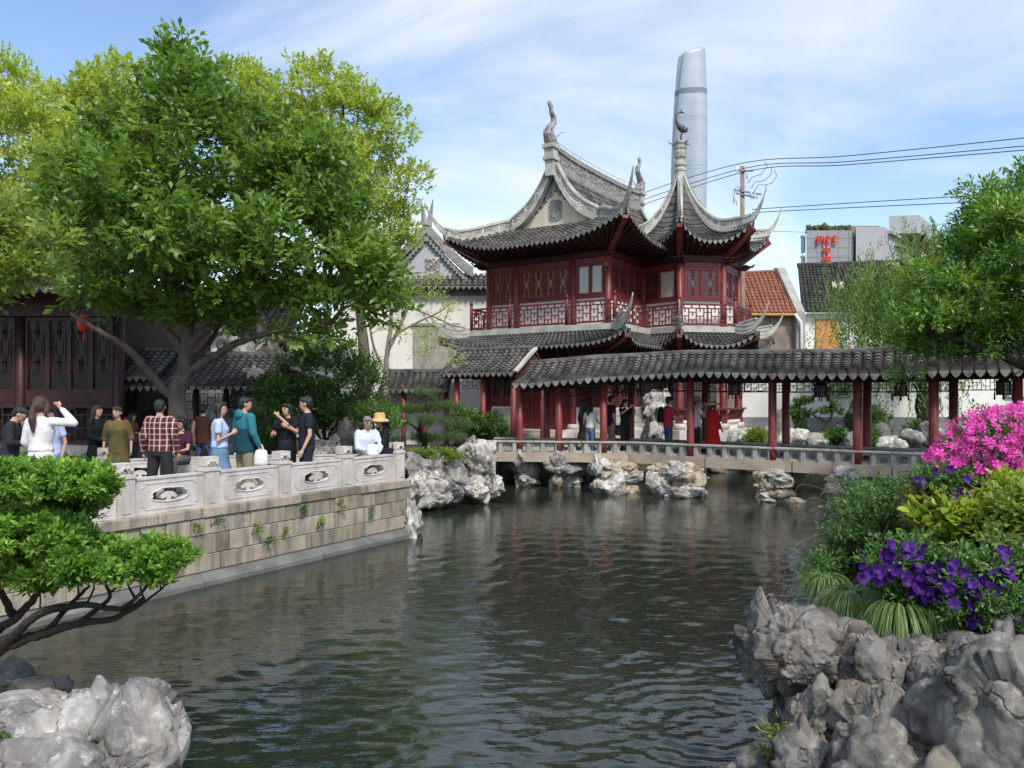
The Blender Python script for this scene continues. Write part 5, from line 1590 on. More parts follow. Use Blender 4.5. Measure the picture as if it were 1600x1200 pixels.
# red and dark roofed houses
m_redtile = mat('orange_red_tile', (0.27, 0.11, 0.07), 0.85, 0.3, 2, 0.4, 12, 0.15, stain=(0.16, 0.07, 0.05), sfac=0.6, sscale=(1.5, 1.5, 1.5), fleck=((0.34, 0.19, 0.13), 5, 0.4))
m_board = mat('weathered_boards', (0.26, 0.2, 0.155), 0.9, 0.25, 1.5, 0.3, 12, stain=(0.13, 0.1, 0.08), sfac=0.5, sscale=(3, 3, 0.5))
m_orange = mat('orange_ply', (0.5, 0.24, 0.09), 0.8, 0.15, 1.5)
D1 = 46.0
X1 = lambda px, d=D1: (px - CX) / F * d
Z1p = lambda py, d=D1: CAMZ - (py - HY) / F * d
rh = empty('tiled_house', (X1(1200), D1, 0.8), 'weathered house with orange-red tiled roof behind the pavilion', 'house')
b = MB(); b.box(X1(1120), X1(1246), D1, D1 + 7, 0.8, Z1p(492)); b.build('wall', m_board, rh)
for px in (1165, 1205, 1240):
    b = MB(); b.box(X1(px) - .06, X1(px) + .06, D1 - 0.08, D1 - .001, 2.5, Z1p(492)); b.build('post', m_board, rh)
e0, e1 = np.array([X1(1118), D1 - 0.4, Z1p(490)]), np.array([X1(1240), D1 - 0.4, Z1p(490)])
r0, r1 = np.array([X1(1118), D1 + 3.2, Z1p(431, D1 + 3.2)]), np.array([X1(1252), D1 + 3.2, Z1p(425, D1 + 3.2)])
S = face_surf(r0, r1, e0, e1, 0, 0.02, 0)
pan, rows, ends = roof_tiles(S, np.linalg.norm(e1 - e0), 4.6, 0.26, 0.36, 0.1, taper=1.0)
tr = pan.build('roof', m_redtile, rh)
al = MB()
for rw in rows: bb_ = al.n; al.v.append(rw.arr()); al.f += [tuple(i + bb_ for i in q) for q in rw.f]; al.m += rw.m; al.n += rw.n
al.build('roof_tiles', m_redtile, tr, kind='stuff')
b = MB(); b.tube([r0 + UZ * .05, r1 + UZ * .05], 0.13, 8); b.build('ridge_roll', m_redtile, tr)
b = MB(); b.tube([e0 - UZ * .1, e1 - UZ * .1], 0.09, 8); b.build('gutter', m_orange, rh)
m_cement = mat('grey_cement', (0.36, 0.34, 0.31), 0.85, 0.15, 1.2, 0.2, 10, stain=(0.2, 0.19, 0.17), sfac=0.5)
b = MB(); f = (np.array([X1(1240), 0, 0]), np.array([0, 1.0, 0]), np.array([1.0, 0, 0]), UZ)
b.prism(f, [(D1 - 0.5, 0.8), (D1 + 6, 0.8), (D1 + 6, 9), (D1 + 3.4, Z1p(418, D1 + 3.4)), (D1 + 2.8, Z1p(421, D1 + 3.2)), (D1 - 0.5, Z1p(488))], 0, 0.5); b.build('party_wall', m_cement, rh)
b = MB(); b.tube([(X1(1236), D1 - .6, Z1p(492)), (X1(1244), D1 - .7, Z1p(505)), (X1(1246), D1 - .6, Z1p(515)), (X1(1246), D1 - .6, 1)], 0.09, 7); b.build('downpipe', m_white, rh, smooth=True)

dh = empty('dark_roof_house', (X1(1300), D1, 0.8), 'old house with mossy black tiled roof and boarded orange window', 'house')
b = MB(); b.box(X1(1254), X1(1420), D1 + 0.2, D1 + 7, 0.8, Z1p(490)); b.build('wall', m_white, dh)
b = MB(); b.box(X1(1276), X1(1312), D1 + 0.1, D1 + .199, Z1p(545), Z1p(498)); b.build('boarded_window', m_orange, dh)
e0, e1 = np.array([X1(1250), D1 - 0.3, Z1p(488)]), np.array([X1(1425), D1 - 0.3, Z1p(488)])
r0, r1 = np.array([X1(1290), D1 + 4.5, Z1p(416, D1 + 4.5)]), np.array([X1(1440), D1 + 4.5, Z1p(411, D1 + 4.5)])
m_tile_k = mat('black_old_tile', (0.05, 0.049, 0.046), 0.9, 0.5, 2, 0.5, 14, 0.15, fleck=((0.2, 0.19, 0.17), 6, 0.5))
pan, rows, ends = roof_tiles(face_surf(r0, r1, e0, e1, 0, 0.1, 0), np.linalg.norm(e1 - e0), 5.5, 0.27, 0.3, 0.11, taper=1.0)
tr = pan.build('roof', m_pan, dh); al = MB()
for rw in rows: bb_ = al.n; al.v.append(rw.arr()); al.f += [tuple(i + bb_ for i in q) for q in rw.f]; al.m += rw.m; al.n += rw.n
al.build('roof_tiles', m_tile_k, tr, kind='stuff')
b = MB(); b.tube([r0 + UZ * .06, r1 + UZ * .06], 0.15, 8); b.build('ridge_roll', m_tile_k, tr)
Sx = face_surf(r0, r1, e0, e1, 0, 0.1, 0)
for x in (0.33, 0.4):
    c = Sx(x, 0.42); b = MB(); d1_, d2_ = Sx(x, 0.52) - c, Sx(x + 0.045, 0.42) - c
    b.add([c + UZ * .16, c + d2_ + UZ * .16, c + d1_ + d2_ + UZ * .16, c + d1_ + UZ * .16, c, c + d2_, c + d1_ + d2_, c + d1_], [(0, 1, 2, 3), (0, 4, 5, 1), (1, 5, 6, 2), (2, 6, 7, 3), (3, 7, 4, 0)]); b.build('skylight', m_reflglass, tr)

# grey office block with red sign
D2 = 160.0
X2 = lambda px, d=D2: (px - CX) / F * d
Z2p = lambda py, d=D2: CAMZ - (py - HY) / F * d
of = empty('office_block', (X2(1340), D2, 0.8), 'grey panelled office block with large red vertical sign', 'building')
m_panel = mat('grey_cladding', (0.27, 0.27, 0.28), 0.7, 0.08, 0.25, 0.0, 10)
m_panel2 = mat('pale_grey_cladding', (0.36, 0.36, 0.365), 0.7, 0.08, 0.25)
m_sign = mat('red_sign_letters', (0.75, 0.05, 0.03), 0.5, 0.05, 1.0)
A0, A1, A2, A3 = np.array([X2(1260), D2, 0]), np.array([X2(1334), D2, 0]), np.array([X2(1377), D2 - 1.0, 0]), np.array([X2(1436, D2 + 22), D2 + 22, 0])
b = MB(); b.slab([tuple(a[:2]) for a in (A0, A1, np.array([X2(1334) + 6, D2 + 18, 0]), np.array([X2(1264) + 7.0, D2 + 18, 0]))], 0.8, Z2p(360)); w0 = b.build('wall', m_panel, of)
b = MB(); b.slab([(A1[0] + 0.02, D2 - 1.0), tuple(A2[:2]), tuple(A3[:2]), (A1[0] + 9, D2 + 24)], 0.8, Z2p(356)); w1 = b.build('wall', m_panel2, of)
b = MB(); b.slab([(X2(1389, D2 + 6), D2 + 6), (X2(1436, D2 + 5), D2 + 5), (X2(1472, D2 + 24), D2 + 24), (X2(1410, D2 + 26), D2 + 26)], Z2p(356) + .01, Z2p(327)); b.build('roof_block', m_panel2, of)
b = MB(); b.box(X2(1334), X2(1389), D2 + 4, D2 + 4.3, Z2p(356), Z2p(346)); b.build('roof_screen', m_board, of)
# cladding joints, windows, balcony corner
j_ = MB()
for k in range(14):
    z = Z2p(360) - 1.6 - k * 2.0
    j_.box(A0[0], A1[0], D2 - 0.04, D2 - 0.001, z - .05, z + .05)
for k in range(1, 5): j_.box(A0[0] + k * 2.2, A0[0] + k * 2.2 + .09, D2 - 0.045, D2 - 0.002, 0.8, Z2p(362))
j_.build('cladding_joints', m_greywall, w0, kind='stuff')
fr2 = frame(A2, ux=A3 - A2)
for (x0_, z_) in ((4.5, Z2p(400)), (7.0, Z2p(400)), (4.5, Z2p(432)), (7.0, Z2p(432)), (14, Z2p(408))):
    b = MB(); b.obox(fr2, x0_, x0_ + 1.7, 0.01, 0.12, z_, z_ + 3.6); o_ = b.build('window', m_white, w1)
    b = MB(); b.obox(fr2, x0_ + .2, x0_ + 1.5, 0.121, 0.15, z_ + .2, z_ + 3.4); b.build('pane', glass_mat('blue_glass', (0.06, 0.10, 0.14)), o_)
for zz_, x0_ in ((Z2p(361), 3.0), (Z2p(374), 9.0)):
    b = MB(); b.obox(fr2, x0_, 22, 0.02, 0.9, zz_ - 0.3, zz_ + 0.3); b.build('balcony', m_panel2, w1)
for k in range(6):
    z = Z2p(368) - k * 4.2
    b = MB(); b.box(X2(1257), A0[0] - .02, D2 + 0.5, D2 + 2, z - 3.4, z); b.build('window', glass_mat('blue_glass'), w0)
    b = MB(); b.box(X2(1256), A0[0] - .01, D2 + 0.45, D2 + 2.1, z - .05, z + .3); b.build('band', m_white, w0)
for k in range(7):
    b = MB(); x0_ = X2(1264 + k * 10); c = np.array([x0_ + .5, D2 + 1.2, Z2p(360)])
    rg_ = np.random.default_rng(k)
    V_, F_ = rock_arr(c + UZ * .5, (1.0, 0.8, 0.8 + .3 * rg_.random()), 300 + k, 3, amp=0.3, warp=0.3)
    me = raw_mesh('roof_planting', V_ - c, F_, mat('roof_green', (0.07, 0.08, 0.04), 0.9, 0.4, 3)); link_mesh('roof_planting', me, of, c)
# lettering: P I C C above three Chinese characters
sg = MB()
def stroke(px0, py0, px1, py1, th=1.15):
    a, b_ = np.array([X2(px0), D2 - 0.55, Z2p(py0)]), np.array([X2(px1), D2 - 0.55, Z2p(py1)])
    d_ = unit(b_ - a) * th * 0.3
    sg.bar(a - d_, b_ + d_, 0.5, th, up=(0, 1, 0.001)) if False else sg.obox((a - d_, unit(b_ - a), np.array([0, -1.0, 0]), unit(np.cross(unit(b_ - a), np.array([0, 1.0, 0])))), 0, np.linalg.norm(b_ - a + 2 * d_), -0.2, 0.2, -th / 2, th / 2)
letters = [[(1276, 371, 1276, 382), (1276, 371, 1281, 371), (1281, 371, 1281.5, 375.5), (1276, 376.5, 1281, 376.5)],
           [(1286, 371, 1286, 381)],
           [(1295.5, 371, 1290.5, 371), (1290.5, 371, 1290.5, 380), (1290.5, 380, 1295.5, 380)],
           [(1306, 370, 1301, 370), (1301, 370, 1301, 379), (1301, 379, 1306, 379)],
           [(1285, 389, 1295, 389), (1285, 389, 1285, 394), (1295, 389, 1295, 394), (1285, 394, 1295, 394), (1290, 386, 1290, 398)],
           [(1285, 402, 1295, 402), (1285, 402, 1285, 411), (1295, 402, 1295, 411), (1285, 411, 1295, 411), (1287, 406.5, 1293, 406.5), (1290, 403, 1290, 410)],
           [(1289, 417, 1285, 423), (1291, 417, 1295, 422), (1289, 424, 1286, 430), (1286, 430, 1293, 430), (1292, 425, 1294.5, 430)]]
for ch, L_ in enumerate(letters):
    sg = MB()
    for s_ in L_: stroke(*s_, th=0.18 if ch >= 4 else 0.28)
    sg.build('sign_letter', m_sign, of, kind='stuff')
b = MB()
for px in (1287, 1293): b.box(X2(px) - .05, X2(px) + .05, D2 - .3, D2 - .12, Z2p(432), Z2p(384))
b.build('sign_frame', m_white, of, kind='stuff')

# skyscraper
D3 = 1400.0
m_tower, t_, b_, o_ = new_mat('hazed_tower_glass')
co_ = ocoord(t_, False); sp3 = nd(t_, 'ShaderNodeSeparateXYZ'); t_.links.new(co_, sp3.inputs[0])
wv_ = nd(t_, 'ShaderNodeMath', operation='FRACT'); ml_ = nd(t_, 'ShaderNodeMath', operation='MULTIPLY'); ml_.inputs[1].default_value = 1 / 4.5
t_.links.new(sp3.outputs['Z'], ml_.inputs[0]); t_.links.new(ml_.outputs[0], wv_.inputs[0])
nn_ = nd(t_, 'ShaderNodeTexNoise', Scale=0.05, Detail=6.0); t_.links.new(co_, nn_.inputs['Vector'])
c0_ = ramp(t_, wv_.outputs[0], [(0.0, (0.31, 0.36, 0.41)), (0.72, (0.32, 0.37, 0.42)), (0.8, (0.38, 0.42, 0.46)), (1.0, (0.38, 0.42, 0.46))])  # distance haze is put into the colour: paler, low-contrast glass and floor bands
c1_ = mix(t_, ramp(t_, nn_.outputs[0], [(0.4, 0.0), (0.65, 0.4)]), c0_, (0.42, 0.47, 0.52))
t_.links.new(c1_, b_.inputs['Base Color']); b_.inputs['Roughness'].default_value = 0.3; b_.inputs['Specular IOR Level'].default_value = 0.7
tw = empty('skyscraper', ((1080 - CX) / F * D3, D3, 0.85), 'tall twisted glass skyscraper rising beyond the wing spire', 'skyscraper')
K3 = D3 / F
n_a, n_z = 72, 90
def tower_r(a, zf, tw_):
    # rounded triangle in plan that turns as it rises, with one notch
    q = a - tw_
    r = 1 + 0.10 * math.cos(3 * q)
    n_ = ((q - 2.1 + PI) % (2 * PI)) - PI
    r -= 0.13 * math.exp(-(n_ / 0.11) ** 2)
    return r
vs, fs = [], []
for iz in range(n_z + 1):
    zf = iz / n_z; py = 1050 + (80 - 1050) * zf if False else None
    zz0 = 0.85; ztop = CAMZ - (80 - HY) * K3
    half = np.interp(zf, [0, 0.45, 0.7, 0.85, 1.0], [35, 30, 27.5, 25, 21.0]) * K3
    cxp = np.interp(zf, [0, 0.5, 1.0], [1079, 1078, 1079]); cx_ = (cxp - CX) / F * D3
    for ia in range(n_a):
        a = 2 * PI * ia / n_a
        r = tower_r(a, zf, 2.0 * zf - 0.3) * half * 0.97
        top_cut = 1.0 - (0.028 * (0.5 + 0.5 * math.cos(a - 2.6))) * (zf ** 14)
        vs.append((cx_ + r * math.cos(a), D3 + r * math.sin(a), zz0 + (ztop - zz0) * zf * top_cut))
for iz in range(n_z):
    for ia in range(n_a): fs.append((iz * n_a + ia, iz * n_a + (ia + 1) % n_a, (iz + 1) * n_a + (ia + 1) % n_a, (iz + 1) * n_a + ia))
fs.append(tuple(n_z * n_a + k for k in range(n_a)))
b = MB(); b.add(vs, fs); tb_ = b.build('glass_skin', m_tower, tw, smooth=True)
m_tband = mat('tower_dark_band', (0.17, 0.2, 0.24), 0.5, 0.1, 0.05)
for zf, hgt in ((0.872, 0.008), (0.80, 0.004), (0.79, 0.003), (0.66, 0.005), (0.648, 0.004), (0.52, 0.004)):
    b = MB(); vs = []; iz = zf
    half = np.interp(zf, [0, 0.45, 0.7, 0.85, 1.0], [35, 30, 27.5, 25, 21.0]) * K3; cx_ = (np.interp(zf, [0, 0.5, 1.0], [1079, 1078, 1079]) - CX) / F * D3
    for z_ in (zf - hgt, zf + hgt):
        for ia in range(n_a):
            a = 2 * PI * ia / n_a; r = tower_r(a, zf, 2.0 * z_ - 0.3) * half * 0.97 + 0.25
            vs.append((cx_ + r * math.cos(a), D3 + r * math.sin(a), 0.85 + (CAMZ - (80 - HY) * K3 - 0.85) * z_))
    b.add(vs, [(k, (k + 1) % n_a, n_a + (k + 1) % n_a, n_a + k) for k in range(n_a)]); b.build('mechanical_band', m_tband if zf > 0.85 else m_tower, tb_)

# utility pole and cables
D4 = 42.0
X4 = lambda px, d=D4: (px - CX) / F * d
Z4 = lambda py, d=D4: CAMZ - (py - HY) / F * d
m_pole = mat('brown_pole', (0.30, 0.18, 0.11), 0.9, 0.25, 2, 0.3, 12, stain=(0.3, 0.28, 0.25), sfac=0.6, sscale=(2, 2, 0.4))
m_steel = mat('grey_steel', (0.22, 0.23, 0.24), 0.5, 0.15, 4, metal=0.3)
m_cable = mat('dark_cable', (0.06, 0.08, 0.08), 0.6, 0.1, 4)
up = empty('utility_pole', (X4(1160), D4, 0.8), 'brown utility pole with insulators and looping jumper wires behind the wing roof', 'utility pole')
b = MB(); b.lathe((X4(1160), D4, 0), [(0.17, 0.8), (0.11, Z4(260))], 12); b.build('pole', m_pole, up, smooth=True)
for z_, l_ in ((Z4(268), 0.55), (Z4(298), 1.0), (Z4(303), 0.8)):
    b = MB(); b.bar((X4(1160) - l_ / 2, D4 - 0.16, z_), (X4(1160) + l_, D4 - 0.16, z_ - 0.25 * (l_ > .6)), 0.08, 0.08); b.build('crossarm', m_steel, up)
for px, py in ((1150, 262), (1166, 272), (1172, 298), (1178, 303), (1150, 312), (1146, 306)):
    b = MB(); b.lathe((X4(px), D4 - 0.16, Z4(py) - .1), [(0.03, -0.2), (0.07, -0.15), (0.04, -0.1), (0.08, -0.05), (0.04, 0.0), (0.07, 0.05), (0.02, 0.12)], 8); b.build('insulator', m_white, up, smooth=True)
for pts_ in ([(1193, 254), (1197, 262), (1188, 274), (1174, 278), (1166, 288)], [(1204, 262), (1203, 274), (1192, 284), (1178, 286), (1172, 296)], [(1208, 267), (1212, 276), (1204, 288), (1190, 291), (1184, 289), (1176, 302)], [(1166, 306), (1174, 312), (1180, 304)], [(1144, 320), (1146, 298), (1152, 292), (1156, 302)]):
    b = MB(); b.tube([(X4(x), D4 - 0.2, Z4(y)) for x, y in pts_], 0.018, 5); b.build('jumper_wire', m_cable, up, smooth=True)
def cable(pts_, lab, r=0.022):
    p_ = np.array([P(x, y, d) for x, y, d in pts_]); q = limb_path(p_, 12)
    b = MB(); b.tube(np.array(q), r, 5); b.build('cable', m_cable, smooth=True, label=lab, cat='cable', group='overhead cables')
cable([(965, 315, 52), (1150, 257, 42), (1330, 243, 36), (1700, 205, 30)], 'topmost dark overhead cable strung from the utility pole')
cable([(965, 326, 52), (1158, 264, 42), (1330, 252, 36), (1700, 219, 30)], 'middle dark overhead cable strung from the utility pole')
cable([(965, 334, 52), (1162, 269, 42), (1330, 257, 36), (1700, 226, 30)], 'lowest of the three dark cables at the top of the utility pole')
cable([(1175, 327, 42), (1380, 314, 37), (1700, 295, 32)], 'upper cable of the pair leaving the utility pole halfway down')
cable([(1175, 332, 42), (1380, 322, 37), (1700, 308, 32)], 'lower cable of the pair leaving the utility pole halfway down')
cable([(1200, 361, 42), (1262, 363, 60)], 'single thin cable running from the wing roof to the office block', 0.015)
cable([(730, 438, 37), (762, 425, 33)], 'short cable running from the white hall to the pavilion eave', 0.015)

# dark timber hall at the left edge of the terrace
lh = empty('timber_hall', (-13, 19.3, 0.85), 'dark red lattice-windowed timber hall on a stone base beside the terrace', 'hall')
YL = 19.2; xr_ = (186 - CX) / F * YL
b = MB(); b.box(xr_ - 9, xr_ + 0.5, YL - 0.5, YL + 6, 0.6, 1.42); b.build('stone_base', m_greystone, lh)
m_vpane = mat('dim_pane', (0.012, 0.010, 0.010), 0.25, 0.2, 3, spec=0.25)
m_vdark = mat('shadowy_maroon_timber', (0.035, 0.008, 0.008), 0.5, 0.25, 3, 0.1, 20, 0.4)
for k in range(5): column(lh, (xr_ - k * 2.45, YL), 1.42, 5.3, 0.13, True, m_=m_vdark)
frl = frame((xr_ - 9.8, YL, 0), ang=0)
for k in range(4):
    x0_ = 9.8 - (k + 1) * 2.45
    l = MB(); l.obox(frl, x0_ + .13, x0_ + 2.32, -0.04, 0.05, 1.43, 1.5); l.obox(frl, x0_ + .13, x0_ + 2.32, -0.04, 0.05, 2.34, 2.46)
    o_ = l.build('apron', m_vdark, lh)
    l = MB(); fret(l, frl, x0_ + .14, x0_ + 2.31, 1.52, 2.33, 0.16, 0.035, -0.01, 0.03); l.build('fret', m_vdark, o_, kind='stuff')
    for q_ in range(4):
        a, c_ = x0_ + .14 + q_ * 0.545, x0_ + .14 + (q_ + 1) * 0.545
        f_ = MB(); bw = 0.05
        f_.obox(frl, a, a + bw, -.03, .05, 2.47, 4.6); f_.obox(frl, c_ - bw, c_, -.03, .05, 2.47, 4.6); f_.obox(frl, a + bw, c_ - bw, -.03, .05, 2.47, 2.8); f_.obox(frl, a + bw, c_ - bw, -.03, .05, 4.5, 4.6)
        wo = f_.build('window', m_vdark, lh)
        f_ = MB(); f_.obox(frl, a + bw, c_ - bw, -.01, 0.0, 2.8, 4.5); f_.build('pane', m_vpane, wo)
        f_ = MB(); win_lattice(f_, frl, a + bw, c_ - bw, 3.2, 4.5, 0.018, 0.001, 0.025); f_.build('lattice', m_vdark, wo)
b = MB(); b.obox(frl, -0.2, 9.95, -0.15, 0.15, 4.62, 5.3); b.build('beam', m_vdark, lh)
b = MB(); b.box(xr_ - 9.6, xr_ - 0.05, YL + 0.3, YL + 6, 1.42, 5.2); b.build('inner_wall', m_blackwood, lh)
S = face_surf(np.array([xr_ - 10, YL + 3, 8.0]), np.array([xr_ - 1, YL + 3, 8.0]), np.array([xr_ - 10, YL - 1.3, 5.1]), np.array([xr_ + 1.2, YL - 1.3, 5.1]), 0.6, 0.5, 0.1, 4, (0, 1))
roof_part(lh, 'roof', [dict(S=S, W=11, Ls=5, taper=1.0)], pitch=0.24, r=0.1, tl=0.22)
so = MB(); so.add([S(x, 1.0) - UZ * .1 for x in np.linspace(0, 1, 9)] + [np.array([xr_ - 10 + 10.1 * x, YL, 5.3]) for x in np.linspace(0, 1, 9)], [(j, j + 1, 10 + j, 9 + j) for j in range(8)]); so.build('soffit', m_vdark, lh)
# red festival lantern under its eave
m_redl = mat('red_silk', (0.55, 0.04, 0.015), 0.6, 0.15, 5)
c = P(131, 505, 17.8)
rl = empty('red_lantern', c - UZ * 0.4, 'round red silk lantern hanging under the timber hall eave', 'lantern')
b = MB(); b.lathe(c, [(0.05, -0.2), (0.11, -0.15), (0.15, 0.0), (0.11, 0.15), (0.05, 0.2)], 14); b.build('lantern_body', m_redl, rl, smooth=True)
b = MB(); b.tube([c - UZ * .2, c - UZ * .38], [0.012, 0.03], 6); b.build('tassel', m_redl, rl); b = MB(); b.tube([c + UZ * .2, c + UZ * .75], 0.008, 4); b.build('cord', m_cable, rl)

# tiled gallery behind the big tree
g3 = empty('tiled_gallery', (-7.5, 20.5, 0.85), 'dark open gallery with tiled roof and lattice behind the big tree', 'gallery')
YG = 19.6
xl, xr3 = (190 - CX) / F * YG, (412 - CX) / F * YG
S = face_surf(np.array([xl, YG + 1.5, 3.72]), np.array([xr3 + .1, YG + 1.5, 3.72]), np.array([xl, YG, 2.86]), np.array([xr3, YG, 2.86]), 0, 0.12, 0)
g3r = roof_part(g3, 'roof', [dict(S=S, W=xr3 - xl, Ls=1.75, taper=1.0)], pitch=0.19, r=0.085, tl=0.16, singles=True)
S2 = face_surf(np.array([xl, YG + 1.2, 3.9]), np.array([xl + 0.95, YG + 1.2, 3.9]), np.array([xl, YG - .12, 3.1]), np.array([xl + 0.9, YG - .12, 3.1]), 0, 0.12, 0)
roof_part(g3, 'upper_roof', [dict(S=S2, W=0.9, Ls=1.5, taper=1.0)], pitch=0.19, r=0.085, tl=0.16, singles=True)
b = MB(); b.tube([(xl, YG + 1.5, 3.76), (xr3 + .1, YG + 1.5, 3.76)], 0.1, 8); b.build('ridge_roll', m_tile, g3r)
b = MB(); b.add([(xl, YG + .05, 2.8), (xr3, YG + .05, 2.8), (xr3, YG + 1.5, 3.6), (xl, YG + 1.5, 3.6)], [(0, 1, 2, 3)]); b.build('soffit', m_darkwood, g3r)
for k, x in enumerate(np.linspace(xl + .2, xr3 - .3, 5)): column(g3, (x, YG + .35), 0.86, 2.9, 0.08, False, m_=m_blackwood)
xs_ = np.linspace(xl + .2, xr3 - .3, 5)
for k in range(4):
    l = MB(); fret(l, frame((xs_[k], YG + .35, 0), ang=0), 0.1, xs_[1] - xs_[0] - .1, 2.3, 2.7, 0.09, 0.018, -.01, .01); l.build('hanging_lattice', m_blackwood, g3, kind='stuff')
b = MB(); b.box(xl, xl + 1.9, YG + 2.4, YG + 2.5, 0.86, 3.1); b.build('rear_wall', m_white, g3)
b = MB(); b.box(xl + 1.9, xr3, YG + 2.4, YG + 2.5, 0.86, 3.1); b.build('rear_wall', m_blackwood, g3)
l = MB(); fret(l, frame((xl, YG + 2.38, 0), ang=0), 0.1, 1.8, 0.95, 1.95, 0.13, 0.03, -.01, .01); l.build('screen_fret', m_greywall, g3, kind='stuff')
b = MB(); b.box(xl - .5, xl + 2.3, YG - .2, YG + .2, 0.8, 1.22); b.build('stone_bench', m_greystone, g3)
# ------------------------------------------------------------------ foliage
def in_poly(pts, poly):
    x, y = pts[:, 0], pts[:, 1]; n = len(poly); ins = np.zeros(len(pts), bool); j = n - 1
    for i in range(n):
        xi, yi = poly[i]; xj, yj = poly[j]
        c = ((yi > y) != (yj > y)) & (x < (xj - xi) * (y - yi) / (yj - yi + 1e-12) + xi)
        ins ^= c; j = i
    return ins
def dist_poly(pts, poly):
    best = np.full(len(pts), 1e9); n = len(poly)
    for i in range(n):
        a, b = np.array(poly[i], float), np.array(poly[(i + 1) % n], float); d = b - a
        t = np.clip(((pts - a) @ d) / (d @ d), 0, 1); q = a + t[:, None] * d
        best = np.minimum(best, np.linalg.norm(pts - q, axis=1))
    return best

LEAF5 = (np.array([(0, 0, 0), (0.55, 0.5, 0.06), (1, 0, -0.08), (0.55, -0.5, 0.06), (0.5, 0, 0.0)]), np.array([(0, 4, 1), (4, 2, 1), (0, 3, 4), (4, 3, 2)]))
LEAF4 = (np.array([(0, 0, 0), (0.5, 0.5, 0.08), (1, 0, -0.05), (0.5, -0.5, 0.08)]), np.array([(0, 2, 1), (0, 3, 2)]))
LEAF9 = (np.array([(0, 0, 0), (0.22, 0.36, 0.05), (0.55, 0.5, 0.07), (0.84, 0.28, 0.02), (1, 0, -0.1), (0.84, -0.28, 0.02), (0.55, -0.5, 0.07), (0.22, -0.36, 0.05), (0.5, 0, 0.0)]), np.array([(0, 8, 1), (1, 8, 2), (2, 8, 3), (3, 8, 4), (4, 8, 5), (5, 8, 6), (6, 8, 7), (7, 8, 0)]))
NEEDLE = (np.array([(0, 0.03, 0), (0, -0.03, 0), (1, 0, 0)]), np.array([(0, 1, 2)]))

def nrmz(a): return a / np.maximum(np.linalg.norm(a, axis=1), 1e-9)[:, None]

def leaf_arrays(p, d, nrm, L, W, tint, tmpl):
    d = nrmz(d); s = nrmz(np.cross(nrm, d)); u = np.cross(d, s)
    T, Fc = tmpl; k = len(T)
    V = p[:, None, :] + (T[None, :, 0:1] * L[:, None, None]) * d[:, None, :] + (T[None, :, 1:2] * (L * W)[:, None, None]) * s[:, None, :] + (T[None, :, 2:3] * L[:, None, None]) * u[:, None, :]
    Ff = Fc[None] + (np.arange(len(p)) * k)[:, None, None]
    return V.reshape(-1, 3), Ff.reshape(-1, 3), np.repeat(tint, len(Fc))

def sprays(clumps, rg_, per_clump, leaves, L, W, spread=0.5, flat=0.72, up=0.35, droop=0.0, shell=0.5, tips=None, sprayL=None):
    """clumps: array (n,4) centre + radius; leafy twigs spread over each clump's volume"""
    n = len(clumps); per = np.maximum(3, (per_clump * (clumps[:, 3] / clumps[:, 3].mean()) ** 2).astype(int))
    idx = np.repeat(np.arange(n), per); N = len(idx)
    v = nrmz(rg_.normal(size=(N, 3))); v[:, 2] = np.where(v[:, 2] < -0.35, -v[:, 2] * 0.7, v[:, 2]); v = nrmz(v)
    rad = clumps[idx, 3] * (shell + (1 - shell) * rg_.random(N) ** 0.6)
    base = clumps[idx, :3] + v * rad[:, None] * np.array([1, 1, flat])
    dirs = nrmz(v + up * np.array([0, 0, 1.0]) + 0.5 * rg_.normal(size=(N, 3)) - droop * np.array([0, 0, 1.0]))
    sl = (sprayL or L * 2.2)
    ct = rg_.random(n)
    k = leaves; M = N * k
    si = np.repeat(np.arange(N), k); fr_ = np.tile(np.arange(k) / max(1, k - 1), N)
    pos = base[si] + dirs[si] * (sl * (fr_ - 0.4))[:, None] + rg_.normal(size=(M, 3)) * L * 0.12
    side = nrmz(np.cross(dirs, rg_.normal(size=(N, 3))))[si]
    alt = np.where(np.tile(np.arange(k) % 2, N) == 0, 1.0, -1.0)[:, None]
    ang = (1 - fr_ * 0.75)[:, None]
    ld = nrmz(dirs[si] * (0.45 + fr_[:, None]) + side * alt * ang * spread * 2 + rg_.normal(size=(M, 3)) * 0.3 - np.array([0, 0, 0.25 + droop]))
    nr = nrmz(np.array([0, 0, 1.0]) + 0.55 * dirs[si] + 0.55 * rg_.normal(size=(M, 3)))
    Ls = L * rg_.uniform(0.65, 1.2, M)
    tint = np.clip(0.5 * ct[idx][si] + 0.5 * rg_.random(M) + 0.12 * (fr_ - 0.5), 0, 1)
    return pos, ld, nr, Ls, np.full(M, W), tint, base

def foliage(name, clumps, m_, parent, seed, per_clump=24, leaves=7, L=0.13, W=0.5, tmpl=LEAF5, stuff=True, **kw):
    rg_ = np.random.default_rng(seed)
    pos, ld, nr, Ls, Ws, tint, base = sprays(clumps, rg_, per_clump, leaves, L, W, **kw)
    V, Ff, tt_ = leaf_arrays(pos, ld, nr, Ls, Ws, tint, tmpl)
    c = np.array([V[:, 0].mean(), V[:, 1].mean(), V[:, 2].min()])
    me = raw_mesh(name, V - c, Ff, m_, True, tt_)
    o = link_mesh(name, me, parent, c)
    if stuff: o['kind'] = 'stuff'
    return o, base

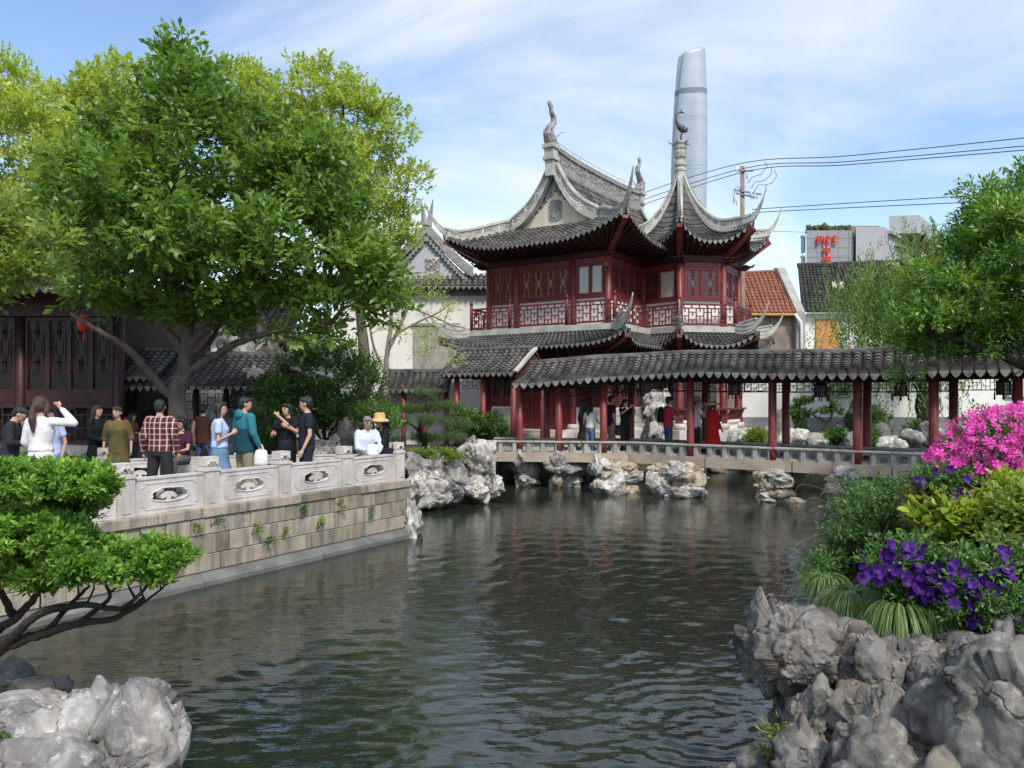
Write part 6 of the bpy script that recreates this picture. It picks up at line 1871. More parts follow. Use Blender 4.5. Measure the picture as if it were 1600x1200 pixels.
def clumps_in(poly, d, depth, n, rc, seed, minr=0.6, edge=0.5, sep=0.5):
    rg_ = np.random.default_rng(seed); poly = [tuple(map(float, q)) for q in poly]
    A = np.array(poly); lo, hi = A.min(0), A.max(0); out = []
    px = rc * F / d
    pts_ = rg_.uniform(lo, hi, (n * 30, 2)); ins = in_poly(pts_, poly); pts_ = pts_[ins]; ds = dist_poly(pts_, poly)
    mx_ = ds.max()
    for q, dd in zip(pts_, ds):
        r = rc * rg_.uniform(minr, 1.25)
        if dd < r * F / d * edge: continue
        h = depth * math.sqrt(min(1, dd / mx_))
        dep = d + rg_.uniform(-1, 1) * h
        p3 = P(q[0], q[1], dep)
        if any(np.linalg.norm(p3 - o[:3]) < sep * (r + o[3]) for o in out): continue
        out.append(np.array([*p3, r]))
        if len(out) >= n: break
    return np.array(out)

m_bark = mat('grey_brown_bark', (0.115, 0.095, 0.075), 0.9, 0.3, 4, 0.9, 18, 0.1, stain=(0.2, 0.18, 0.15), sfac=0.5, sscale=(6, 6, 1.5))
m_barkdk = mat('dark_bark', (0.045, 0.036, 0.03), 0.9, 0.3, 5, 0.9, 20, 0.1)
m_barkpale = mat('pale_bark', (0.27, 0.23, 0.185), 0.9, 0.25, 5, 0.6, 20, 0.1)

def woody(root, limbs, clumps, m_, seed, twig=0.03, name='trunk', n_side=9, sub=2, bases=None):
    """limbs: list of (points, r0, r1); clumps are reached by branches from the nearest wood"""
    rg_ = np.random.default_rng(seed); mb = MB(); nodes = []
    trunk_done = False
    for pts_, r0, r1 in limbs:
        pth = limb_path(pts_, 7); k = len(pth)
        pth[1:-1] += rg_.normal(size=(k - 2, 3)) * r1 * 0.25
        rr_ = r0 + (r1 - r0) * np.linspace(0, 1, k) ** 0.8
        mb.tube(pth, rr_, n_side)
        nodes += [(q, r_) for q, r_ in zip(pth[k // 4:], rr_[k // 4:])]
    tr = mb.build(name, m_, root, smooth=True)
    if len(clumps):
        b = MB(); NP = np.array([q for q, _ in nodes]); NR = [r_ for _, r_ in nodes]
        cen = np.mean(NP, 0)
        order = np.argsort([np.min(np.linalg.norm(NP - c[:3], axis=1)) for c in clumps])
        for ci in order:
            c = clumps[ci, :3]; dd = np.linalg.norm(NP - c, axis=1) + 0.6 * np.maximum(0, NP[:, 2] - c[2] + 0.2)
            i = int(np.argmin(dd)); a = NP[i]; r0 = min(NR[i] * 0.75, twig * 1.6)
            mid = (a + c) / 2 + rg_.normal(size=3) * 0.1 * np.linalg.norm(c - a) + np.array([0, 0, 0.08 * np.linalg.norm(c - a)])
            pth = limb_path([a, mid, c], 3); rr_ = np.linspace(r0, twig * 0.35, len(pth))
            b.tube(pth, rr_, 4)
            NP = np.vstack([NP, pth[2:]]); NR += list(rr_[2:])
            for q in range(sub):
                e = c + nrmz(rg_.normal(size=(1, 3)))[0] * clumps[ci, 3] * 0.9 * np.array([1, 1, 0.7])
                b.tube(limb_path([c, (c + e) / 2 + rg_.normal(size=3) * 0.04, e], 3), np.linspace(twig * 0.35, twig * 0.1, 6), 3)
        b.build('branches', m_, root, smooth=True, kind='stuff')
    return tr

m_lf_big = leaf_mat('broad_green_leaf', [(0.0, (0.061, 0.123, 0.024)), (0.45, (0.116, 0.214, 0.042)), (0.8, (0.205, 0.323, 0.070)), (1.0, (0.286, 0.401, 0.123))], 0.38, 0.4)
m_lf_cam = leaf_mat('yellow_green_leaf', [(0.0, (0.189, 0.284, 0.047)), (0.5, (0.338, 0.432, 0.081)), (1.0, (0.540, 0.608, 0.149))], 0.4, 0.5)
m_lf_pale = leaf_mat('fresh_pale_leaf', [(0.0, (0.108, 0.177, 0.034)), (0.5, (0.184, 0.270, 0.054)), (1.0, (0.313, 0.381, 0.095))], 0.4, 0.4)
m_lf_dark = leaf_mat('glossy_dark_leaf', [(0.0, (0.031, 0.081, 0.018)), (0.5, (0.062, 0.144, 0.025)), (0.85, (0.125, 0.225, 0.037)), (1.0, (0.250, 0.312, 0.062))], 0.25, 0.35, 0.5)
m_lf_osm = leaf_mat('osmanthus_leaf', [(0.0, (0.052, 0.133, 0.025)), (0.5, (0.112, 0.232, 0.039)), (0.8, (0.210, 0.352, 0.060)), (0.95, (0.329, 0.422, 0.104)), (1.0, (0.393, 0.281, 0.139))], 0.3, 0.35, 0.5)
m_lf_wil = leaf_mat('willow_leaf', [(0.0, (0.10, 0.19, 0.04)), (1.0, (0.22, 0.34, 0.09))], 0.4, 0.5)
m_lf_box = leaf_mat('bright_clipped_leaf', [(0.0, (0.060, 0.130, 0.02)), (0.5, (0.150, 0.290, 0.045)), (0.85, (0.280, 0.470, 0.08)), (1.0, (0.38, 0.55, 0.13))], 0.35, 0.4)
m_lf_pine = leaf_mat('pine_needle', [(0.0, (0.052, 0.098, 0.033)), (1.0, (0.143, 0.208, 0.072))], 0.15, 0.6)

# ---- the big broad-leaved tree on the terrace garden
D = 15.6
bt = empty('broadleaf_tree', P(278, 760, D), 'large dark green broad-leaved tree with spreading limbs behind the terrace', 'tree')
poly = [(298, 48), (345, 80), (380, 140), (430, 165), (520, 215), (560, 250), (568, 330), (600, 410), (645, 485), (600, 525), (560, 505), (520, 545), (470, 560), (415, 540), (372, 562), (335, 520), (290, 530), (240, 520), (200, 545), (150, 515), (110, 500), (70, 450), (48, 340), (60, 270), (110, 200), (180, 175), (225, 85)]
cl = clumps_in(poly, D, 2.6, 200, 0.52, 11, edge=0.55, sep=0.42)
Q = lambda x, y, d=D: P(x, y, d)
limbs = [([Q(276, 775), Q(279, 680), Q(276, 620), Q(290, 560), Q(296, 470), Q(300, 380), Q(305, 260)], 0.24, 0.06),
         ([Q(277, 625), Q(240, 590), Q(205, 550, D - .4), Q(160, 520, D - .8), Q(110, 490, D - 1)], 0.12, 0.04),
         ([Q(283, 585), Q(330, 560), Q(375, 535, D - .5), Q(440, 515, D - .8), Q(520, 500, D - .6)], 0.11, 0.04),
         ([Q(292, 540), Q(335, 505), Q(370, 460), Q(410, 390), Q(450, 320)], 0.11, 0.035),
         ([Q(290, 555), Q(262, 515), Q(230, 450), Q(190, 380), Q(150, 300)], 0.1, 0.035),
         ([Q(296, 470), Q(255, 400, D - 1), Q(220, 300, D - 1.2), Q(230, 180, D - .6)], 0.08, 0.03),
         ([Q(288, 570), Q(320, 545, D + .6), Q(350, 500, D + 1.2), Q(400, 450, D + 1.5)], 0.08, 0.03)]
woody(bt, limbs, cl, m_bark, 21, 0.03)
foliage('crown', cl, m_lf_big, bt, 31, 27, 8, 0.185, 0.5, LEAF5, spread=0.5, up=0.25, flat=0.7, shell=0.35)

# ---- camphor trees behind
def camphor(poly, d, depth, n, rc, seed, label, base_px, per=32, L=0.155):
    root = empty('camphor_tree', (*P(base_px[0], 700, d)[:2], GZ), label, 'tree', 'camphor trees behind the terrace')
    cl = clumps_in(poly, d, depth, n, rc, seed, edge=0.35, sep=0.4)
    b0 = np.array([*P(base_px[0], 700, d)[:2], GZ]); c0 = P(base_px[0], base_px[1], d)
    lim = [([b0, (b0 + c0) / 2 + np.array([.2, 0, 0]), c0], 0.32, 0.14)]
    top_ = sorted(cl.tolist(), key=lambda c: -c[2])
    for c in top_[::max(1, len(top_) // 6)][:6]: lim.append(([c0, (c0 + np.array(c[:3])) / 2 + np.array([0, 0, -.5]), np.array(c[:3])], 0.13, 0.03))
    woody(root, lim, cl, m_bark, seed, 0.04)
    foliage('crown', cl, m_lf_cam, root, seed + 1, per, 9, L, 0.55, LEAF4, up=0.5, flat=0.8, shell=0.2, sprayL=0.3)
camphor([(385, 110), (440, 120), (450, 85), (520, 100), (560, 130), (610, 160), (640, 205), (620, 235), (665, 250), (680, 285), (650, 330), (665, 375), (640, 410), (610, 450), (570, 450), (520, 400), (480, 330), (430, 250), (380, 180)], 27, 2.2, 110, 0.75, 41, 'tall yellow-green camphor tree reaching towards the white hall', (560, 460))
camphor([(340, 105), (420, 90), (450, 150), (420, 260), (360, 330), (330, 200)], 28, 2.0, 26, 0.8, 47, 'yellow-green camphor tree crowning above the broad-leaved tree', (400, 420))
camphor([(-60, 90), (10, 92), (70, 140), (130, 118), (170, 88), (215, 95), (245, 170), (220, 260), (150, 330), (60, 380), (-60, 350)], 26, 2.5, 115, 0.75, 51, 'yellow-green camphor tree behind the timber hall roof', (60, 420))
# ---- fresh pale tree at the left edge, closer
D = 11.5
pt = empty('pale_leaf_tree', P(-160, 790, D), 'fresh pale green tree leaning in over the timber hall', 'tree')
cl = clumps_in([(-120, 280), (10, 285), (50, 310), (95, 370), (112, 430), (85, 470), (45, 485), (-20, 505), (-120, 510)], D, 1.0, 40, 0.36, 61, edge=0.6)
woody(pt, [([P(-160, 800, D), P(-150, 600, D), P(-120, 430, D), P(-60, 390, D), P(20, 400, D)], 0.15, 0.03)], cl, m_bark, 62, 0.02)
foliage('crown', cl, m_lf_pale, pt, 63, 22, 8, 0.125, 0.52, LEAF5, up=0.2)
# ---- round shrub behind the balustrade
D = 18.6
def shrub(name, poly, d, depth, n, rc, seed, m_, label, cat='shrub', per=40, L=0.08, W=0.5, base=None, group=None, lv=8, tm=LEAF4, **kw):
    A = np.array(poly, float); bx = A[:, 0].mean() if base is None else base[0]
    p0 = P(bx, A[:, 1].max(), d); p0[2] = max(GZ, p0[2]) if base is None else base[1]
    root = empty(name, p0, label, cat, group)
    cl = clumps_in(poly, d, depth, n, rc, seed, edge=0.6)
    c0 = cl[:, :3].mean(0)
    woody(root, [([p0 - UZ * .05, (p0 + c0) / 2, c0], 0.06, 0.02)] + [([p0 - UZ * .05, (p0 + c[:3]) / 2 + np.array([0, 0, -.1]), c[:3]], 0.03, 0.01) for c in cl[:5]], cl, m_barkdk, seed + 3, 0.015, 'stems', 6, 1)
    foliage('foliage', cl, m_, root, seed + 5, per, lv, L, W, tm, **kw)
    return root
shrub('evergreen_shrub', [(440, 545), (480, 515), (550, 520), (585, 550), (605, 600), (600, 660), (540, 690), (450, 690), (415, 660), (405, 600)], 18.6, 1.6, 60, 0.36, 71, m_lf_dark, 'dense dark evergreen shrub behind the terrace balustrade', per=42, L=0.09)
shrub('evergreen_shrub', [(395, 600), (440, 560), (470, 600), (470, 700), (420, 720), (390, 680)], 17.2, 0.8, 20, 0.3, 72, m_lf_dark, 'small dark shrub beside the man in the teal hooded jacket', per=36, L=0.08)
shrub('evergreen_shrub', [(540, 640), (600, 620), (625, 650), (620, 700), (560, 705)], 17.4, 0.7, 18, 0.26, 73, m_lf_osm, 'reddish green low shrub behind the seated couple', per=36, L=0.07)
# ---- slender pale-trunked tree
D = 20.5
st_ = empty('slender_tree', P(597, 690, D), 'slender pale-trunked tree with sparse new leaves in front of the white hall', 'tree')
limbs = [([P(595, 700, D), P(600, 630, D), P(603, 585, D), P(606, 545, D), P(612, 500, D), P(610, 455, D), P(620, 420, D)], 0.11, 0.03),
         ([P(606, 548, D), P(625, 510, D), P(640, 475, D), P(660, 440, D)], 0.06, 0.02), ([P(622, 520, D), P(650, 505, D), P(690, 485, D), P(715, 465, D)], 0.04, 0.012),
         ([P(603, 580, D), P(585, 545, D), P(575, 500, D), P(560, 470, D)], 0.05, 0.015), ([P(640, 480, D), P(665, 490, D), P(700, 505, D), P(715, 520, D)], 0.03, 0.01)]
cl = clumps_in([(560, 400), (640, 395), (700, 440), (735, 460), (725, 500), (690, 520), (730, 560), (690, 600), (640, 560), (590, 520), (545, 500)], D, 1.0, 52, 0.3, 81, edge=0.3)
woody(st_, limbs, cl, m_barkpale, 82, 0.012)
foliage('crown', cl, m_lf_cam, st_, 83, 10, 6, 0.075, 0.45, LEAF4, up=0.1, shell=0.1, spread=0.6)
# ---- layered pine by the water
def pads(name, pads_, d, seed, label, cat, m_, needles=True, trunk=None, per=60, L=0.06, group=None, tmpl=NEEDLE, lv=10):
    rg_ = np.random.default_rng(seed); cl = []
    for (x, y, rx, rz, dd) in pads_:
        k = d / F; n_ = max(3, int(rx * rz / 45))
        for q in range(n_):
            a = rg_.uniform(0, 2 * PI); s_ = math.sqrt(rg_.random())
            cl.append([*(P(x, y, d + dd) + np.array([math.cos(a) * s_ * rx * k * 0.85, math.sin(a) * s_ * rx * k * 0.6, (1 - s_ * s_) * rz * k * 0.6 - rz * k * 0.2])), rz * k * rg_.uniform(0.5, 0.75)])
    cl = np.array(cl)
    p0 = trunk[0][0][0]
    root = empty(name, p0, label, cat, group)
    woody(root, trunk, cl, m_barkdk, seed + 1, 0.012, 'trunk', 8, 1)
    foliage('foliage', cl, m_, root, seed + 2, per, lv, L, 0.5 if tmpl is not NEEDLE else 1.0, tmpl, up=0.7, flat=0.6, shell=0.3, sprayL=L * 1.4)
    return root
D = 18.9
pads('layered_pine', [(665, 618, 32, 11, .2), (640, 642, 30, 11, 0), (690, 640, 38, 12, .2), (630, 665, 26, 12, -.1), (672, 662, 38, 12, -.3), (715, 664, 26, 10, .3), (650, 690, 38, 12, 0), (702, 688, 36, 11, -.2), (725, 692, 18, 9, .2)], D, 91, 'cloud-layered dwarf pine on the rocky bank by the bridge', 'pine', m_lf_pine,
     trunk=[([P(658, 716, D), P(664, 695, D), P(655, 670, D), P(668, 645, D), P(665, 622, D)], 0.09, 0.03), ([P(660, 690, D), P(690, 680, D), P(715, 668, D)], 0.04, 0.015), ([P(657, 675, D), P(640, 662, D), P(628, 660, D)], 0.04, 0.015)], per=44, L=0.11)
# ---- osmanthus on the right
D = 12.8
rt = empty('osmanthus_tree', P(1750, 800, D), 'glossy leaved round-crowned tree overhanging the bridge roof on the right', 'tree')
poly = [(1378, 470), (1395, 420), (1440, 392), (1480, 372), (1495, 320), (1520, 285), (1575, 262), (1680, 250), (1800, 350), (1800, 590), (1690, 620), (1600, 585), (1560, 560), (1520, 580), (1480, 570), (1445, 600), (1415, 620), (1392, 600), (1400, 560), (1375, 520)]
cl = clumps_in(poly, D, 2.0, 190, 0.40, 101, edge=0.6, sep=0.36)
woody(rt, [([P(1750, 800, D), P(1740, 650, D), P(1700, 560, D), P(1640, 480, D), P(1580, 400, D)], 0.2, 0.05), ([P(1720, 600, D), P(1620, 580, D - .5), P(1540, 545, D - .8), P(1460, 520, D - .8)], 0.1, 0.03), ([P(1700, 560, D), P(1620, 520, D + .6), P(1540, 470, D + 1), P(1460, 440, D + 1)], 0.08, 0.03)], cl, m_barkdk, 102, 0.025)
foliage('crown', cl, m_lf_osm, rt, 103, 44, 8, 0.108, 0.38, LEAF4, up=0.45, flat=0.75, shell=0.35)
# ---- weeping willow behind the bridge
D = 28.0
wt = empty('weeping_willow', P(1448, 700, D), 'weeping willow with hanging pale green strands behind the bridge', 'tree')
rg_ = np.random.default_rng(111)
lim = [([P(1448, 705, D), P(1444, 640, D), P(1440, 560, D), P(1430, 470, D), P(1425, 400, D)], 0.34, 0.12)]
arms = []
for k in range(26):
    x, y = rg_.uniform(1352, 1520), rg_.uniform(350, 460)
    y = max(y, 365 + 0.95 * max(0, 1440 - x)); e = P(x, y, D + rg_.uniform(-2, 2))
    lim.append(([P(1432, 490, D), (P(1430, 450, D) + e) / 2 + UZ * .5, e], 0.09, 0.02)); arms.append(e)
woody(wt, lim, [], m_barkdk, 112)
st = MB(); pos, ld, tn = [], [], []
for e in arms:
    for k in range(24):
        s_ = e + rg_.normal(size=3) * np.array([0.75, 0.8, 0.35]); L_ = rg_.uniform(1.4, 3.6); dx = rg_.normal() * 0.15
        if rg_.random() < 0.12: L_ += 1.6
        n_ = int(L_ / 0.055); zz_ = np.linspace(0, L_, n_)
        q = s_ + np.stack([dx * zz_ ** 1.2 + 0.05 * np.sin(zz_ * 3 + k), 0.03 * np.sin(zz_ * 2), -zz_], 1)
        pos.append(q); ld.append(rg_.normal(size=(n_, 3)) * 0.5 + np.array([0, 0, -1.0])); tn.append(rg_.random(n_) * .6 + .4 * rg_.random())
for k in range(9):
    s_ = P(rg_.uniform(1395, 1470), 600, D - 2) + UZ * 0.3; n_ = 30; zz_ = np.linspace(0, rg_.uniform(0.8, 1.7), n_)
    pos.append(s_ + np.stack([0.1 * zz_, 0 * zz_, -zz_], 1)); ld.append(rg_.normal(size=(n_, 3)) * 0.5 + np.array([0, 0, -1.0])); tn.append(rg_.random(n_))
pos, ld, tn = np.concatenate(pos), np.concatenate(ld), np.concatenate(tn)
V, Ff, t2 = leaf_arrays(pos + rg_.normal(size=pos.shape) * .02, ld, rg_.normal(size=pos.shape), np.full(len(pos), 0.15), np.full(len(pos), 0.3), tn, LEAF4)
c = np.array([P(1430, 600, D)[0], D, V[:, 2].min()]); o = link_mesh('crown', raw_mesh('crown', V - c, Ff, m_lf_wil, True, t2), wt, c); o['kind'] = 'stuff'

# ---- planting and rocks in the garden behind the bridge
pads('garden_pine', [(1300, 612, 26, 10, 0), (1265, 630, 28, 10, .3), (1325, 632, 30, 9, -.2), (1295, 645, 30, 9, 0), (1240, 650, 24, 12, .4), (1330, 655, 22, 8, .2)], 27.0, 121, 'dark twisting garden pine in front of the white wall', 'pine', m_lf_dark,
     trunk=[([P(1290, 700, 27), P(1284, 675, 27), P(1300, 650, 27), P(1295, 620, 27)], 0.07, 0.03), ([P(1286, 672, 27), P(1320, 655, 27), P(1335, 640, 27)], 0.035, 0.012), ([P(1292, 660, 27), P(1262, 645, 27), P(1245, 640, 27)], 0.035, 0.012)], per=26, L=0.1, tmpl=LEAF4, lv=6)
shrub('clipped_shrub', [(1345, 690), (1342, 650), (1356, 630), (1375, 628), (1390, 655), (1390, 690)], 27.2, 0.6, 22, 0.3, 131, m_lf_dark, 'dome-shaped clipped shrub against the white wall', per=40, L=0.07)
shrub('clipped_shrub', [(1215, 690), (1212, 655), (1230, 632), (1255, 640), (1262, 690)], 27.6, 0.6, 20, 0.32, 132, m_lf_dark, 'dark loose shrub left of the twisting garden pine', per=40, L=0.08)
shrub('clipped_shrub', [(1530, 700), (1525, 665), (1545, 640), (1590, 630), (1600, 700)], 26, 0.6, 20, 0.3, 133, m_lf_osm, 'green shrub by the white wall behind the pink azalea', per=40, L=0.08)
for k, (x0, x1, y0, y1, d) in enumerate(((1165, 1200, 668, 698, 25.6), (1280, 1335, 668, 695, 25.8), (1345, 1372, 662, 700, 25.2), (1400, 1480, 655, 690, 27), (1080, 1110, 672, 694, 25.8))):
    shrub('ground_cover', [(x0, y1), (x0, (y0 + y1) / 2), ((x0 + x1) / 2, y0), (x1, (y0 + y1) / 2), (x1, y1)], d, 0.35, 16, 0.17, 140 + k, m_lf_pale if k in (0, 4) else m_lf_dark,
          ['bright green grassy clump on the bank by the wing', 'low dark planting under the garden pine', 'small dark plant behind the bridge column by the rocks', 'green ground cover along the foot of the white wall', 'green tuft beside the stone bench of the wing'][k], 'plant', 30, 0.09)
rk = [(1180, 662, 1212, 700, 26.2), (1200, 650, 1240, 700, 26.6), (1222, 668, 1262, 704, 25.8), (1250, 680, 1290, 706, 25.6), (1318, 676, 1350, 706, 25.5), (1322, 620, 1348, 690, 28), (1355, 665, 1400, 700, 26), (1372, 680, 1412, 708, 25.2), (1405, 672, 1440, 706, 25.4), (1432, 665, 1470, 700, 26), (1460, 680, 1500, 710, 24.6), (1140, 672, 1166, 694, 26.4), (1155, 684, 1180, 702, 26.0), (1500, 670, 1545, 712, 24.5)]
rlab = ['squat grey rock beside the wing steps', 'tall blocky grey rock behind the bridge column', 'tan-grey rock at the foot of the garden pine', 'low rounded rock beneath the garden pine', 'grey rock right of the garden pine', 'upright slab of dark rock against the white wall', 'ridged grey rock below the clipped dome shrub', 'pale low rock at the garden edge behind the parapet', 'broken grey rock under the willow', 'grey rock beside the willow trunk', 'wide pale rock right of the willow trunk', 'small white rock under the leaning bench rail', 'small pale rock at the water edge by the wing', 'grey rock behind the pink azalea']
for k, bx in enumerate(rk):
    px_rock('garden_rock', bx[:4], bx[4], 400 + k, [m_rockgrey, m_rockpale, m_rockdark][(k * 2 + k // 3) % 3], None, 0.8, 4, amp=0.16, warp=0.25, label=rlab[k], cat='rock', group='rocks in the garden behind the bridge')
# scholar stone standing by the wing
ss = empty('scholar_stone', P(1027, 690, 25.6), 'tall pitted white scholar stone standing beside the wing', 'rock')
for k, (x0, y0, x1, y1) in enumerate(((1010, 655, 1036, 695), (1006, 622, 1040, 660), (1010, 612, 1030, 640), (1034, 620, 1050, 655), (1022, 660, 1042, 694))):
    px_rock('stone_lobe', (x0, y0, x1, y1), 25.6, 440 + k, m_rockpale, ss, 0.7, 4, amp=0.26, warp=0.4, holes=5)
# rocky bank between terrace and bridge
bk = [(632, 712, 672, 752, 17.8), (650, 716, 692, 756, 18.2), (676, 722, 726, 762, 18.6), (636, 745, 668, 784, 17.4), (655, 752, 700, 790, 17.6), (690, 748, 724, 784, 18.0), (715, 745, 760, 778, 18.6), (740, 740, 786, 778, 18.9), (668, 735, 700, 762, 17.8), (696, 712, 722, 735, 19)]
blab = ['dark furrowed rock next to the terrace corner', 'furrowed grey rock behind the terrace corner', 'large rounded grey rock in the middle of the bank', 'white water-worn rock at the terrace foot', 'white rock ledge at the waterline of the bank', 'square grey block at the waterline', 'pale pitted rock under the upright boulder', 'sloping pale rock running into the water by the bridge', 'small white rock wedged in the bank', 'low rock below the layered pine']
for k, bx in enumerate(bk):
    px_rock('bank_rock', bx[:4], bx[4], 460 + k, [m_rockgrey, m_rockgrey, m_rockgrey, m_rockpale, m_rockpale, m_rockgrey, m_rockpale, m_rockpale, m_rockpale, m_rockdark][k], None, 0.9, 5, amp=0.14, warp=0.3, holes=3 if k in (3, 4, 6) else 0, label=blab[k], cat='rock', group='rocks of the bank between terrace and bridge')
px_rock('upright_boulder', (724, 684, 778, 742), 18.7, 480, m_rockpale, None, 0.6, 5, amp=0.16, warp=0.28, freq=1.2, label='tall draped-looking pale boulder standing on the bank beside the bridge', cat='rock')
px_rock('bank_rock', (716, 688, 742, 735), 19.4, 482, m_rockgrey, None, 0.7, 5, amp=0.14, warp=0.28, label='grey rock leaning behind the tall pale boulder', cat='rock')
px_rock('pond_rock', (628, 788, 660, 850), 14.5, 481, m_rockpale, None, 0.7, 5, amp=0.16, warp=0.3, label='white pitted rock standing in the water at the wall corner', cat='rock')
# rocks in the dark under the bridge
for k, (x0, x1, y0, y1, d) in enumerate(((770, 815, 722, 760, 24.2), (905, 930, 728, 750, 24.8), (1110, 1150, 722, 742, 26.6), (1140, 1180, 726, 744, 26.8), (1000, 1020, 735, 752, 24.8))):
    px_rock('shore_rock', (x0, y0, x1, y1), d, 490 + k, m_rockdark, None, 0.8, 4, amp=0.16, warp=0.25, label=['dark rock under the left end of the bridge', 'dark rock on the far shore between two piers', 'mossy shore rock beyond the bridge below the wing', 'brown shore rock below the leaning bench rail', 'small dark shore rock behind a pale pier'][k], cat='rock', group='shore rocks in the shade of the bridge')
# rockery behind the big tree
rk = [(345, 535, 410, 600, 22.5), (400, 540, 460, 600, 22), (360, 585, 430, 660, 20.4), (378, 640, 440, 710, 18.6), (330, 640, 372, 720, 17.8), (430, 520, 480, 580, 22.6), (500, 680, 545, 722, 16.4), (530, 660, 560, 715, 16.6), (476, 700, 520, 722, 16)]
rl_ = ['pitted grey rockery boulder above the gallery roof', 'grey rockery boulder above the dark shrub', 'dark cavernous rockery boulder beside the gallery end', 'dark rockery boulder behind the teal hooded man', 'dark rockery boulder behind the woman in blue', 'topmost boulder of the rockery', 'jagged grey rock behind the man in the black shirt', 'upright jagged rock left of the seated couple', 'low grey rock behind the garden-side balustrade']
for k, bx in enumerate(rk):
    px_rock('rockery_boulder', bx[:4], bx[4], 510 + k, [m_rockgrey, m_rockdark][k % 2], None, 0.8, 5 if k < 5 else 4, amp=0.24, warp=0.4, holes=6, label=rl_[k], cat='rock', group='rockery behind the terrace')
shrub('ground_cover', [(630, 716), (640, 706), (690, 700), (725, 708), (722, 722), (640, 724)], 18.4, 0.4, 24, 0.14, 150, m_lf_pale, 'bright green ground cover under the layered pine', 'plant', 26, 0.06)
shrub('evergreen_shrub', [(760, 640), (790, 650), (800, 690), (745, 700), (700, 690), (710, 640)], 25.6, 0.8, 26, 0.35, 151, m_lf_dark, 'dark shrub under the side gallery next to the steps', per=40, L=0.09)
# small weeds in the wall joints
for k, (t_, z_, s_) in enumerate(((5.0, 0.78, .16), (4.85, 0.66, .12), (4.55, 0.86, .1), (4.2, 0.92, .1), (3.55, 0.72, .1), (3.3, 0.48, .16), (3.0, 0.56, .08), (2.6, 0.86, .08), (1.8, 0.86, .08), (1.05, 0.62, .1), (2.25, 0.6, .07))):
    p = wall_pt(t_, 0.02, z_); rg_ = np.random.default_rng(600 + k)
    cl = np.array([[*(p + np.array([0, 0, -0.03 * q]) * 1.0 + rg_.normal(size=3) * s_ * 0.25), s_ * 0.5] for q in range(4)])
    root = empty('wall_weed', p, ['leafy weed trailing from the coping joint of the wall', 'weed tuft hanging below the coping weed', 'small weed under the second balustrade post', 'creeping weed along the top joint', 'single weed in the middle course', 'largest hanging weed on the wall', 'tiny weed right of the hanging weed', 'weed tuft near the third balustrade post', 'sprig in the upper joint towards the far corner', 'upright sprig near the far corner of the wall', 'small weed low on the wall towards the corner'][k], 'weed', 'weeds in the wall joints')
    mb = MB(); mb.tube([p - np.array([WU[1], -WU[0], 0]) * .05, p + UZ * .02, p - UZ * s_ * .5], 0.004, 4); mb.build('stem', m_barkdk, root)
    foliage('leaves', cl, m_lf_dark if k % 2 else m_lf_pale, root, 620 + k, 8, 6, 0.035, 0.55, LEAF4, droop=0.6)

# cycad beside the timber hall
cy = empty('cycad', np.array([*P(112, 700, 15.6)[:2], GZ]), 'spiky dark green cycad in front of the timber hall base', 'plant')
rg_ = np.random.default_rng(170); c = wpos(cy); pos, ld, nr = [], [], []
tk = MB(); tk.lathe(c, [(0.12, 0), (0.15, 0.15), (0.09, 0.42)], 10); tk.build('trunk', m_barkdk, cy)
for k in range(22):
    a = 2 * PI * k / 22 + rg_.normal() * .1; L_ = rg_.uniform(0.6, 0.85); e = rg_.uniform(0.3, 1.1); dr = np.array([math.cos(a), math.sin(a), 0]); sd_ = np.array([-dr[1], dr[0], 0])
    for q in np.linspace(0.12, 1, 24):
        p = c + UZ * .4 + dr * L_ * q * math.cos(e * .6) + UZ * L_ * (e * q - 0.75 * q * q)
        for sg in (-1, 1): pos.append(p); ld.append(sd_ * sg + dr * .6 + UZ * .15); nr.append(UZ + dr * .3)
N_ = len(pos); V, Ff, t2 = leaf_arrays(np.array(pos), np.array(ld), np.array(nr), np.full(N_, 0.15), np.full(N_, 0.12), rg_.random(N_), LEAF4)
o = link_mesh('fronds', raw_mesh('fronds', V - c, Ff, m_lf_dark, True, t2), cy, c); o['kind'] = 'stuff'
# ------------------------------------------------------------------ people
def cloth(name, col, **kw): return mat('cloth_' + name, col, 0.85, kw.pop('var', 0.10), 5.0, 0.25, 60, 0.15, **kw)
m_skin = mat('skin', (0.50, 0.29, 0.20), 0.5, 0.06, 8, 0.0, 10, 0.35)
m_hair = mat('black_hair', (0.012, 0.010, 0.009), 0.4, 0.3, 30, 0.5, 90, 0.5)
m_hairbr = mat('brown_hair', (0.05, 0.026, 0.017), 0.4, 0.3, 30, 0.5, 90, 0.5)
m_hairgr = mat('grey_hair', (0.22, 0.21, 0.2), 0.6, 0.3, 30, 0.5, 90, 0.3)
m_eye = mat('dark_eye', (0.01, 0.008, 0.008), 0.3, 0.0)
m_lip = mat('lip', (0.33, 0.10, 0.09), 0.5, 0.05)
tex_w = bpy.data.textures.new('wrinkle', 'CLOUDS'); tex_w.noise_scale = 0.16; tex_w.noise_depth = 2

def remeshed(o, vox, smooth=3, wr=0.0):
    r = o.modifiers.new('skin', 'REMESH'); r.mode = 'VOXEL'; r.voxel_size = vox; r.use_smooth_shade = True
    s_ = o.modifiers.new('soften', 'SMOOTH'); s_.factor = 0.5; s_.iterations = smooth
    if wr:
        d_ = o.modifiers.new('folds', 'DISPLACE'); d_.texture = tex_w; d_.strength = wr; d_.mid_level = 0.5; d_.texture_coords = 'LOCAL'

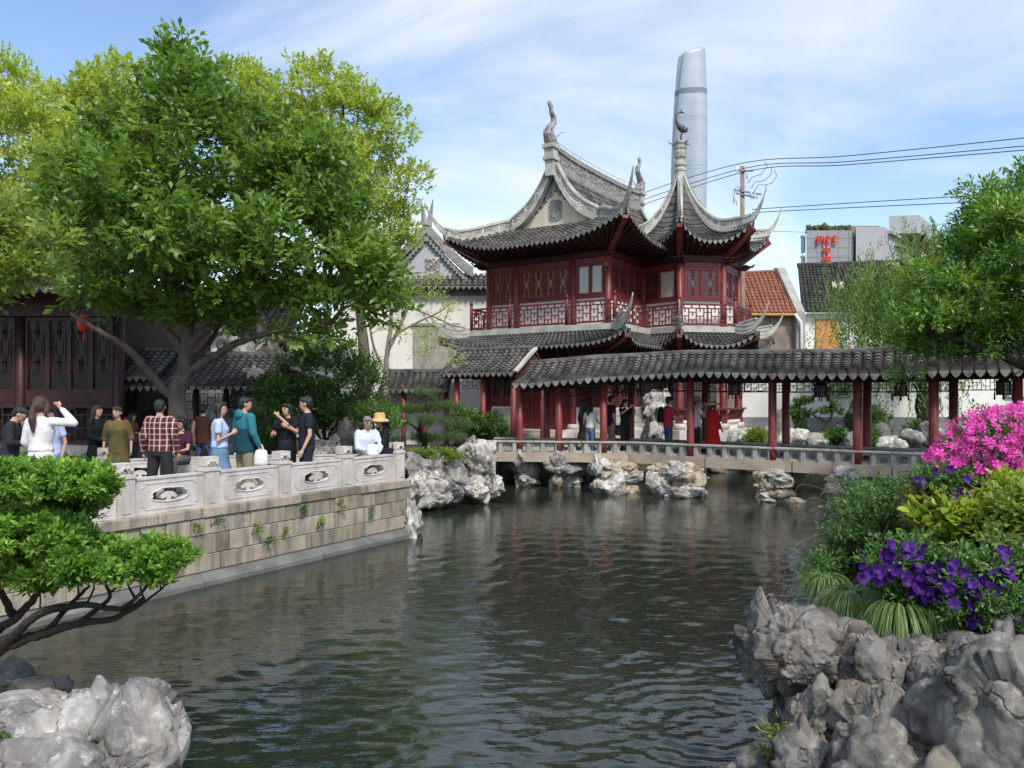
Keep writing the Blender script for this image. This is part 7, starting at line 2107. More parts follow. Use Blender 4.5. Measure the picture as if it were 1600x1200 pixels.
def loft(mb, rings, n=18):
    """rings: (z, rx, ry, yoff[, xoff]) -> closed superelliptic body"""
    vs = []
    for rg__ in rings:
        z, rx, ry, yo = rg__[:4]; xo = rg__[4] if len(rg__) > 4 else 0
        for j in range(n):
            a = 2 * PI * j / n; ca, sa = math.cos(a), math.sin(a)
            vs.append((xo + math.copysign(abs(ca) ** 0.85, ca) * rx, yo + math.copysign(abs(sa) ** 0.9, sa) * ry, z))
    k = len(rings); fs = [(i * n + j, i * n + (j + 1) % n, (i + 1) * n + (j + 1) % n, (i + 1) * n + j) for i in range(k - 1) for j in range(n)]
    fs += [tuple(range(n - 1, -1, -1)), tuple((k - 1) * n + j for j in range(n))]
    return np.array(vs), fs

def limb(mb, pts_, rr):
    mb.tube(pts_, rr, 10)
    for p_, r_ in zip(pts_, rr): mb.ball(p_, r_ * 0.995, 10, 6)

ARM_DOWN = lambda s_: ((s_ * 0.235, -0.03, 1.12), (s_ * 0.245, 0.05, 0.86))
def person(label, px, d, top, yaw, arms=None, sex='m', top_m=None, sleeve='short', hem=0.86, bottom='trousers', bot_m=None, shoe_m=None, hair='short', hair_m=None, head=(0, 0), seat=None, lean=0.0,
           legs=None, ground=GZ, hat=None, bag=None, skirt_z=0.45, face=True, loose=0.0, stance=0.10, height=None, extras=None, bulk=1.0):
    x, y, zt = P(px, top, d)
    Hh = (zt - ground) if height is None else height
    s = Hh / 1.70 if seat is None else (height / 1.70)
    z_root = ground if seat is None else seat[1]
    root = empty('person', (x, y, z_root), label, 'person')
    root.rotation_euler = (0, 0, -R(yaw)); root.scale = (s, s, s)
    dz = 0.0 if seat is None else seat[0] - 0.90
    cl_, sl_ = math.cos(lean), math.sin(lean)
    def tp(p):
        p = np.asarray(p, float).copy(); p[..., 2] += dz
        q = p.copy(); yy, zz_ = p[..., 1], p[..., 2] - (0.92 + dz)
        q[..., 1] = yy * cl_ + zz_ * sl_; q[..., 2] = (0.92 + dz) - yy * sl_ + zz_ * cl_
        return q
    def part(mb, name, m_, vox=0.016, sm=3, wr=0.0, parent=root):
        me = to_mesh(mb, name, m_, True)
        o = bpy.data.objects.new(name, me); COL.objects.link(o); o.parent = parent
        if vox: remeshed(o, vox, sm, wr)
        return o
    fem = sex == 'f'
    sh = 0.158 if fem else 0.185
    W = (0.9 if fem else 1.0) * bulk
    arms = arms or {}
    A = {}
    for sd, sg in (('l', -1), ('r', 1)):
        e, w_ = arms.get(sd, ARM_DOWN(sg))
        A[sd] = (tp((sg * sh, 0, 1.385)), tp(e), tp(w_))
    hy, hp = R(head[0]), head[1]
    Rh = rotz(-hy) @ rotx(-hp)
    hc0 = np.array([0, 0.02, 1.585]); neck = np.array([0, -0.01, 1.46])
    hp3 = lambda q: tp(neck + Rh @ (np.asarray(q, float) - neck))
    if legs is None:
        legs = {'l': ((-0.09, 0, 0.88), (-stance, 0.015, 0.47), (-stance * 1.05, -0.01, 0.07)), 'r': ((0.09, 0, 0.88), (stance, 0.015, 0.47), (stance * 1.05, -0.01, 0.07))}
    # body
    b = MB()
    Rb = Rh if lean == 0 else Rh
    b.ball(hp3((0, 0.02, 1.605)), 0.1, 14, 10, sc=(0.76, 0.92, 0.98), rot=Rb)
    b.ball(hp3((0, 0.04, 1.555)), 0.075, 12, 8, sc=(0.80, 0.88, 1.12), rot=Rb)
    b.ball(hp3((0, 0.058, 1.515)), 0.038, 10, 6, sc=(1.0, 0.95, 0.8), rot=Rb)
    b.tube([hp3((0, 0.106, 1.605)), hp3((0, 0.117, 1.575)), hp3((0, 0.104, 1.565))], [0.009, 0.012, 0.011], 6)
    for sg in (-1, 1): b.ball(hp3((sg * 0.079, 0.01, 1.585)), 0.026, 8, 6, sc=(0.45, 0.8, 1.25), rot=Rb)
    limb(b, [tp((0, -0.015, 1.40)), hp3((0, 0.0, 1.52))], [0.056, 0.048])
    v, f = loft(b, [(0.80, 0.13 * W, 0.1, 0), (0.92, 0.15 * W, 0.105, 0), (1.08, 0.12 * W, 0.09, 0), (1.28, 0.15 * W, 0.1, 0), (1.40, 0.13 * W, 0.08, -0.01), (1.44, 0.06, 0.05, -0.01)]); b.add(tp(v), f)
    for sd, sg in (('l', -1), ('r', 1)):
        S_, E_, W_ = A[sd]
        limb(b, [S_, E_, W_], np.array([0.047, 0.037, 0.025]) * (0.9 if fem else 1))
        hd = unit(W_ - E_); sd_ = unit(np.cross(hd, (0, 0, 1)) + 1e-6); up_h = np.cross(sd_, hd)
        curl = arms.get('curl', 0.35)
        b.ball(W_ + hd * 0.045, 0.045, 8, 6, sc=(0.55, 0.75, 0.95))
        for k, (o_, L_) in enumerate(((-0.028, 0.062), (-0.010, 0.074), (0.009, 0.070), (0.027, 0.055))):
            r0 = W_ + hd * 0.07 + up_h * o_; r1 = r0 + hd * L_ * 0.55 + sd_ * sg * -curl * L_ * 0.3; r2 = r1 + hd * L_ * 0.35 + sd_ * sg * -curl * L_ * 0.8
            b.tube([r0, r1, r2], [0.0098, 0.0092, 0.007], 6)
        b.tube([W_ + hd * 0.03 + up_h * 0.03, W_ + hd * 0.06 + up_h * 0.052, W_ + hd * 0.09 + up_h * 0.05], [0.013, 0.011, 0.008], 6)
        Hp, K, An = [np.array(q, float) for q in legs[sd]]
        limb(b, [Hp * np.array([0.8, 1, 1]), K, An], [0.066, 0.05, 0.035])
        limb(b, [(K + An) / 2 + np.array([0, -0.012, 0.06]), An], [0.052, 0.036])
    body = part(b, 'body', m_skin, 0.0155, 1)
    if face:
        for sg in (-1, 1):
            e = MB(); e.ball(hp3((sg * 0.031, 0.108, 1.605)), 0.011, 8, 6, sc=(1.2, 0.5, 0.6), rot=Rb); part(e, 'eye', m_eye, 0)
            e = MB(); e.tube([hp3((sg * 0.016, 0.115, 1.626)), hp3((sg * 0.034, 0.113, 1.631)), hp3((sg * 0.05, 0.1, 1.626))], [0.004, 0.005, 0.003], 5); part(e, 'eyebrow', m_hair, 0)
        e = MB(); e.tube([hp3((-0.022, 0.104, 1.538)), hp3((0, 0.111, 1.536)), hp3((0.022, 0.104, 1.538))], [0.004, 0.008, 0.004], 6); part(e, 'mouth', m_lip, 0)
    # legs' clothing
    if bottom in ('trousers', 'shorts'):
        b = MB(); v, f = loft(b, [(0.80, 0.155 * W + loose / 2, 0.115, 0), (0.9, 0.168 * W, 0.122, -0.005), (1.0, 0.152 * W, 0.11, 0), (1.03, 0.148 * W, 0.106, 0)]); b.add(tp(v), f)
        for sd in 'lr':
            Hp, K, An = [np.array(q, float) for q in legs[sd]]
            if bottom == 'shorts': b.tube([Hp, K * 0.9 + Hp * 0.1], [0.1, 0.08], 12); b.ball(Hp, 0.1, 10, 7)
            else:
                b.ball(Hp, 0.1 + loose * .3, 12, 8); b.ball(K, 0.07 + loose * .3, 10, 7)
                b.tube([Hp, (Hp + K) / 2, K, (K + An) / 2, An + (An - K) * 0.02], [0.098 + loose * .3, 0.088 + loose * .3, 0.07 + loose * .4, 0.064 + loose * .5, 0.058 + loose * .5], 14)
        part(b, 'trousers' if bottom == 'trousers' else 'shorts', bot_m, 0.02, 2, 0.014)
    elif bottom in ('skirt', 'dress'):
        b = MB(); v, f = loft(b, [(skirt_z, 0.26 * W + loose, 0.2 + loose, 0.0), (skirt_z + 0.12, 0.245 * W + loose * .8, 0.19 + loose * .7, 0), (0.75, 0.205 * W + loose * .4, 0.15, 0), (0.9, 0.188 * W + loose * .2, 0.14, 0), (1.03, 0.155 * W, 0.118, 0), (1.06, 0.145 * W, 0.112, 0)])
        fold = 1 + 0.05 * np.sin(np.arctan2(v[:, 1], v[:, 0]) * 9) * np.clip((0.95 - v[:, 2]) / 0.4, 0, 1)
        v[:, 0] *= fold; v[:, 1] *= fold
        b.add(tp(v), f); part(b, 'skirt', bot_m, 0.02, 2, 0.012)
    # top
    if top_m is not None:
        b = MB(); g = 0.016 + loose * 0.4
        rings = [(hem, 0.158 * W + g + (0.012 if hem < 1 else 0), 0.122 + g, 0)]
        if hem < 0.9: rings.append((0.95, 0.156 * W + g, 0.118 + g, 0))
        wst = 0.128 if fem else 0.146
        if hem < 1.08: rings.append((1.10, wst * W + g, 0.103 + g, 0))
        rings += [(1.26, 0.158 * W + g, (0.125 if fem else 0.112) + g, 0.008 if fem else 0), (1.37, 0.155 * W + g * .6, 0.092 + g * .5, -0.01), (1.425, 0.10 * W, 0.066, -0.012), (1.45, 0.066, 0.055, -0.012)]
        v, f = loft(b, rings); b.add(tp(v), f)
        for sd, sg in (('l', -1), ('r', 1)):
            S_, E_, W_ = A[sd]; rs = (0.062 if fem else 0.07) + loose * .3
            b.ball(S_ + (tp((0, 0, 1.385)) - S_) * 0.1, rs, 10, 7)
            if sleeve == 'short': b.tube([S_, S_ * 0.35 + E_ * 0.65], [rs, rs * 0.93], 12)
            elif sleeve == 'half': b.tube([S_, E_ * 1.0], [rs, rs * 0.85], 12); b.ball(E_, rs * .83, 10, 6); b.tube([E_, E_ * .7 + W_ * .3], [rs * .84, rs * .8], 12)
            elif sleeve == 'long':
                b.tube([S_, E_], [rs, rs * 0.82], 12); b.ball(E_, rs * 0.82, 10, 7); b.tube([E_, W_ * 0.97 + E_ * 0.03], [rs * 0.82, rs * 0.58], 12)
        part(b, 'shirt' if not fem else 'top', top_m, 0.0185, 2, 0.018)
    # shoes
    for sd, sg in (('l', -1), ('r', 1)):
        An = np.array(legs[sd][2], float); b = MB()
        fx = np.array([sg * 0.18, 1.0, 0]); fx = unit(fx)
        b.tube([An + np.array([0, -0.05, -0.03]), An + fx * 0.06 + np.array([0, 0, -0.035]), An + fx * 0.15 + np.array([0, 0, -0.045])], [0.042, 0.044, 0.034], 8, sq=0.75); b.ball(An + fx * 0.16 + np.array([0, 0, -0.047]), 0.034, 8, 5, sc=(1.1, 1, .7)); b.ball(An + np.array([0, -0.04, -0.03]), 0.042, 8, 5)
        part(b, 'shoe', shoe_m or m_eye, 0.018, 1)
    # hair
    hm = hair_m or m_hair
    if hair:
        b = MB()
        b.ball(hp3((0, -0.004, 1.63)), 0.108, 14, 10, sc=(0.82, 0.95, 0.86), rot=Rb)
        b.ball(hp3((0, -0.038, 1.585)), 0.088, 12, 8, sc=(0.9, 0.72, 1.0), rot=Rb)
        b.tube([hp3((-0.055, 0.07, 1.662)), hp3((-0.02, 0.086, 1.674)), hp3((0.02, 0.086, 1.674)), hp3((0.055, 0.07, 1.662))], [0.028, 0.033, 0.033, 0.028], 8)
        if hair in ('long', 'bob', 'ponytail', 'half'):
            zl = {'long': 1.18, 'bob': 1.44, 'ponytail': 1.5, 'half': 1.32}[hair]
            for sg in (-1, 1):
                b.tube([hp3((sg * 0.06, 0.03, 1.66)), hp3((sg * 0.083, 0.012, 1.59)), tp((sg * 0.088, -0.01, max(zl, 1.45))), tp((sg * 0.085, -0.045, zl))], [0.03, 0.034, 0.036, 0.02], 8)
            if hair != 'ponytail':
                b.tube([hp3((0, -0.06, 1.63)), hp3((0, -0.075, 1.55)), tp((0, -0.1, max(zl + .1, 1.42))), tp((0, -0.115, zl))], [0.08, 0.085, 0.085, 0.05], 10, sq=0.7)
            else:
                b.tube([hp3((0, -0.09, 1.60)), tp((0.0, -0.14, 1.55)), tp((0.01, -0.165, 1.42)), tp((0.02, -0.15, 1.24))], [0.035, 0.036, 0.05, 0.018], 9)
        part(b, 'hair', hm, 0.015, 2, 0.012)
    if hat is not None:
        kind, hm_, band = hat
        b = MB(); c0 = hp3((0, 0.0, 1.66)); up_ = unit(hp3((0, 0, 1.76)) - hp3((0, 0, 1.66)))
        prof = {'bucket': [(0.165, -0.055), (0.17, -0.06), (0.115, 0.0), (0.108, 0.06), (0.095, 0.085), (0.02, 0.092)], 'sun': [(0.2, -0.07), (0.21, -0.075), (0.17, -0.03), (0.112, 0.0), (0.11, 0.07), (0.09, 0.105), (0.02, 0.112)], 'visor': [(0.14, -0.02), (0.145, -0.015), (0.108, 0.0), (0.105, 0.045), (0.07, 0.07), (0.01, 0.075)]}[kind]
        b.lathe(c0, prof, 20); part(b, 'hat', hm_, 0)
        if band: 
            b = MB(); b.lathe(c0, [(0.1135, 0.002), (0.1125, 0.03)], 20); part(b, 'hat_band', band, 0)
    if extras: extras(root, part, tp, A)
    return root

def bag(name, label, root_px, d, z, size, m_, cat='bag', yaw=0, strap=None, m_strap=None, soft=True):
    """a bag with rounded body and, where seen, a strap or handles"""
    x, y, _ = P(root_px, 618, d)
    r = empty(name, (x, y, z), label, cat); r.rotation_euler = (0, 0, -R(yaw))
    b = MB(); sx, sy, sz = size
    v, f = loft(b, [(0, sx * 0.42, sy * 0.4, 0), (sz * 0.12, sx * 0.5, sy * 0.5, 0), (sz * 0.6, sx * 0.49, sy * 0.46, 0), (sz * 0.95, sx * 0.42, sy * 0.28, 0), (sz, sx * 0.36, sy * 0.18, 0)]); b.add(v, f)
    o = bpy.data.objects.new('bag_body', to_mesh(b, 'bag_body', m_, True)); COL.objects.link(o); o.parent = r
    remeshed(o, 0.014, 2, 0.02 if soft else 0.0)
    if strap is not None:
        b = MB(); pth = limb_path(strap, 8); b.tube(pth, 0.011, 6, sq=1); o = bpy.data.objects.new('strap', to_mesh(b, 'strap', m_strap or m_, True)); COL.objects.link(o); o.parent = r
    return r

def plaid_mat():
    m, t, b, o = new_mat('plaid_cotton')
    c = nd(t, 'ShaderNodeTexCoord'); sp = nd(t, 'ShaderNodeSeparateXYZ'); t.links.new(c.outputs['Object'], sp.inputs[0])
    def stripes(ax, f, lo, hi):
        w_ = nd(t, 'ShaderNodeMath', operation='MULTIPLY'); w_.inputs[1].default_value = f; t.links.new(sp.outputs[ax], w_.inputs[0])
        fr_ = nd(t, 'ShaderNodeMath', operation='FRACT'); t.links.new(w_.outputs[0], fr_.inputs[0])
        return ramp(t, fr_.outputs[0], [(0.0, 0.0), (lo, 0.0), (lo + 0.03, 1.0), (hi, 1.0), (hi + 0.03, 0.0), (1.0, 0.0)])
    base = (0.17, 0.035, 0.035)
    c1 = mix(t, stripes('X', 11, 0.0, 0.45), base, (0.05, 0.012, 0.016))
    c1 = mix(t, mix(t, 0.5, (0, 0, 0), stripes('Z', 11, 0.0, 0.45)), c1, (0.05, 0.012, 0.016))
    c1 = mix(t, stripes('X', 11, 0.66, 0.78), c1, (0.62, 0.5, 0.44)); c1 = mix(t, mix(t, 0.75, (0, 0, 0), stripes('Z', 11, 0.66, 0.78)), c1, (0.62, 0.5, 0.44))
    t.links.new(c1, b.inputs['Base Color']); b.inputs['Roughness'].default_value = 0.9
    return m
def floral_mat():
    m, t, b, o = new_mat('floral_cotton')
    c = nd(t, 'ShaderNodeTexCoord')
    vo = nd(t, 'ShaderNodeTexVoronoi', Scale=9.0); t.links.new(c.outputs['Object'], vo.inputs['Vector'])
    n = nd(t, 'ShaderNodeTexNoise', Scale=26.0, Detail=3.0); t.links.new(c.outputs['Object'], n.inputs['Vector'])
    hs = nd(t, 'ShaderNodeSeparateColor'); t.links.new(vo.outputs['Color'], hs.inputs[0])
    fc = ramp(t, hs.outputs[0], [(0.0, (0.6, 0.12, 0.12)), (0.35, (0.7, 0.3, 0.38)), (0.6, (0.12, 0.2, 0.45)), (0.8, (0.25, 0.35, 0.5)), (1.0, (0.6, 0.35, 0.2))])
    dm = nd(t, 'ShaderNodeMath', operation='MULTIPLY'); t.links.new(vo.outputs['Distance'], dm.inputs[0]); t.links.new(n.outputs[0], dm.inputs[1])
    c1 = mix(t, ramp(t, dm.outputs[0], [(0.1, 0.85), (0.17, 0.0)]), (0.72, 0.68, 0.7), fc)
    t.links.new(c1, b.inputs['Base Color']); b.inputs['Roughness'].default_value = 0.9
    return m
k_white = cloth('white_knit', (0.72, 0.69, 0.66)); k_black = cloth('black', (0.014, 0.014, 0.016)); k_navy = cloth('navy', (0.018, 0.02, 0.032)); k_blue = cloth('pale_blue', (0.42, 0.50, 0.68)); k_denim = cloth('denim', (0.12, 0.19, 0.30), stain=(0.24, 0.32, 0.44), sfac=0.5, sscale=(6, 6, 3))
k_jean = cloth('dark_denim', (0.035, 0.07, 0.15), stain=(0.10, 0.17, 0.28), sfac=0.5, sscale=(6, 6, 3)); k_khaki = cloth('khaki', (0.30, 0.25, 0.17)); k_teal = cloth('teal', (0.035, 0.17, 0.21)); k_dteal = cloth('deep_teal', (0.016, 0.06, 0.08)); k_olive = cloth('olive', (0.085, 0.085, 0.035), stain=(0.22, 0.12, 0.035), sfac=0.75, sscale=(7, 7, 5))
k_brown = cloth('brown', (0.06, 0.03, 0.02)); k_red = cloth('red', (0.42, 0.018, 0.014)); k_crim = cloth('crimson', (0.40, 0.03, 0.055)); k_pink = cloth('pink_white', (0.62, 0.5, 0.52)); k_purple = cloth('dark_purple', (0.055, 0.018, 0.035)); k_grey = cloth('grey', (0.10, 0.10, 0.10)); k_char = cloth('charcoal', (0.03, 0.03, 0.034)); k_green = cloth('olive_shorts', (0.33, 0.3, 0.17))
k_straw = mat('straw', (0.62, 0.42, 0.19), 0.9, 0.2, 8, 0.6, 60); k_bluehat = cloth('blue_hat', (0.10, 0.19, 0.33), stain=(0.5, 0.52, 0.55), sfac=0.7, sscale=(18, 18, 18)); k_vest = cloth('pale_shirt', (0.56, 0.6, 0.7)); k_lav = cloth('rose_dress', (0.28, 0.10, 0.11)); k_plastic = mat('white_plastic_bag', (0.74, 0.74, 0.75), 0.4, 0.05, 5, 0.4, 14); k_yellow = mat('yellow_bag', (0.75, 0.36, 0.03), 0.6, 0.1, 4)
k_plaid, k_floral = plaid_mat(), floral_mat()
k_shoe = cloth('pale_shoe', (0.5, 0.48, 0.45))

def phone(label, p, yaw=0):
    b = MB(); fr = frame(np.asarray(p, float), ang=-R(yaw)); b.obox(fr, -0.036, 0.036, -0.005, 0.005, -0.075, 0.075)
    b.build('phone', mat('phone_black', (0.012, 0.012, 0.014), 0.25, 0.05, spec=0.6), label=label, cat='phone', bevel=0.006)
RAISE = lambda s_, f=0.26, z=1.5, e=1.22, w=0.3, wx=0.09: ((s_ * w, f * 0.55, e), (s_ * wx, f, z))
FOLD = lambda s_: ((s_ * 0.26, 0.05, 1.13), (s_ * 0.05, 0.24, 1.12))

# --- terrace, left to right
person('woman in white cardigan with ponytail and flowered skirt, hand raised to her face', 64, 10.3, 620, 8, {'l': ((-0.23, 0.0, 1.12), (-0.16, 0.15, 0.98)), 'r': ((0.36, 0.14, 1.36), (0.14, 0.18, 1.55))}, 'f', k_white, 'long', 1.0, 'skirt', k_floral, hair='ponytail', hair_m=m_hairbr, skirt_z=0.38, face=False)
person('man in dark jacket looking down at his camera at the terrace edge', 14, 11.6, 632, 70, {'l': FOLD(-1), 'r': FOLD(1)}, 'm', k_char, 'long', 0.84, 'trousers', k_char, head=(0, 0.5), lean=0.12)
person('person in pale green shirt half hidden behind the woman in the white cardigan', 34, 13.2, 634, 100, {'r': RAISE(1)}, 'm', cloth('pale_green', (0.45, 0.5, 0.34)), 'short', 0.86, 'trousers', k_khaki)
person('woman in pale blue top with back to the timber hall holding up a phone', 84, 12.4, 638, 200, {'r': RAISE(1)}, 'f', k_blue, 'short', 0.9, 'trousers', k_denim, hair='bob')
bag('shopping_bag', 'bright yellow paper bag hanging beside the white-cardigan woman', 13, 10.6, 1.05, (0.22, 0.1, 0.28), k_yellow, soft=False, strap=[(-0.06, 0, 0.27), (0, 0, 0.42), (0.06, 0, 0.27)])
person('woman in long black dress with long black hair holding a phone', 152, 14.3, 634, 110, {'l': ((-0.2, 0.1, 1.1), (0.02, 0.27, 1.2)), 'r': ((0.22, 0.05, 1.1), (0.06, 0.24, 1.02))}, 'f', k_black, 'long', 0.95, 'dress', k_black, hair='long', skirt_z=0.12, loose=0.03)
person('woman in olive and brown printed dress facing the pond', 184, 14.0, 636, 165, {}, 'f', k_olive, 'half', 0.8, 'dress', k_olive, hair='short', hair_m=m_hairbr, skirt_z=0.42, loose=0.04, head=(20, 0))
person('girl in rose top with crimson backpack by the stone bench', 207, 18.2, 646, 100, {'r': ((0.2, 0.15, 1.15), (0.12, 0.36, 1.12))}, 'f', k_lav, 'half', 0.85, 'trousers', k_grey, hair='half')
bag('backpack', 'crimson backpack on the girl by the stone bench', 200, 18.25, 1.72, (0.28, 0.2, 0.42), k_crim, cat='backpack', yaw=100)
person('man in red plaid shirt and dark trousers seen from behind', 250, 12.5, 625, 5, {'l': ((-0.27, -0.03, 1.11), (-0.29, 0.03, 0.85)), 'r': ((0.27, -0.03, 1.11), (0.29, 0.03, 0.85))}, 'm', k_plaid, 'long', 0.88, 'trousers', k_char, face=False, loose=0.02, stance=0.14, bulk=1.08, head=(-18, 0))
person('woman in dark clothes sitting on the garden-side balustrade with her phone', 284, 13.75, 668, 190, {'l': ((-0.2, 0.12, 1.1), (-0.04, 0.27, 1.06)), 'r': ((0.2, 0.12, 1.1), (0.05, 0.27, 1.06))}, 'f', k_purple, 'short', 0.9, 'trousers', k_grey, hair='ponytail', head=(0, 0.25), seat=(0.55, 0.98), height=1.62, shoe_m=k_shoe,
       legs={'l': ((-0.09, 0.02, 0.56), (-0.13, 0.42, 0.55), (-0.1, 0.45, 0.14)), 'r': ((0.09, 0.02, 0.56), (0.1, 0.42, 0.57), (0.02, 0.52, 0.2))})
person('man in brown vest walking away in front of the gallery', 318, 15.9, 632, 10, {}, 'm', k_brown, 'none', 0.84, 'trousers', k_jean, face=False)
person('woman in pale blue t-shirt and denim skirt with black shoulder bag', 343, 12.2, 628, 75, {'l': ((-0.2, 0.02, 1.1), (-0.02, 0.2, 1.2)), 'r': ((0.21, 0.0, 1.1), (0.06, 0.19, 1.2))}, 'f', k_blue, 'short', 0.98, 'skirt', k_denim, hair='half', skirt_z=0.5, head=(10, 0))
bag('shoulder_bag', 'black shoulder bag slung on the woman in pale blue', 319, 12.15, 1.62, (0.28, 0.12, 0.2), k_black, yaw=75, strap=[(-0.10, 0.05, 0.2), (-0.04, 0.2, 0.42), (0.02, 0.26, 0.62), (0.06, 0.20, 0.72)])
person('man in teal hooded jacket and khaki trousers carrying a white bag', 382, 13.1, 621, 40, {'r': ((0.26, 0.0, 1.12), (0.27, 0.12, 0.88))}, 'm', k_teal, 'long', 0.82, 'trousers', k_khaki, face=True, loose=0.02, head=(30, 0),
       extras=lambda root, part, tp, A: [(lambda b: (b.ball(tp((0, -0.1, 1.42)), 0.1, 12, 8, sc=(1.1, 0.6, 0.9)), part(b, 'hood', k_teal, 0.016)))(MB()), (lambda b: (b.add(tp(loft(b, [(0.80, 0.196, 0.158, 0), (0.95, 0.19, 0.152, 0), (1.1, 0.18, 0.138, 0), (1.2, 0.186, 0.146, 0)])[0]), loft(b, [(0, 1, 1, 0)] * 4)[1]), part(b, 'jacket_skirt', k_dteal, 0.016, 2, 0.012)))(MB())])
bag('plastic_bag', 'white plastic carrier bag in the hand of the man in teal', 408, 13.0, 1.46, (0.24, 0.16, 0.27), k_plastic, strap=[(-0.05, 0, 0.25), (0, 0, 0.36), (0.05, 0, 0.25)])
person('man in black shirt holding up a phone to take a picture', 449, 13.5, 631, 205, {'l': ((-0.28, 0.1, 1.2), (-0.04, 0.25, 1.47)), 'r': ((0.25, 0.12, 1.12), (0.06, 0.28, 1.16))}, 'm', k_black, 'short', 0.84, 'trousers', k_black, bulk=1.05)
phone('black phone held up by the man in the black shirt', P(453, 641, 13.2), 25)
bag('shoulder_bag', 'dark navy crossbody bag on the man holding up a phone', 444, 13.22, 1.63, (0.22, 0.1, 0.26), k_navy, yaw=20, strap=[(0.0, 0, 0.25), (0.05, 0.02, 0.42), (0.14, 0.0, 0.62)])
person('young man with glasses in plain black t-shirt looking sideways', 479, 12.8, 620, 245, {'l': ((-0.235, -0.01, 1.1), (-0.24, 0.1, 0.87)), 'r': ((0.25, 0.1, 1.12), (0.16, 0.28, 1.22))}, 'm', k_navy, 'short', 0.86, 'trousers', k_navy, head=(20, 0),
       extras=lambda root, part, tp, A: [(lambda b: (b.tube([tp((sg * 0.031 + 0.022 * math.cos(a) + 0.0, 0.118, 1.603 + 0.017 * math.sin(a))) for a in np.linspace(0, 2 * PI, 11)], 0.0028, 4), part(b, 'spectacle_rim', m_eye, 0)))(MB()) for sg in (-1, 1)])
SEATL = {'l': ((-0.09, 0.02, 0.56), (-0.14, 0.42, 0.55), (-0.14, 0.46, 0.12)), 'r': ((0.09, 0.02, 0.56), (0.12, 0.42, 0.55), (0.12, 0.46, 0.12))}
person('grey-haired man in pale shirt and khaki trousers seated at the balustrade corner', 573, 14.62, 650, 150, {'l': ((-0.25, 0.1, 1.1), (-0.1, 0.3, 0.98)), 'r': ((0.22, 0.1, 1.1), (0.1, 0.28, 1.05))}, 'm', k_vest, 'long', 0.9, 'trousers', k_khaki, hair_m=m_hairgr, seat=(0.55, 0.93), height=1.66, legs=SEATL, head=(0, 0.25))
person('person in black jacket and straw sun hat seated beside the grey-haired man', 598, 14.95, 652, 235, {'l': ((-0.26, 0.12, 1.15), (-0.1, 0.4, 1.2)), 'r': ((0.22, 0.15, 1.12), (0.05, 0.34, 1.1))}, 'f', k_black, 'long', 0.9, 'trousers', k_char, hair='bob', hat=('sun', k_straw, None), seat=(0.55, 0.95), height=1.66, legs=SEATL, head=(0, 0.35))
bag('shoulder_bag', 'small black leather bag at the hip of the person in the straw sun hat', 606, 14.35, 1.5, (0.24, 0.12, 0.17), k_black, soft=False, strap=[(-0.09, 0, 0.16), (0.05, 0.08, 0.42), (0.09, 0, 0.16)])
bag('plastic_bag', 'crumpled white plastic bag on the lap between the seated couple', 582, 14.0, 1.56, (0.24, 0.18, 0.2), k_plastic)
# --- on the bridge
BZ = 0.90
def on_bridge(px, off): r = at_px(px, off); return r[0][1]
person('long-haired woman in brown dress leaning at the bridge parapet', 913, on_bridge(913, -0.8), 641, 60, {}, 'f', k_brown, 'long', 0.9, 'dress', k_brown, hair='long', hair_m=m_hairbr, skirt_z=0.5, ground=BZ, height=1.62, head=(-20, 0))
person('girl in white t-shirt and jeans on the bridge with black hair', 922, on_bridge(922, -0.55), 652, 40, {'r': ((0.2, 0.12, 1.12), (0.2, 0.34, 1.04))}, 'f', k_white, 'short', 0.92, 'trousers', k_denim, hair='half', ground=BZ, height=1.5, face=False)
person('man in dark purple t-shirt and khaki trousers drinking on the bridge', 955, on_bridge(955, -0.9), 632, 75, {'l': RAISE(-1, 0.2, 1.5, 1.2, 0.24, 0.03), 'r': ARM_DOWN(1)}, 'm', k_purple, 'short', 0.84, 'trousers', k_khaki, ground=BZ, height=1.74)
person('woman in black dress photographing from the bridge with raised arms', 976, on_bridge(976, -0.6), 640, 140, {'l': RAISE(-1, 0.3, 1.48, 1.3, 0.3), 'r': RAISE(1, 0.3, 1.48, 1.3, 0.3)}, 'f', k_black, 'short', 0.9, 'trousers', k_black, hair='ponytail', ground=BZ, height=1.62)
bag('shoulder_bag', 'black handbag hanging between the photographing woman and the drinking man', 968, on_bridge(968, -0.5), 1.5, (0.26, 0.14, 0.3), k_black)
person('man in red polo shirt and jeans with a dark cap on the bridge', 1044, on_bridge(1044, -0.75), 634, 82, {'l': ((-0.2, 0.14, 1.1), (-0.04, 0.32, 1.08)), 'r': ((0.22, 0.14, 1.1), (0.06, 0.32, 1.08))}, 'm', k_crim, 'short', 0.88, 'trousers', k_jean, ground=BZ, height=1.7, hat=('visor', k_char, None), head=(0, 0.2), bulk=1.1)
bag('backpack', 'black backpack worn by the man in the red polo shirt', 1033, on_bridge(1033, -0.75), 1.88, (0.3, 0.2, 0.45), k_black, cat='backpack', yaw=82)
person('person in blue bucket hat and pale pink shirt behind the bridge column', 1088, on_bridge(1088, -0.7), 630, 85, {'l': RAISE(-1, 0.24, 1.5, 1.2), 'r': RAISE(1, 0.24, 1.45, 1.2)}, 'm', k_pink, 'short', 0.86, 'trousers', k_char, ground=BZ, height=1.68, hat=('bucket', k_bluehat, None))
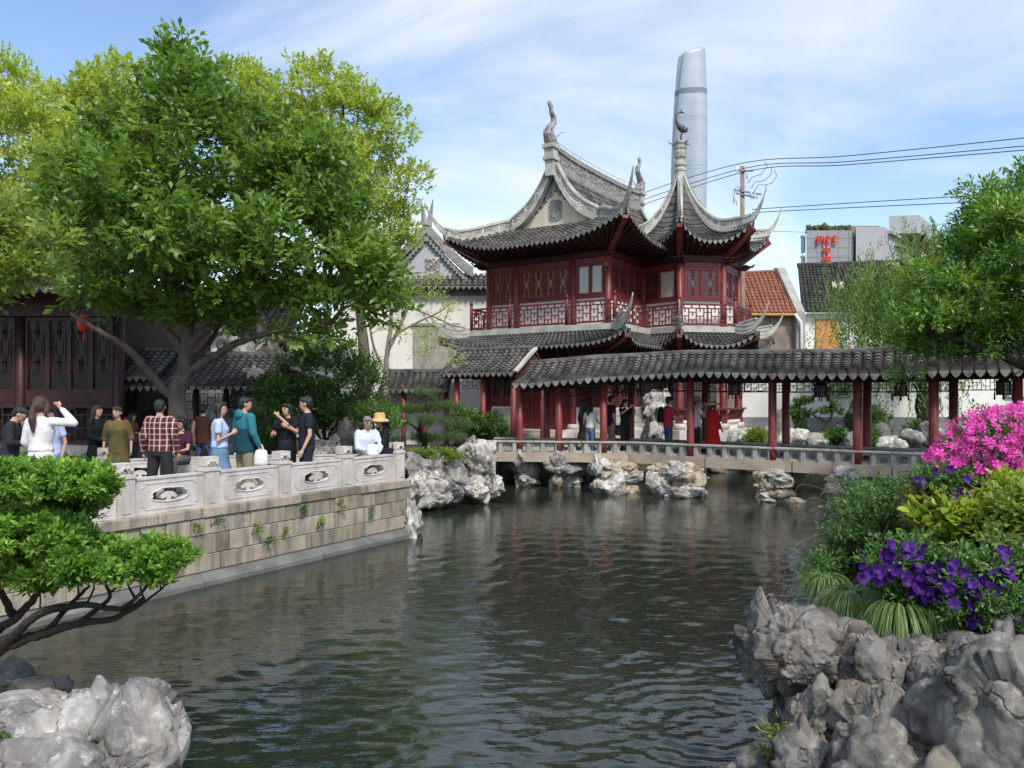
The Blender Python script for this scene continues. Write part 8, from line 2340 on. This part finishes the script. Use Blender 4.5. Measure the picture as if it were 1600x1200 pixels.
person('woman in long red coat and straw hat walking over the bridge', 1114, on_bridge(1114, -0.7), 640, 70, {'l': ((-0.18, 0.12, 1.12), (-0.02, 0.3, 1.12)), 'r': ((0.2, 0.02, 1.1), (0.2, 0.14, 0.9))}, 'f', k_red, 'long', 0.9, 'dress', k_red, hair='bob', ground=BZ, height=1.6, hat=('sun', k_straw, k_black), skirt_z=0.35, loose=0.03)
# ------------------------------------------------------------------ foreground: rocks, clipped tree, flower bank
m_rockfg = rock_mat('grey_foreground_rock', (0.19, 0.178, 0.158), (0.035, 0.032, 0.028), (0.23, 0.185, 0.13), moss=0.25, bump=1.0)
m_rockfp = rock_mat('pale_foreground_rock', (0.35, 0.335, 0.31), (0.17, 0.155, 0.14), (0.42, 0.37, 0.3), bump=0.8)
# left rocks
for k, (bx, d, sub, m_, lab) in enumerate((((150, 1092, 264, 1240), 4.9, 6, m_rockfp, 'large pale angular rock at the near left bank, right-hand block'), ((-70, 1092, 120, 1240), 4.9, 6, m_rockfp, 'broad pale smooth rock at the near left bank'), ((70, 1096, 165, 1225), 5.0, 5, m_rockfp, 'narrow pale rock wedged between the two near left blocks'),
                                 ((-30, 1160, 130, 1260), 4.5, 5, m_rockfp, 'low front rock of the near left bank with tufts of grass'), ((20, 1062, 95, 1100), 5.6, 5, m_rockdark, 'small dark wet rock behind the pale near rocks'), ((-40, 1050, 40, 1100), 5.8, 5, m_rockdark, 'dark mossy rock at the water edge below the clipped tree'), ((-280, 1100, -90, 1300), 5.1, 5, m_rockfp, 'pale rock at the foot of the clipped tree trunk'))):
    px_rock('bank_rock', bx, d, 700 + k, m_, None, 0.9, sub, amp=0.10, warp=0.12, nplanes=10, flat=0.72, label=lab, cat='rock', group='rocks of the near left bank')
# right rocks
rr_ = [((1172, 936, 1275, 1075), 5.2, 6, 'rounded grey rock overhanging the water at the end of the flower bank'), ((1258, 965, 1345, 1030), 5.0, 5, 'pale capped rock on top of the bank edge'), ((1212, 995, 1330, 1075), 4.9, 6, 'pitted grey rock with a dark hollow under the pale cap'), ((1320, 1005, 1398, 1100), 4.6, 5, 'white-faced wedge rock in the middle of the bank'),
       ((1370, 1002, 1475, 1100), 4.6, 6, 'large smooth grey block beneath the petunias'), ((1395, 1050, 1515, 1160), 4.4, 6, 'overhanging grey block beside the tall right rock'), ((1245, 1060, 1350, 1180), 4.75, 6, 'dark undercut rock leaning over the water'), ((1325, 1095, 1435, 1230), 4.4, 5, 'shaded lower rock with small stones wedged in'),
       ((1495, 1012, 1720, 1300), 4.1, 6, 'tall pale grey rock at the right edge of the bank'), ((1462, 1022, 1506, 1092), 4.45, 5, 'small light rock in the cleft beside the tall right rock'), ((1225, 1145, 1310, 1240), 4.5, 5, 'brown boulder at the water below the overhanging rock'), ((1210, 1068, 1258, 1155), 5.2, 5, 'tan water-stained rock at the pond edge'),
       ((1280, 934, 1350, 982), 5.35, 5, 'flat pale rock behind the grass tuft'), ((1335, 975, 1430, 1020), 4.85, 5, 'mossy flat rock under the arching grass'), ((1462, 990, 1560, 1035), 4.6, 5, 'buff rock below the flower pot'), ((1395, 1140, 1520, 1260), 4.25, 5, 'dark rock in the shade at the foot of the tall right rock'), ((1150, 1175, 1235, 1230), 4.9, 5, 'low brown rock awash at the pond edge'),
       ((1285, 1150, 1420, 1320), 4.15, 5, 'broad dark rock at the very foot of the bank'), ((1430, 1180, 1600, 1340), 3.85, 5, 'low shaded rock in front of the tall right rock'), ((1440, 985, 1530, 1060), 4.75, 5, 'grey rock wedged under the potted petunias'), ((1555, 975, 1680, 1050), 4.6, 5, 'rounded rock behind the tall right rock'), ((1290, 1030, 1400, 1140), 4.9, 5, 'shadowed rock deep in the middle of the bank'), ((1330, 935, 1420, 990), 5.3, 5, 'half-buried rock among the grass roots')]
for k, (bx, d, sub, lab) in enumerate(rr_):
    px_rock('bank_rock', bx, d, 740 + k, m_rockfg, None, 0.95, sub, amp=0.17, warp=0.2, nplanes=18, flat=0.66, label=lab, cat='rock', group='rocks of the flower bank')
# soil behind the rocks
def bank():
    nx, ny = 40, 40; xs = np.linspace(1.75, 8.0, nx); ys = np.linspace(4.0, 9.0, ny); V = []
    for y in ys:
        for x in xs:
            q = np.array([[x, y, 0.0]]); xe = 2.15 + 0.28 * max(0, y - 5.2) ** 1.1
            h = -0.7 + (0.7 + 1.42) * np.clip((x - xe) / 0.75, 0, 1) ** 0.7 * np.clip((9.2 - y) / 1.5, 0, 1) * np.clip((y - 4.55) / 0.45, 0, 1)
            V.append((x, y, h + 0.05 * float(fbm(q * 3, 3, 9)[0])))
    idx = np.arange(nx * ny).reshape(ny, nx)
    Fc = np.stack([idx[:-1, :-1], idx[:-1, 1:], idx[1:, 1:], idx[1:, :-1]], -1).reshape(-1, 4)
    o = link_mesh('flower_bed', raw_mesh('flower_bed', np.array(V), Fc, m_soil), None, (0, 0, 0)); tag(o, kind='structure')
bank()

# grass tufts
m_grass = leaf_mat('arching_grass', [(0.0, (0.06, 0.12, 0.03)), (0.6, (0.13, 0.22, 0.06)), (0.85, (0.22, 0.29, 0.12)), (1.0, (0.35, 0.33, 0.2))], 0.25, 0.45)
def tuft(px, py, d, n, L, seed, label, lean=(0, -0.3)):
    rg_ = np.random.default_rng(seed); c = P(px, py, d); V, Fc, T = [], [], []
    for k in range(n):
        a = rg_.uniform(0, 2 * PI); b0 = c + np.array([math.cos(a), math.sin(a), 0]) * 0.05 * rg_.random()
        dr = np.array([math.cos(a) + lean[0], math.sin(a) + lean[1], 0]) ; dr = unit(dr); l = L * rg_.uniform(0.6, 1.1); up_ = rg_.uniform(0.5, 1.0)
        side = np.array([-dr[1], dr[0], 0]); w_ = 0.0045; base = len(V); m_ = 7
        for q in range(m_):
            s_ = q / (m_ - 1); p = b0 + dr * l * (0.75 * s_) + UZ * l * (up_ * s_ - (0.75 + up_ * .7) * s_ * s_)
            ww = w_ * (1 - s_ ** 2) + 0.0004
            V += [p - side * ww, p + side * ww]
        for q in range(m_ - 1): Fc.append((base + 2 * q, base + 2 * q + 1, base + 2 * q + 3, base + 2 * q + 2)); T.append(min(1, 0.7 * rg_.random() + 0.25 * q / m_))
        
    V = np.array(V); root = empty('grass_tuft', c, label, 'grass', 'arching grass tufts on the bank')
    o = link_mesh('blades', raw_mesh('blades', V - c, np.array(Fc), m_grass, True, np.array(T)), root, c); o['kind'] = 'stuff'
tuft(1330, 930, 5.25, 420, 0.36, 801, 'arching green grass tuft overhanging the flat pale rock', (-0.5, -0.4))
tuft(1405, 950, 4.95, 520, 0.40, 802, 'large arching grass tuft beneath the violet petunias', (0, -0.5))
tuft(1450, 955, 4.9, 300, 0.34, 803, 'arching grass tuft right of the large tuft', (0.3, -0.5))
tuft(1290, 905, 5.7, 160, 0.3, 804, 'thin grass tuft by the tangled rose bush', (-0.4, -0.3))
tuft(-10, 1150, 4.6, 60, 0.1, 805, 'tiny grass tuft in a crack of the near left rocks'); tuft(118, 1178, 4.6, 90, 0.09, 806, 'small bright grass tuft between the near left rocks')

# flowers
def disc_flower(name, mats, petals=5, r=0.04, cup=0.3, ruffle=0.12, tube_l=0.03):
    """open flower: lobed limb drawn into a throat and tube"""
    mb = MB(); n = petals * 6; rings = [(0.12, 0.0), (0.45, 0.35), (0.8, 0.75), (1.0, 0.9)]
    vs = []
    for (q, z) in rings:
        for j in range(n):
            a = 2 * PI * j / n; lob = 1 + (ruffle * math.cos(petals * a)) * q ** 2
            vs.append((math.cos(a) * r * q * lob, math.sin(a) * r * q * lob, r * cup * z * (1 + 0.3 * math.cos(petals * a) * q) + (0.004 * math.sin(petals * 3 * a) if q > .9 else 0)))
    mb.add(vs, [(i * n + j, i * n + (j + 1) % n, (i + 1) * n + (j + 1) % n, (i + 1) * n + j) for i in range(3) for j in range(n)], 0)
    mb.add([(math.cos(2 * PI * j / 6) * r * 0.12, math.sin(2 * PI * j / 6) * r * 0.12, 0.001) for j in range(6)] + [(0, 0, -tube_l)], [(j, (j + 1) % 6, 6) for j in range(6)], 1)
    return to_mesh(mb, name, mats, True)
def petal_flower(name, mats, petals=5, r=0.03):
    mb = MB()
    for k in range(petals):
        a = 2 * PI * k / petals; ca, sa = math.cos(a), math.sin(a)
        q = lambda x, y, z: (ca * x - sa * y, sa * x + ca * y, z)
        mb.add([q(0.002, 0, 0), q(r * .45, r * .2, r * .32), q(r * .85, r * .3, r * .40), q(r * 1.05, 0, r * .36), q(r * .85, -r * .3, r * .40), q(r * .45, -r * .2, r * .32), q(r * .6, 0, r * .28)], [(0, 6, 1), (1, 6, 2), (2, 6, 3), (3, 6, 4), (4, 6, 5), (5, 6, 0)], 0)
    for k in range(5):
        a = 2 * PI * k / 5 + .3; mb.tube([(0, 0, 0), (math.cos(a) * r * .3, math.sin(a) * r * .3, r * 0.9)], r * 0.025, 3, 1)
    return to_mesh(mb, name, mats, True)
m_violet = mat('violet_petal', (0.052, 0.008, 0.14), 0.5, 0.25, 40, 0.2, 60, 0.2, objvar=0.35); m_throat = mat('dark_throat', (0.03, 0.006, 0.09), 0.6)
m_pink = mat('magenta_petal', (0.66, 0.055, 0.36), 0.5, 0.18, 30, 0.1, 40, 0.2, objvar=0.25); m_stam = mat('pink_stamen', (0.65, 0.2, 0.3), 0.6)
me_pet = disc_flower('flower', [m_violet, m_throat], 5, 0.045, 0.35, 0.1, 0.05)
me_aza = petal_flower('flower', [m_pink, m_stam], 5, 0.034)
m_lf_pet = leaf_mat('petunia_leaf', [(0.0, (0.04, 0.10, 0.03)), (0.5, (0.09, 0.19, 0.05)), (1.0, (0.17, 0.28, 0.09))], 0.3, 0.5)
m_lf_yel = leaf_mat('yellow_green_shrub_leaf', [(0.0, (0.10, 0.18, 0.02)), (0.5, (0.24, 0.34, 0.03)), (0.9, (0.42, 0.47, 0.06)), (1.0, (0.5, 0.42, 0.08))], 0.4, 0.45)
m_lf_lime = leaf_mat('lime_hosta_leaf', [(0.0, (0.16, 0.27, 0.03)), (1.0, (0.38, 0.48, 0.06))], 0.4, 0.4)
m_lf_rose = leaf_mat('rose_bush_leaf', [(0.0, (0.05, 0.11, 0.035)), (0.5, (0.09, 0.18, 0.055)), (1.0, (0.18, 0.28, 0.10))], 0.3, 0.45)
m_lf_aza = leaf_mat('azalea_leaf', [(0.0, (0.04, 0.09, 0.02)), (1.0, (0.12, 0.2, 0.04))], 0.25, 0.4)

def flower_on(me, root, p, nrm, s=1.0, spin=0.0):
    o = bpy.data.objects.new('flower', me); COL.objects.link(o); o.parent = root
    q = Vector(nrm).to_track_quat('Z', 'Y'); o.rotation_mode = 'QUATERNION'
    o.rotation_quaternion = q @ Matrix.Rotation(spin, 4, 'Z').to_quaternion()
    o.location = tuple(np.asarray(p) - wpos(root)); o.scale = (s, s, s)
# petunias
rgf = np.random.default_rng(820)
def petunias(poly, d, depth, nf, seed, label, base, flowers_poly=None):
    root = shrub('petunia', poly, d, depth, 30, 0.085, seed, m_lf_pet, label, 'flowers', 26, 0.042, 0.5, base=base, tm=LEAF5, lv=6, spread=0.7)
    A = np.array(flowers_poly or poly, float); n = 0
    while n < nf:
        q = rgf.uniform(A.min(0), A.max(0))
        if not in_poly(q[None], [tuple(a) for a in A])[0]: continue
        p = P(q[0], q[1], d - depth * 0.9 - 0.05 * rgf.random()); nr = unit(np.array([rgf.normal() * .5 - .1, -0.8 + rgf.normal() * .3, 0.35 + rgf.normal() * .3]))
        flower_on(me_pet, root, p, nr, rgf.uniform(0.6, 0.95), rgf.uniform(0, 6)); n += 1
petunias([(1340, 850), (1420, 835), (1470, 855), (1520, 880), (1510, 940), (1480, 960), (1400, 945), (1345, 920)], 5.0, 0.16, 74, 821, 'violet petunias with open trumpet flowers spilling over the arching grass', (1430, 1.35), [(1338, 870), (1370, 848), (1440, 850), (1480, 880), (1480, 930), (1455, 965), (1430, 955), (1400, 905), (1350, 925)])
petunias([(1500, 850), (1560, 840), (1640, 860), (1640, 1000), (1560, 1005), (1490, 985), (1470, 930)], 4.75, 0.14, 46, 822, 'violet petunias in the terracotta pot above the buff rock', (1550, 1.25), [(1480, 880), (1580, 850), (1600, 960), (1590, 1000), (1510, 990), (1470, 920)])
petunias([(1430, 740), (1480, 730), (1540, 760), (1530, 820), (1450, 820)], 5.5, 0.14, 22, 823, 'violet petunias flowering beneath the pink azalea', (1480, 1.5))
m_terra = mat('terracotta', (0.33, 0.11, 0.055), 0.85, 0.2, 5, 0.2, 30)
c = P(1545, 985, 4.85)
pt_ = MB(); pt_.lathe(c - UZ * 0.12, [(0.12, 0.0), (0.15, 0.17), (0.17, 0.17), (0.17, 0.21), (0.15, 0.21), (0.14, 0.15)], 20); pt_.build('flower_pot', m_terra, smooth=True, label='terracotta flower pot half hidden by violet petunias', cat='flower pot')
c = P(1580, 925, 5.1)
pt_ = MB(); pt_.lathe(c - UZ * 0.14, [(0.12, 0.0), (0.15, 0.17), (0.17, 0.17), (0.17, 0.21), (0.15, 0.21), (0.14, 0.15)], 20); pt_.build('flower_pot', m_terra, smooth=True, label='terracotta flower pot behind the petunias under the yellow shrub', cat='flower pot')
# azalea
apoly = [(1436, 735), (1455, 700), (1480, 665), (1520, 640), (1600, 630), (1700, 650), (1700, 770), (1600, 750), (1545, 760), (1500, 785), (1455, 795), (1432, 775)]
az = shrub('azalea', apoly, 5.9, 0.45, 60, 0.11, 831, m_lf_aza, 'magenta pink azalea bush in full bloom above the flower bank', 'flowers', 12, 0.04, 0.45, base=(1560, 1.4), lv=6)
A = np.array(apoly, float); n = 0; rgf = np.random.default_rng(832)
while n < 400:
    q = rgf.uniform(A.min(0), A.max(0))
    if q[0] > 1625 or not in_poly(q[None], apoly)[0]: continue
    e = dist_poly(q[None], apoly)[0]; dd = 5.9 - 0.45 * math.sqrt(min(1, e / 40)) * rgf.uniform(0.5, 1.1)
    if fbm(np.array([[q[0] * 0.03, q[1] * 0.03, 2.0]]), 2, 3)[0] < -0.28: continue
    nr = unit(np.array([rgf.normal() * .6 - .1, -0.7 + rgf.normal() * .4, 0.5 + rgf.normal() * .4]))
    flower_on(me_aza, az, P(q[0], q[1], dd), nr, rgf.uniform(0.8, 1.25), rgf.uniform(0, 6)); n += 1
# yellow-green shrub and hosta
shrub('barberry_shrub', [(1482, 800), (1510, 768), (1545, 748), (1600, 735), (1680, 735), (1680, 830), (1560, 850), (1500, 850), (1484, 825)], 5.35, 0.3, 60, 0.10, 841, m_lf_yel, 'yellow-green small-leaved shrub below the pink azalea', 'shrub', 30, 0.034, 0.6, base=(1560, 1.45), tm=LEAF5, lv=8, flat=0.8)
shrub('leafy_plant', [(1535, 800), (1570, 770), (1680, 770), (1680, 870), (1580, 880), (1540, 850)], 5.05, 0.22, 36, 0.1, 842, m_lf_pale, 'bright green leafy plant below the yellow-green shrub', 'plant', 20, 0.06, 0.6, base=(1600, 1.4), tm=LEAF9, lv=7)
shrub('leafy_plant', [(1428, 805), (1455, 785), (1510, 800), (1520, 850), (1470, 862), (1434, 850)], 5.35, 0.16, 18, 0.09, 843, m_lf_lime, 'broad lime-green leaves between the petunias', 'plant', 12, 0.075, 0.75, base=(1470, 1.45), tm=LEAF9, lv=4)
shrub('leafy_plant', [(1420, 790), (1440, 765), (1500, 780), (1490, 830), (1430, 830)], 5.5, 0.2, 14, 0.09, 844, leaf_mat('bronze_leaf', [(0.0, (0.12, 0.12, 0.04)), (0.6, (0.25, 0.16, 0.06)), (1.0, (0.3, 0.3, 0.08))], 0.3), 'bronze-tinted leafy plant under the azalea', 'plant', 14, 0.06, 0.6, base=(1455, 1.45), tm=LEAF5)
shrub('leafy_plant', [(1480, 920), (1560, 900), (1640, 940), (1640, 1010), (1520, 1000), (1470, 960)], 4.65, 0.12, 26, 0.08, 845, m_lf_pet, 'grey-green trailing plant over the rocks at the right edge', 'plant', 24, 0.035, 0.5, base=(1550, 1.3), tm=LEAF5)
# tangled rose bush
rb = shrub('rose_bush', [(1275, 860), (1290, 800), (1320, 765), (1370, 745), (1430, 745), (1450, 800), (1445, 870), (1400, 900), (1340, 905), (1285, 925), (1265, 900)], 7.0, 0.7, 95, 0.15, 851, m_lf_rose, 'tangled grey-green rose bush leaning over the pond', 'shrub', 22, 0.05, 0.42, base=(1400, 1.3), tm=LEAF4, lv=8, shell=0.1, spread=0.7, droop=0.1)
ca = MB(); rgf = np.random.default_rng(852)
for k in range(26):
    a = P(rgf.uniform(1340, 1440), rgf.uniform(850, 900), 7.0 + rgf.normal() * .3); e = P(rgf.uniform(1250, 1460), rgf.uniform(735, 900), 6.9 + rgf.normal() * .4)
    ca.tube(limb_path([a, (a + e) / 2 + UZ * rgf.uniform(.1, .3), e, e + np.array([-.12, 0, -.12])], 5), np.linspace(0.007, 0.002, 15), 4)
ca.build('canes', mat('green_cane', (0.12, 0.10, 0.05), 0.7, 0.3, 5), rb, smooth=True, kind='stuff')
shrub('leafy_plant', [(1255, 930), (1262, 880), (1290, 860), (1320, 900), (1310, 940)], 6.4, 0.25, 16, 0.1, 853, m_lf_rose, 'sparse trailing plant between rose bush and rocks', 'plant', 16, 0.045, 0.42, base=(1290, 1.0), lv=6, shell=0.1)
shrub('sapling', [(1180, 1195), (1195, 1140), (1225, 1130), (1245, 1165), (1235, 1200)], 4.75, 0.08, 9, 0.05, 854, m_lf_pale, 'small bright sapling growing at the pond edge below the rocks', 'plant', 7, 0.05, 0.35, base=(1215, 0.25), tm=LEAF5, lv=5)

# clipped cloud tree on the near left
D = 5.0
ct = empty('cloud_pruned_tree', P(-140, 1130, D), 'bright green cloud-pruned tree with twisted dark branches leaning over the pond', 'tree')
padl = [(40, 768, 130, 44, .1), (125, 765, 62, 38, -.05), (30, 850, 100, 46, -.1), (110, 852, 40, 26, .1), (150, 892, 80, 40, -.15), (60, 900, 80, 44, .1), (235, 888, 72, 40, -.05), (90, 800, 80, 34, .3)]
cl = []; rgc = np.random.default_rng(861); k_ = D / F
for (x, y, rx, rz, dd) in padl:
    for q in range(int(rx * rz / 62)):
        v = unit(rgc.normal(size=3)); v[2] = abs(v[2]) if rgc.random() < 0.8 else v[2] * 0.5
        cl.append([*(P(x, y, D + dd) + v * np.array([rx * k_, rx * k_ * 0.75, rz * k_]) * rgc.uniform(0.75, 0.95)), 0.055 * rgc.uniform(0.8, 1.2)])
    for q in range(int(rx * rz / 200)):
        v = unit(rgc.normal(size=3)) * rgc.random(); cl.append([*(P(x, y, D + dd) + v * np.array([rx * k_, rx * k_ * 0.7, rz * k_]) * 0.7), 0.06])
cl = np.array(cl)
B = lambda x, y, d=D: P(x, y, d)
limbs = [([B(-185, 1250), B(-140, 1130), B(-60, 1060), B(0, 1015), B(70, 990), B(120, 975), B(180, 965), B(225, 935)], 0.06, 0.014), ([B(-60, 1060), B(-20, 1000, D + .2), B(30, 960, D + .2), B(60, 920, D + .15), B(50, 880, D + .1)], 0.045, 0.014),
         ([B(0, 1015), B(60, 960, D - .1), B(130, 945, D - .1), B(190, 950, D - .1), B(235, 910, D - .1)], 0.035, 0.01), ([B(70, 990), B(110, 945, D + .1), B(140, 915, D + .1)], 0.025, 0.008), ([B(120, 975), B(170, 935), B(160, 905)], 0.02, 0.008),
         ([B(-40, 1040, D + .3), B(-30, 930, D + .35), B(20, 850, D + .3), B(60, 790, D + .25)], 0.05, 0.015), ([B(20, 960, D + .2), B(0, 920, D), B(-20, 870, D - .1)], 0.03, 0.01), ([B(-90, 1080), B(-60, 960, D - .1), B(-20, 900, D - .1)], 0.04, 0.012), ([B(20, 850, D + .3), B(90, 820, D + .3), B(130, 780, D + .1)], 0.025, 0.008), ([B(180, 965), B(215, 948), B(262, 912)], 0.014, 0.006)]
woody(ct, limbs, cl, m_barkdk, 862, 0.006, 'trunk', 8, 0)
foliage('foliage', cl, m_lf_box, ct, 863, 16, 8, 0.044, 0.5, LEAF4, up=0.55, flat=0.9, shell=0.2, sprayL=0.05, spread=0.6)

for k, (x0, d, lab) in enumerate(((1740, 6.6, 'rounded green shrub on the soil right of the azalea'), (1850, 5.4, 'loose green shrub at the right end of the flower bank'))):
    shrub('evergreen_shrub', [(x0 - 110, 880), (x0 - 90, 760), (x0, 700), (x0 + 100, 760), (x0 + 110, 880), (x0, 930)], d, 0.5, 34, 0.16, 880 + k, m_lf_dark, lab, 'shrub', 30, 0.06, 0.5, base=(x0, 0.9))
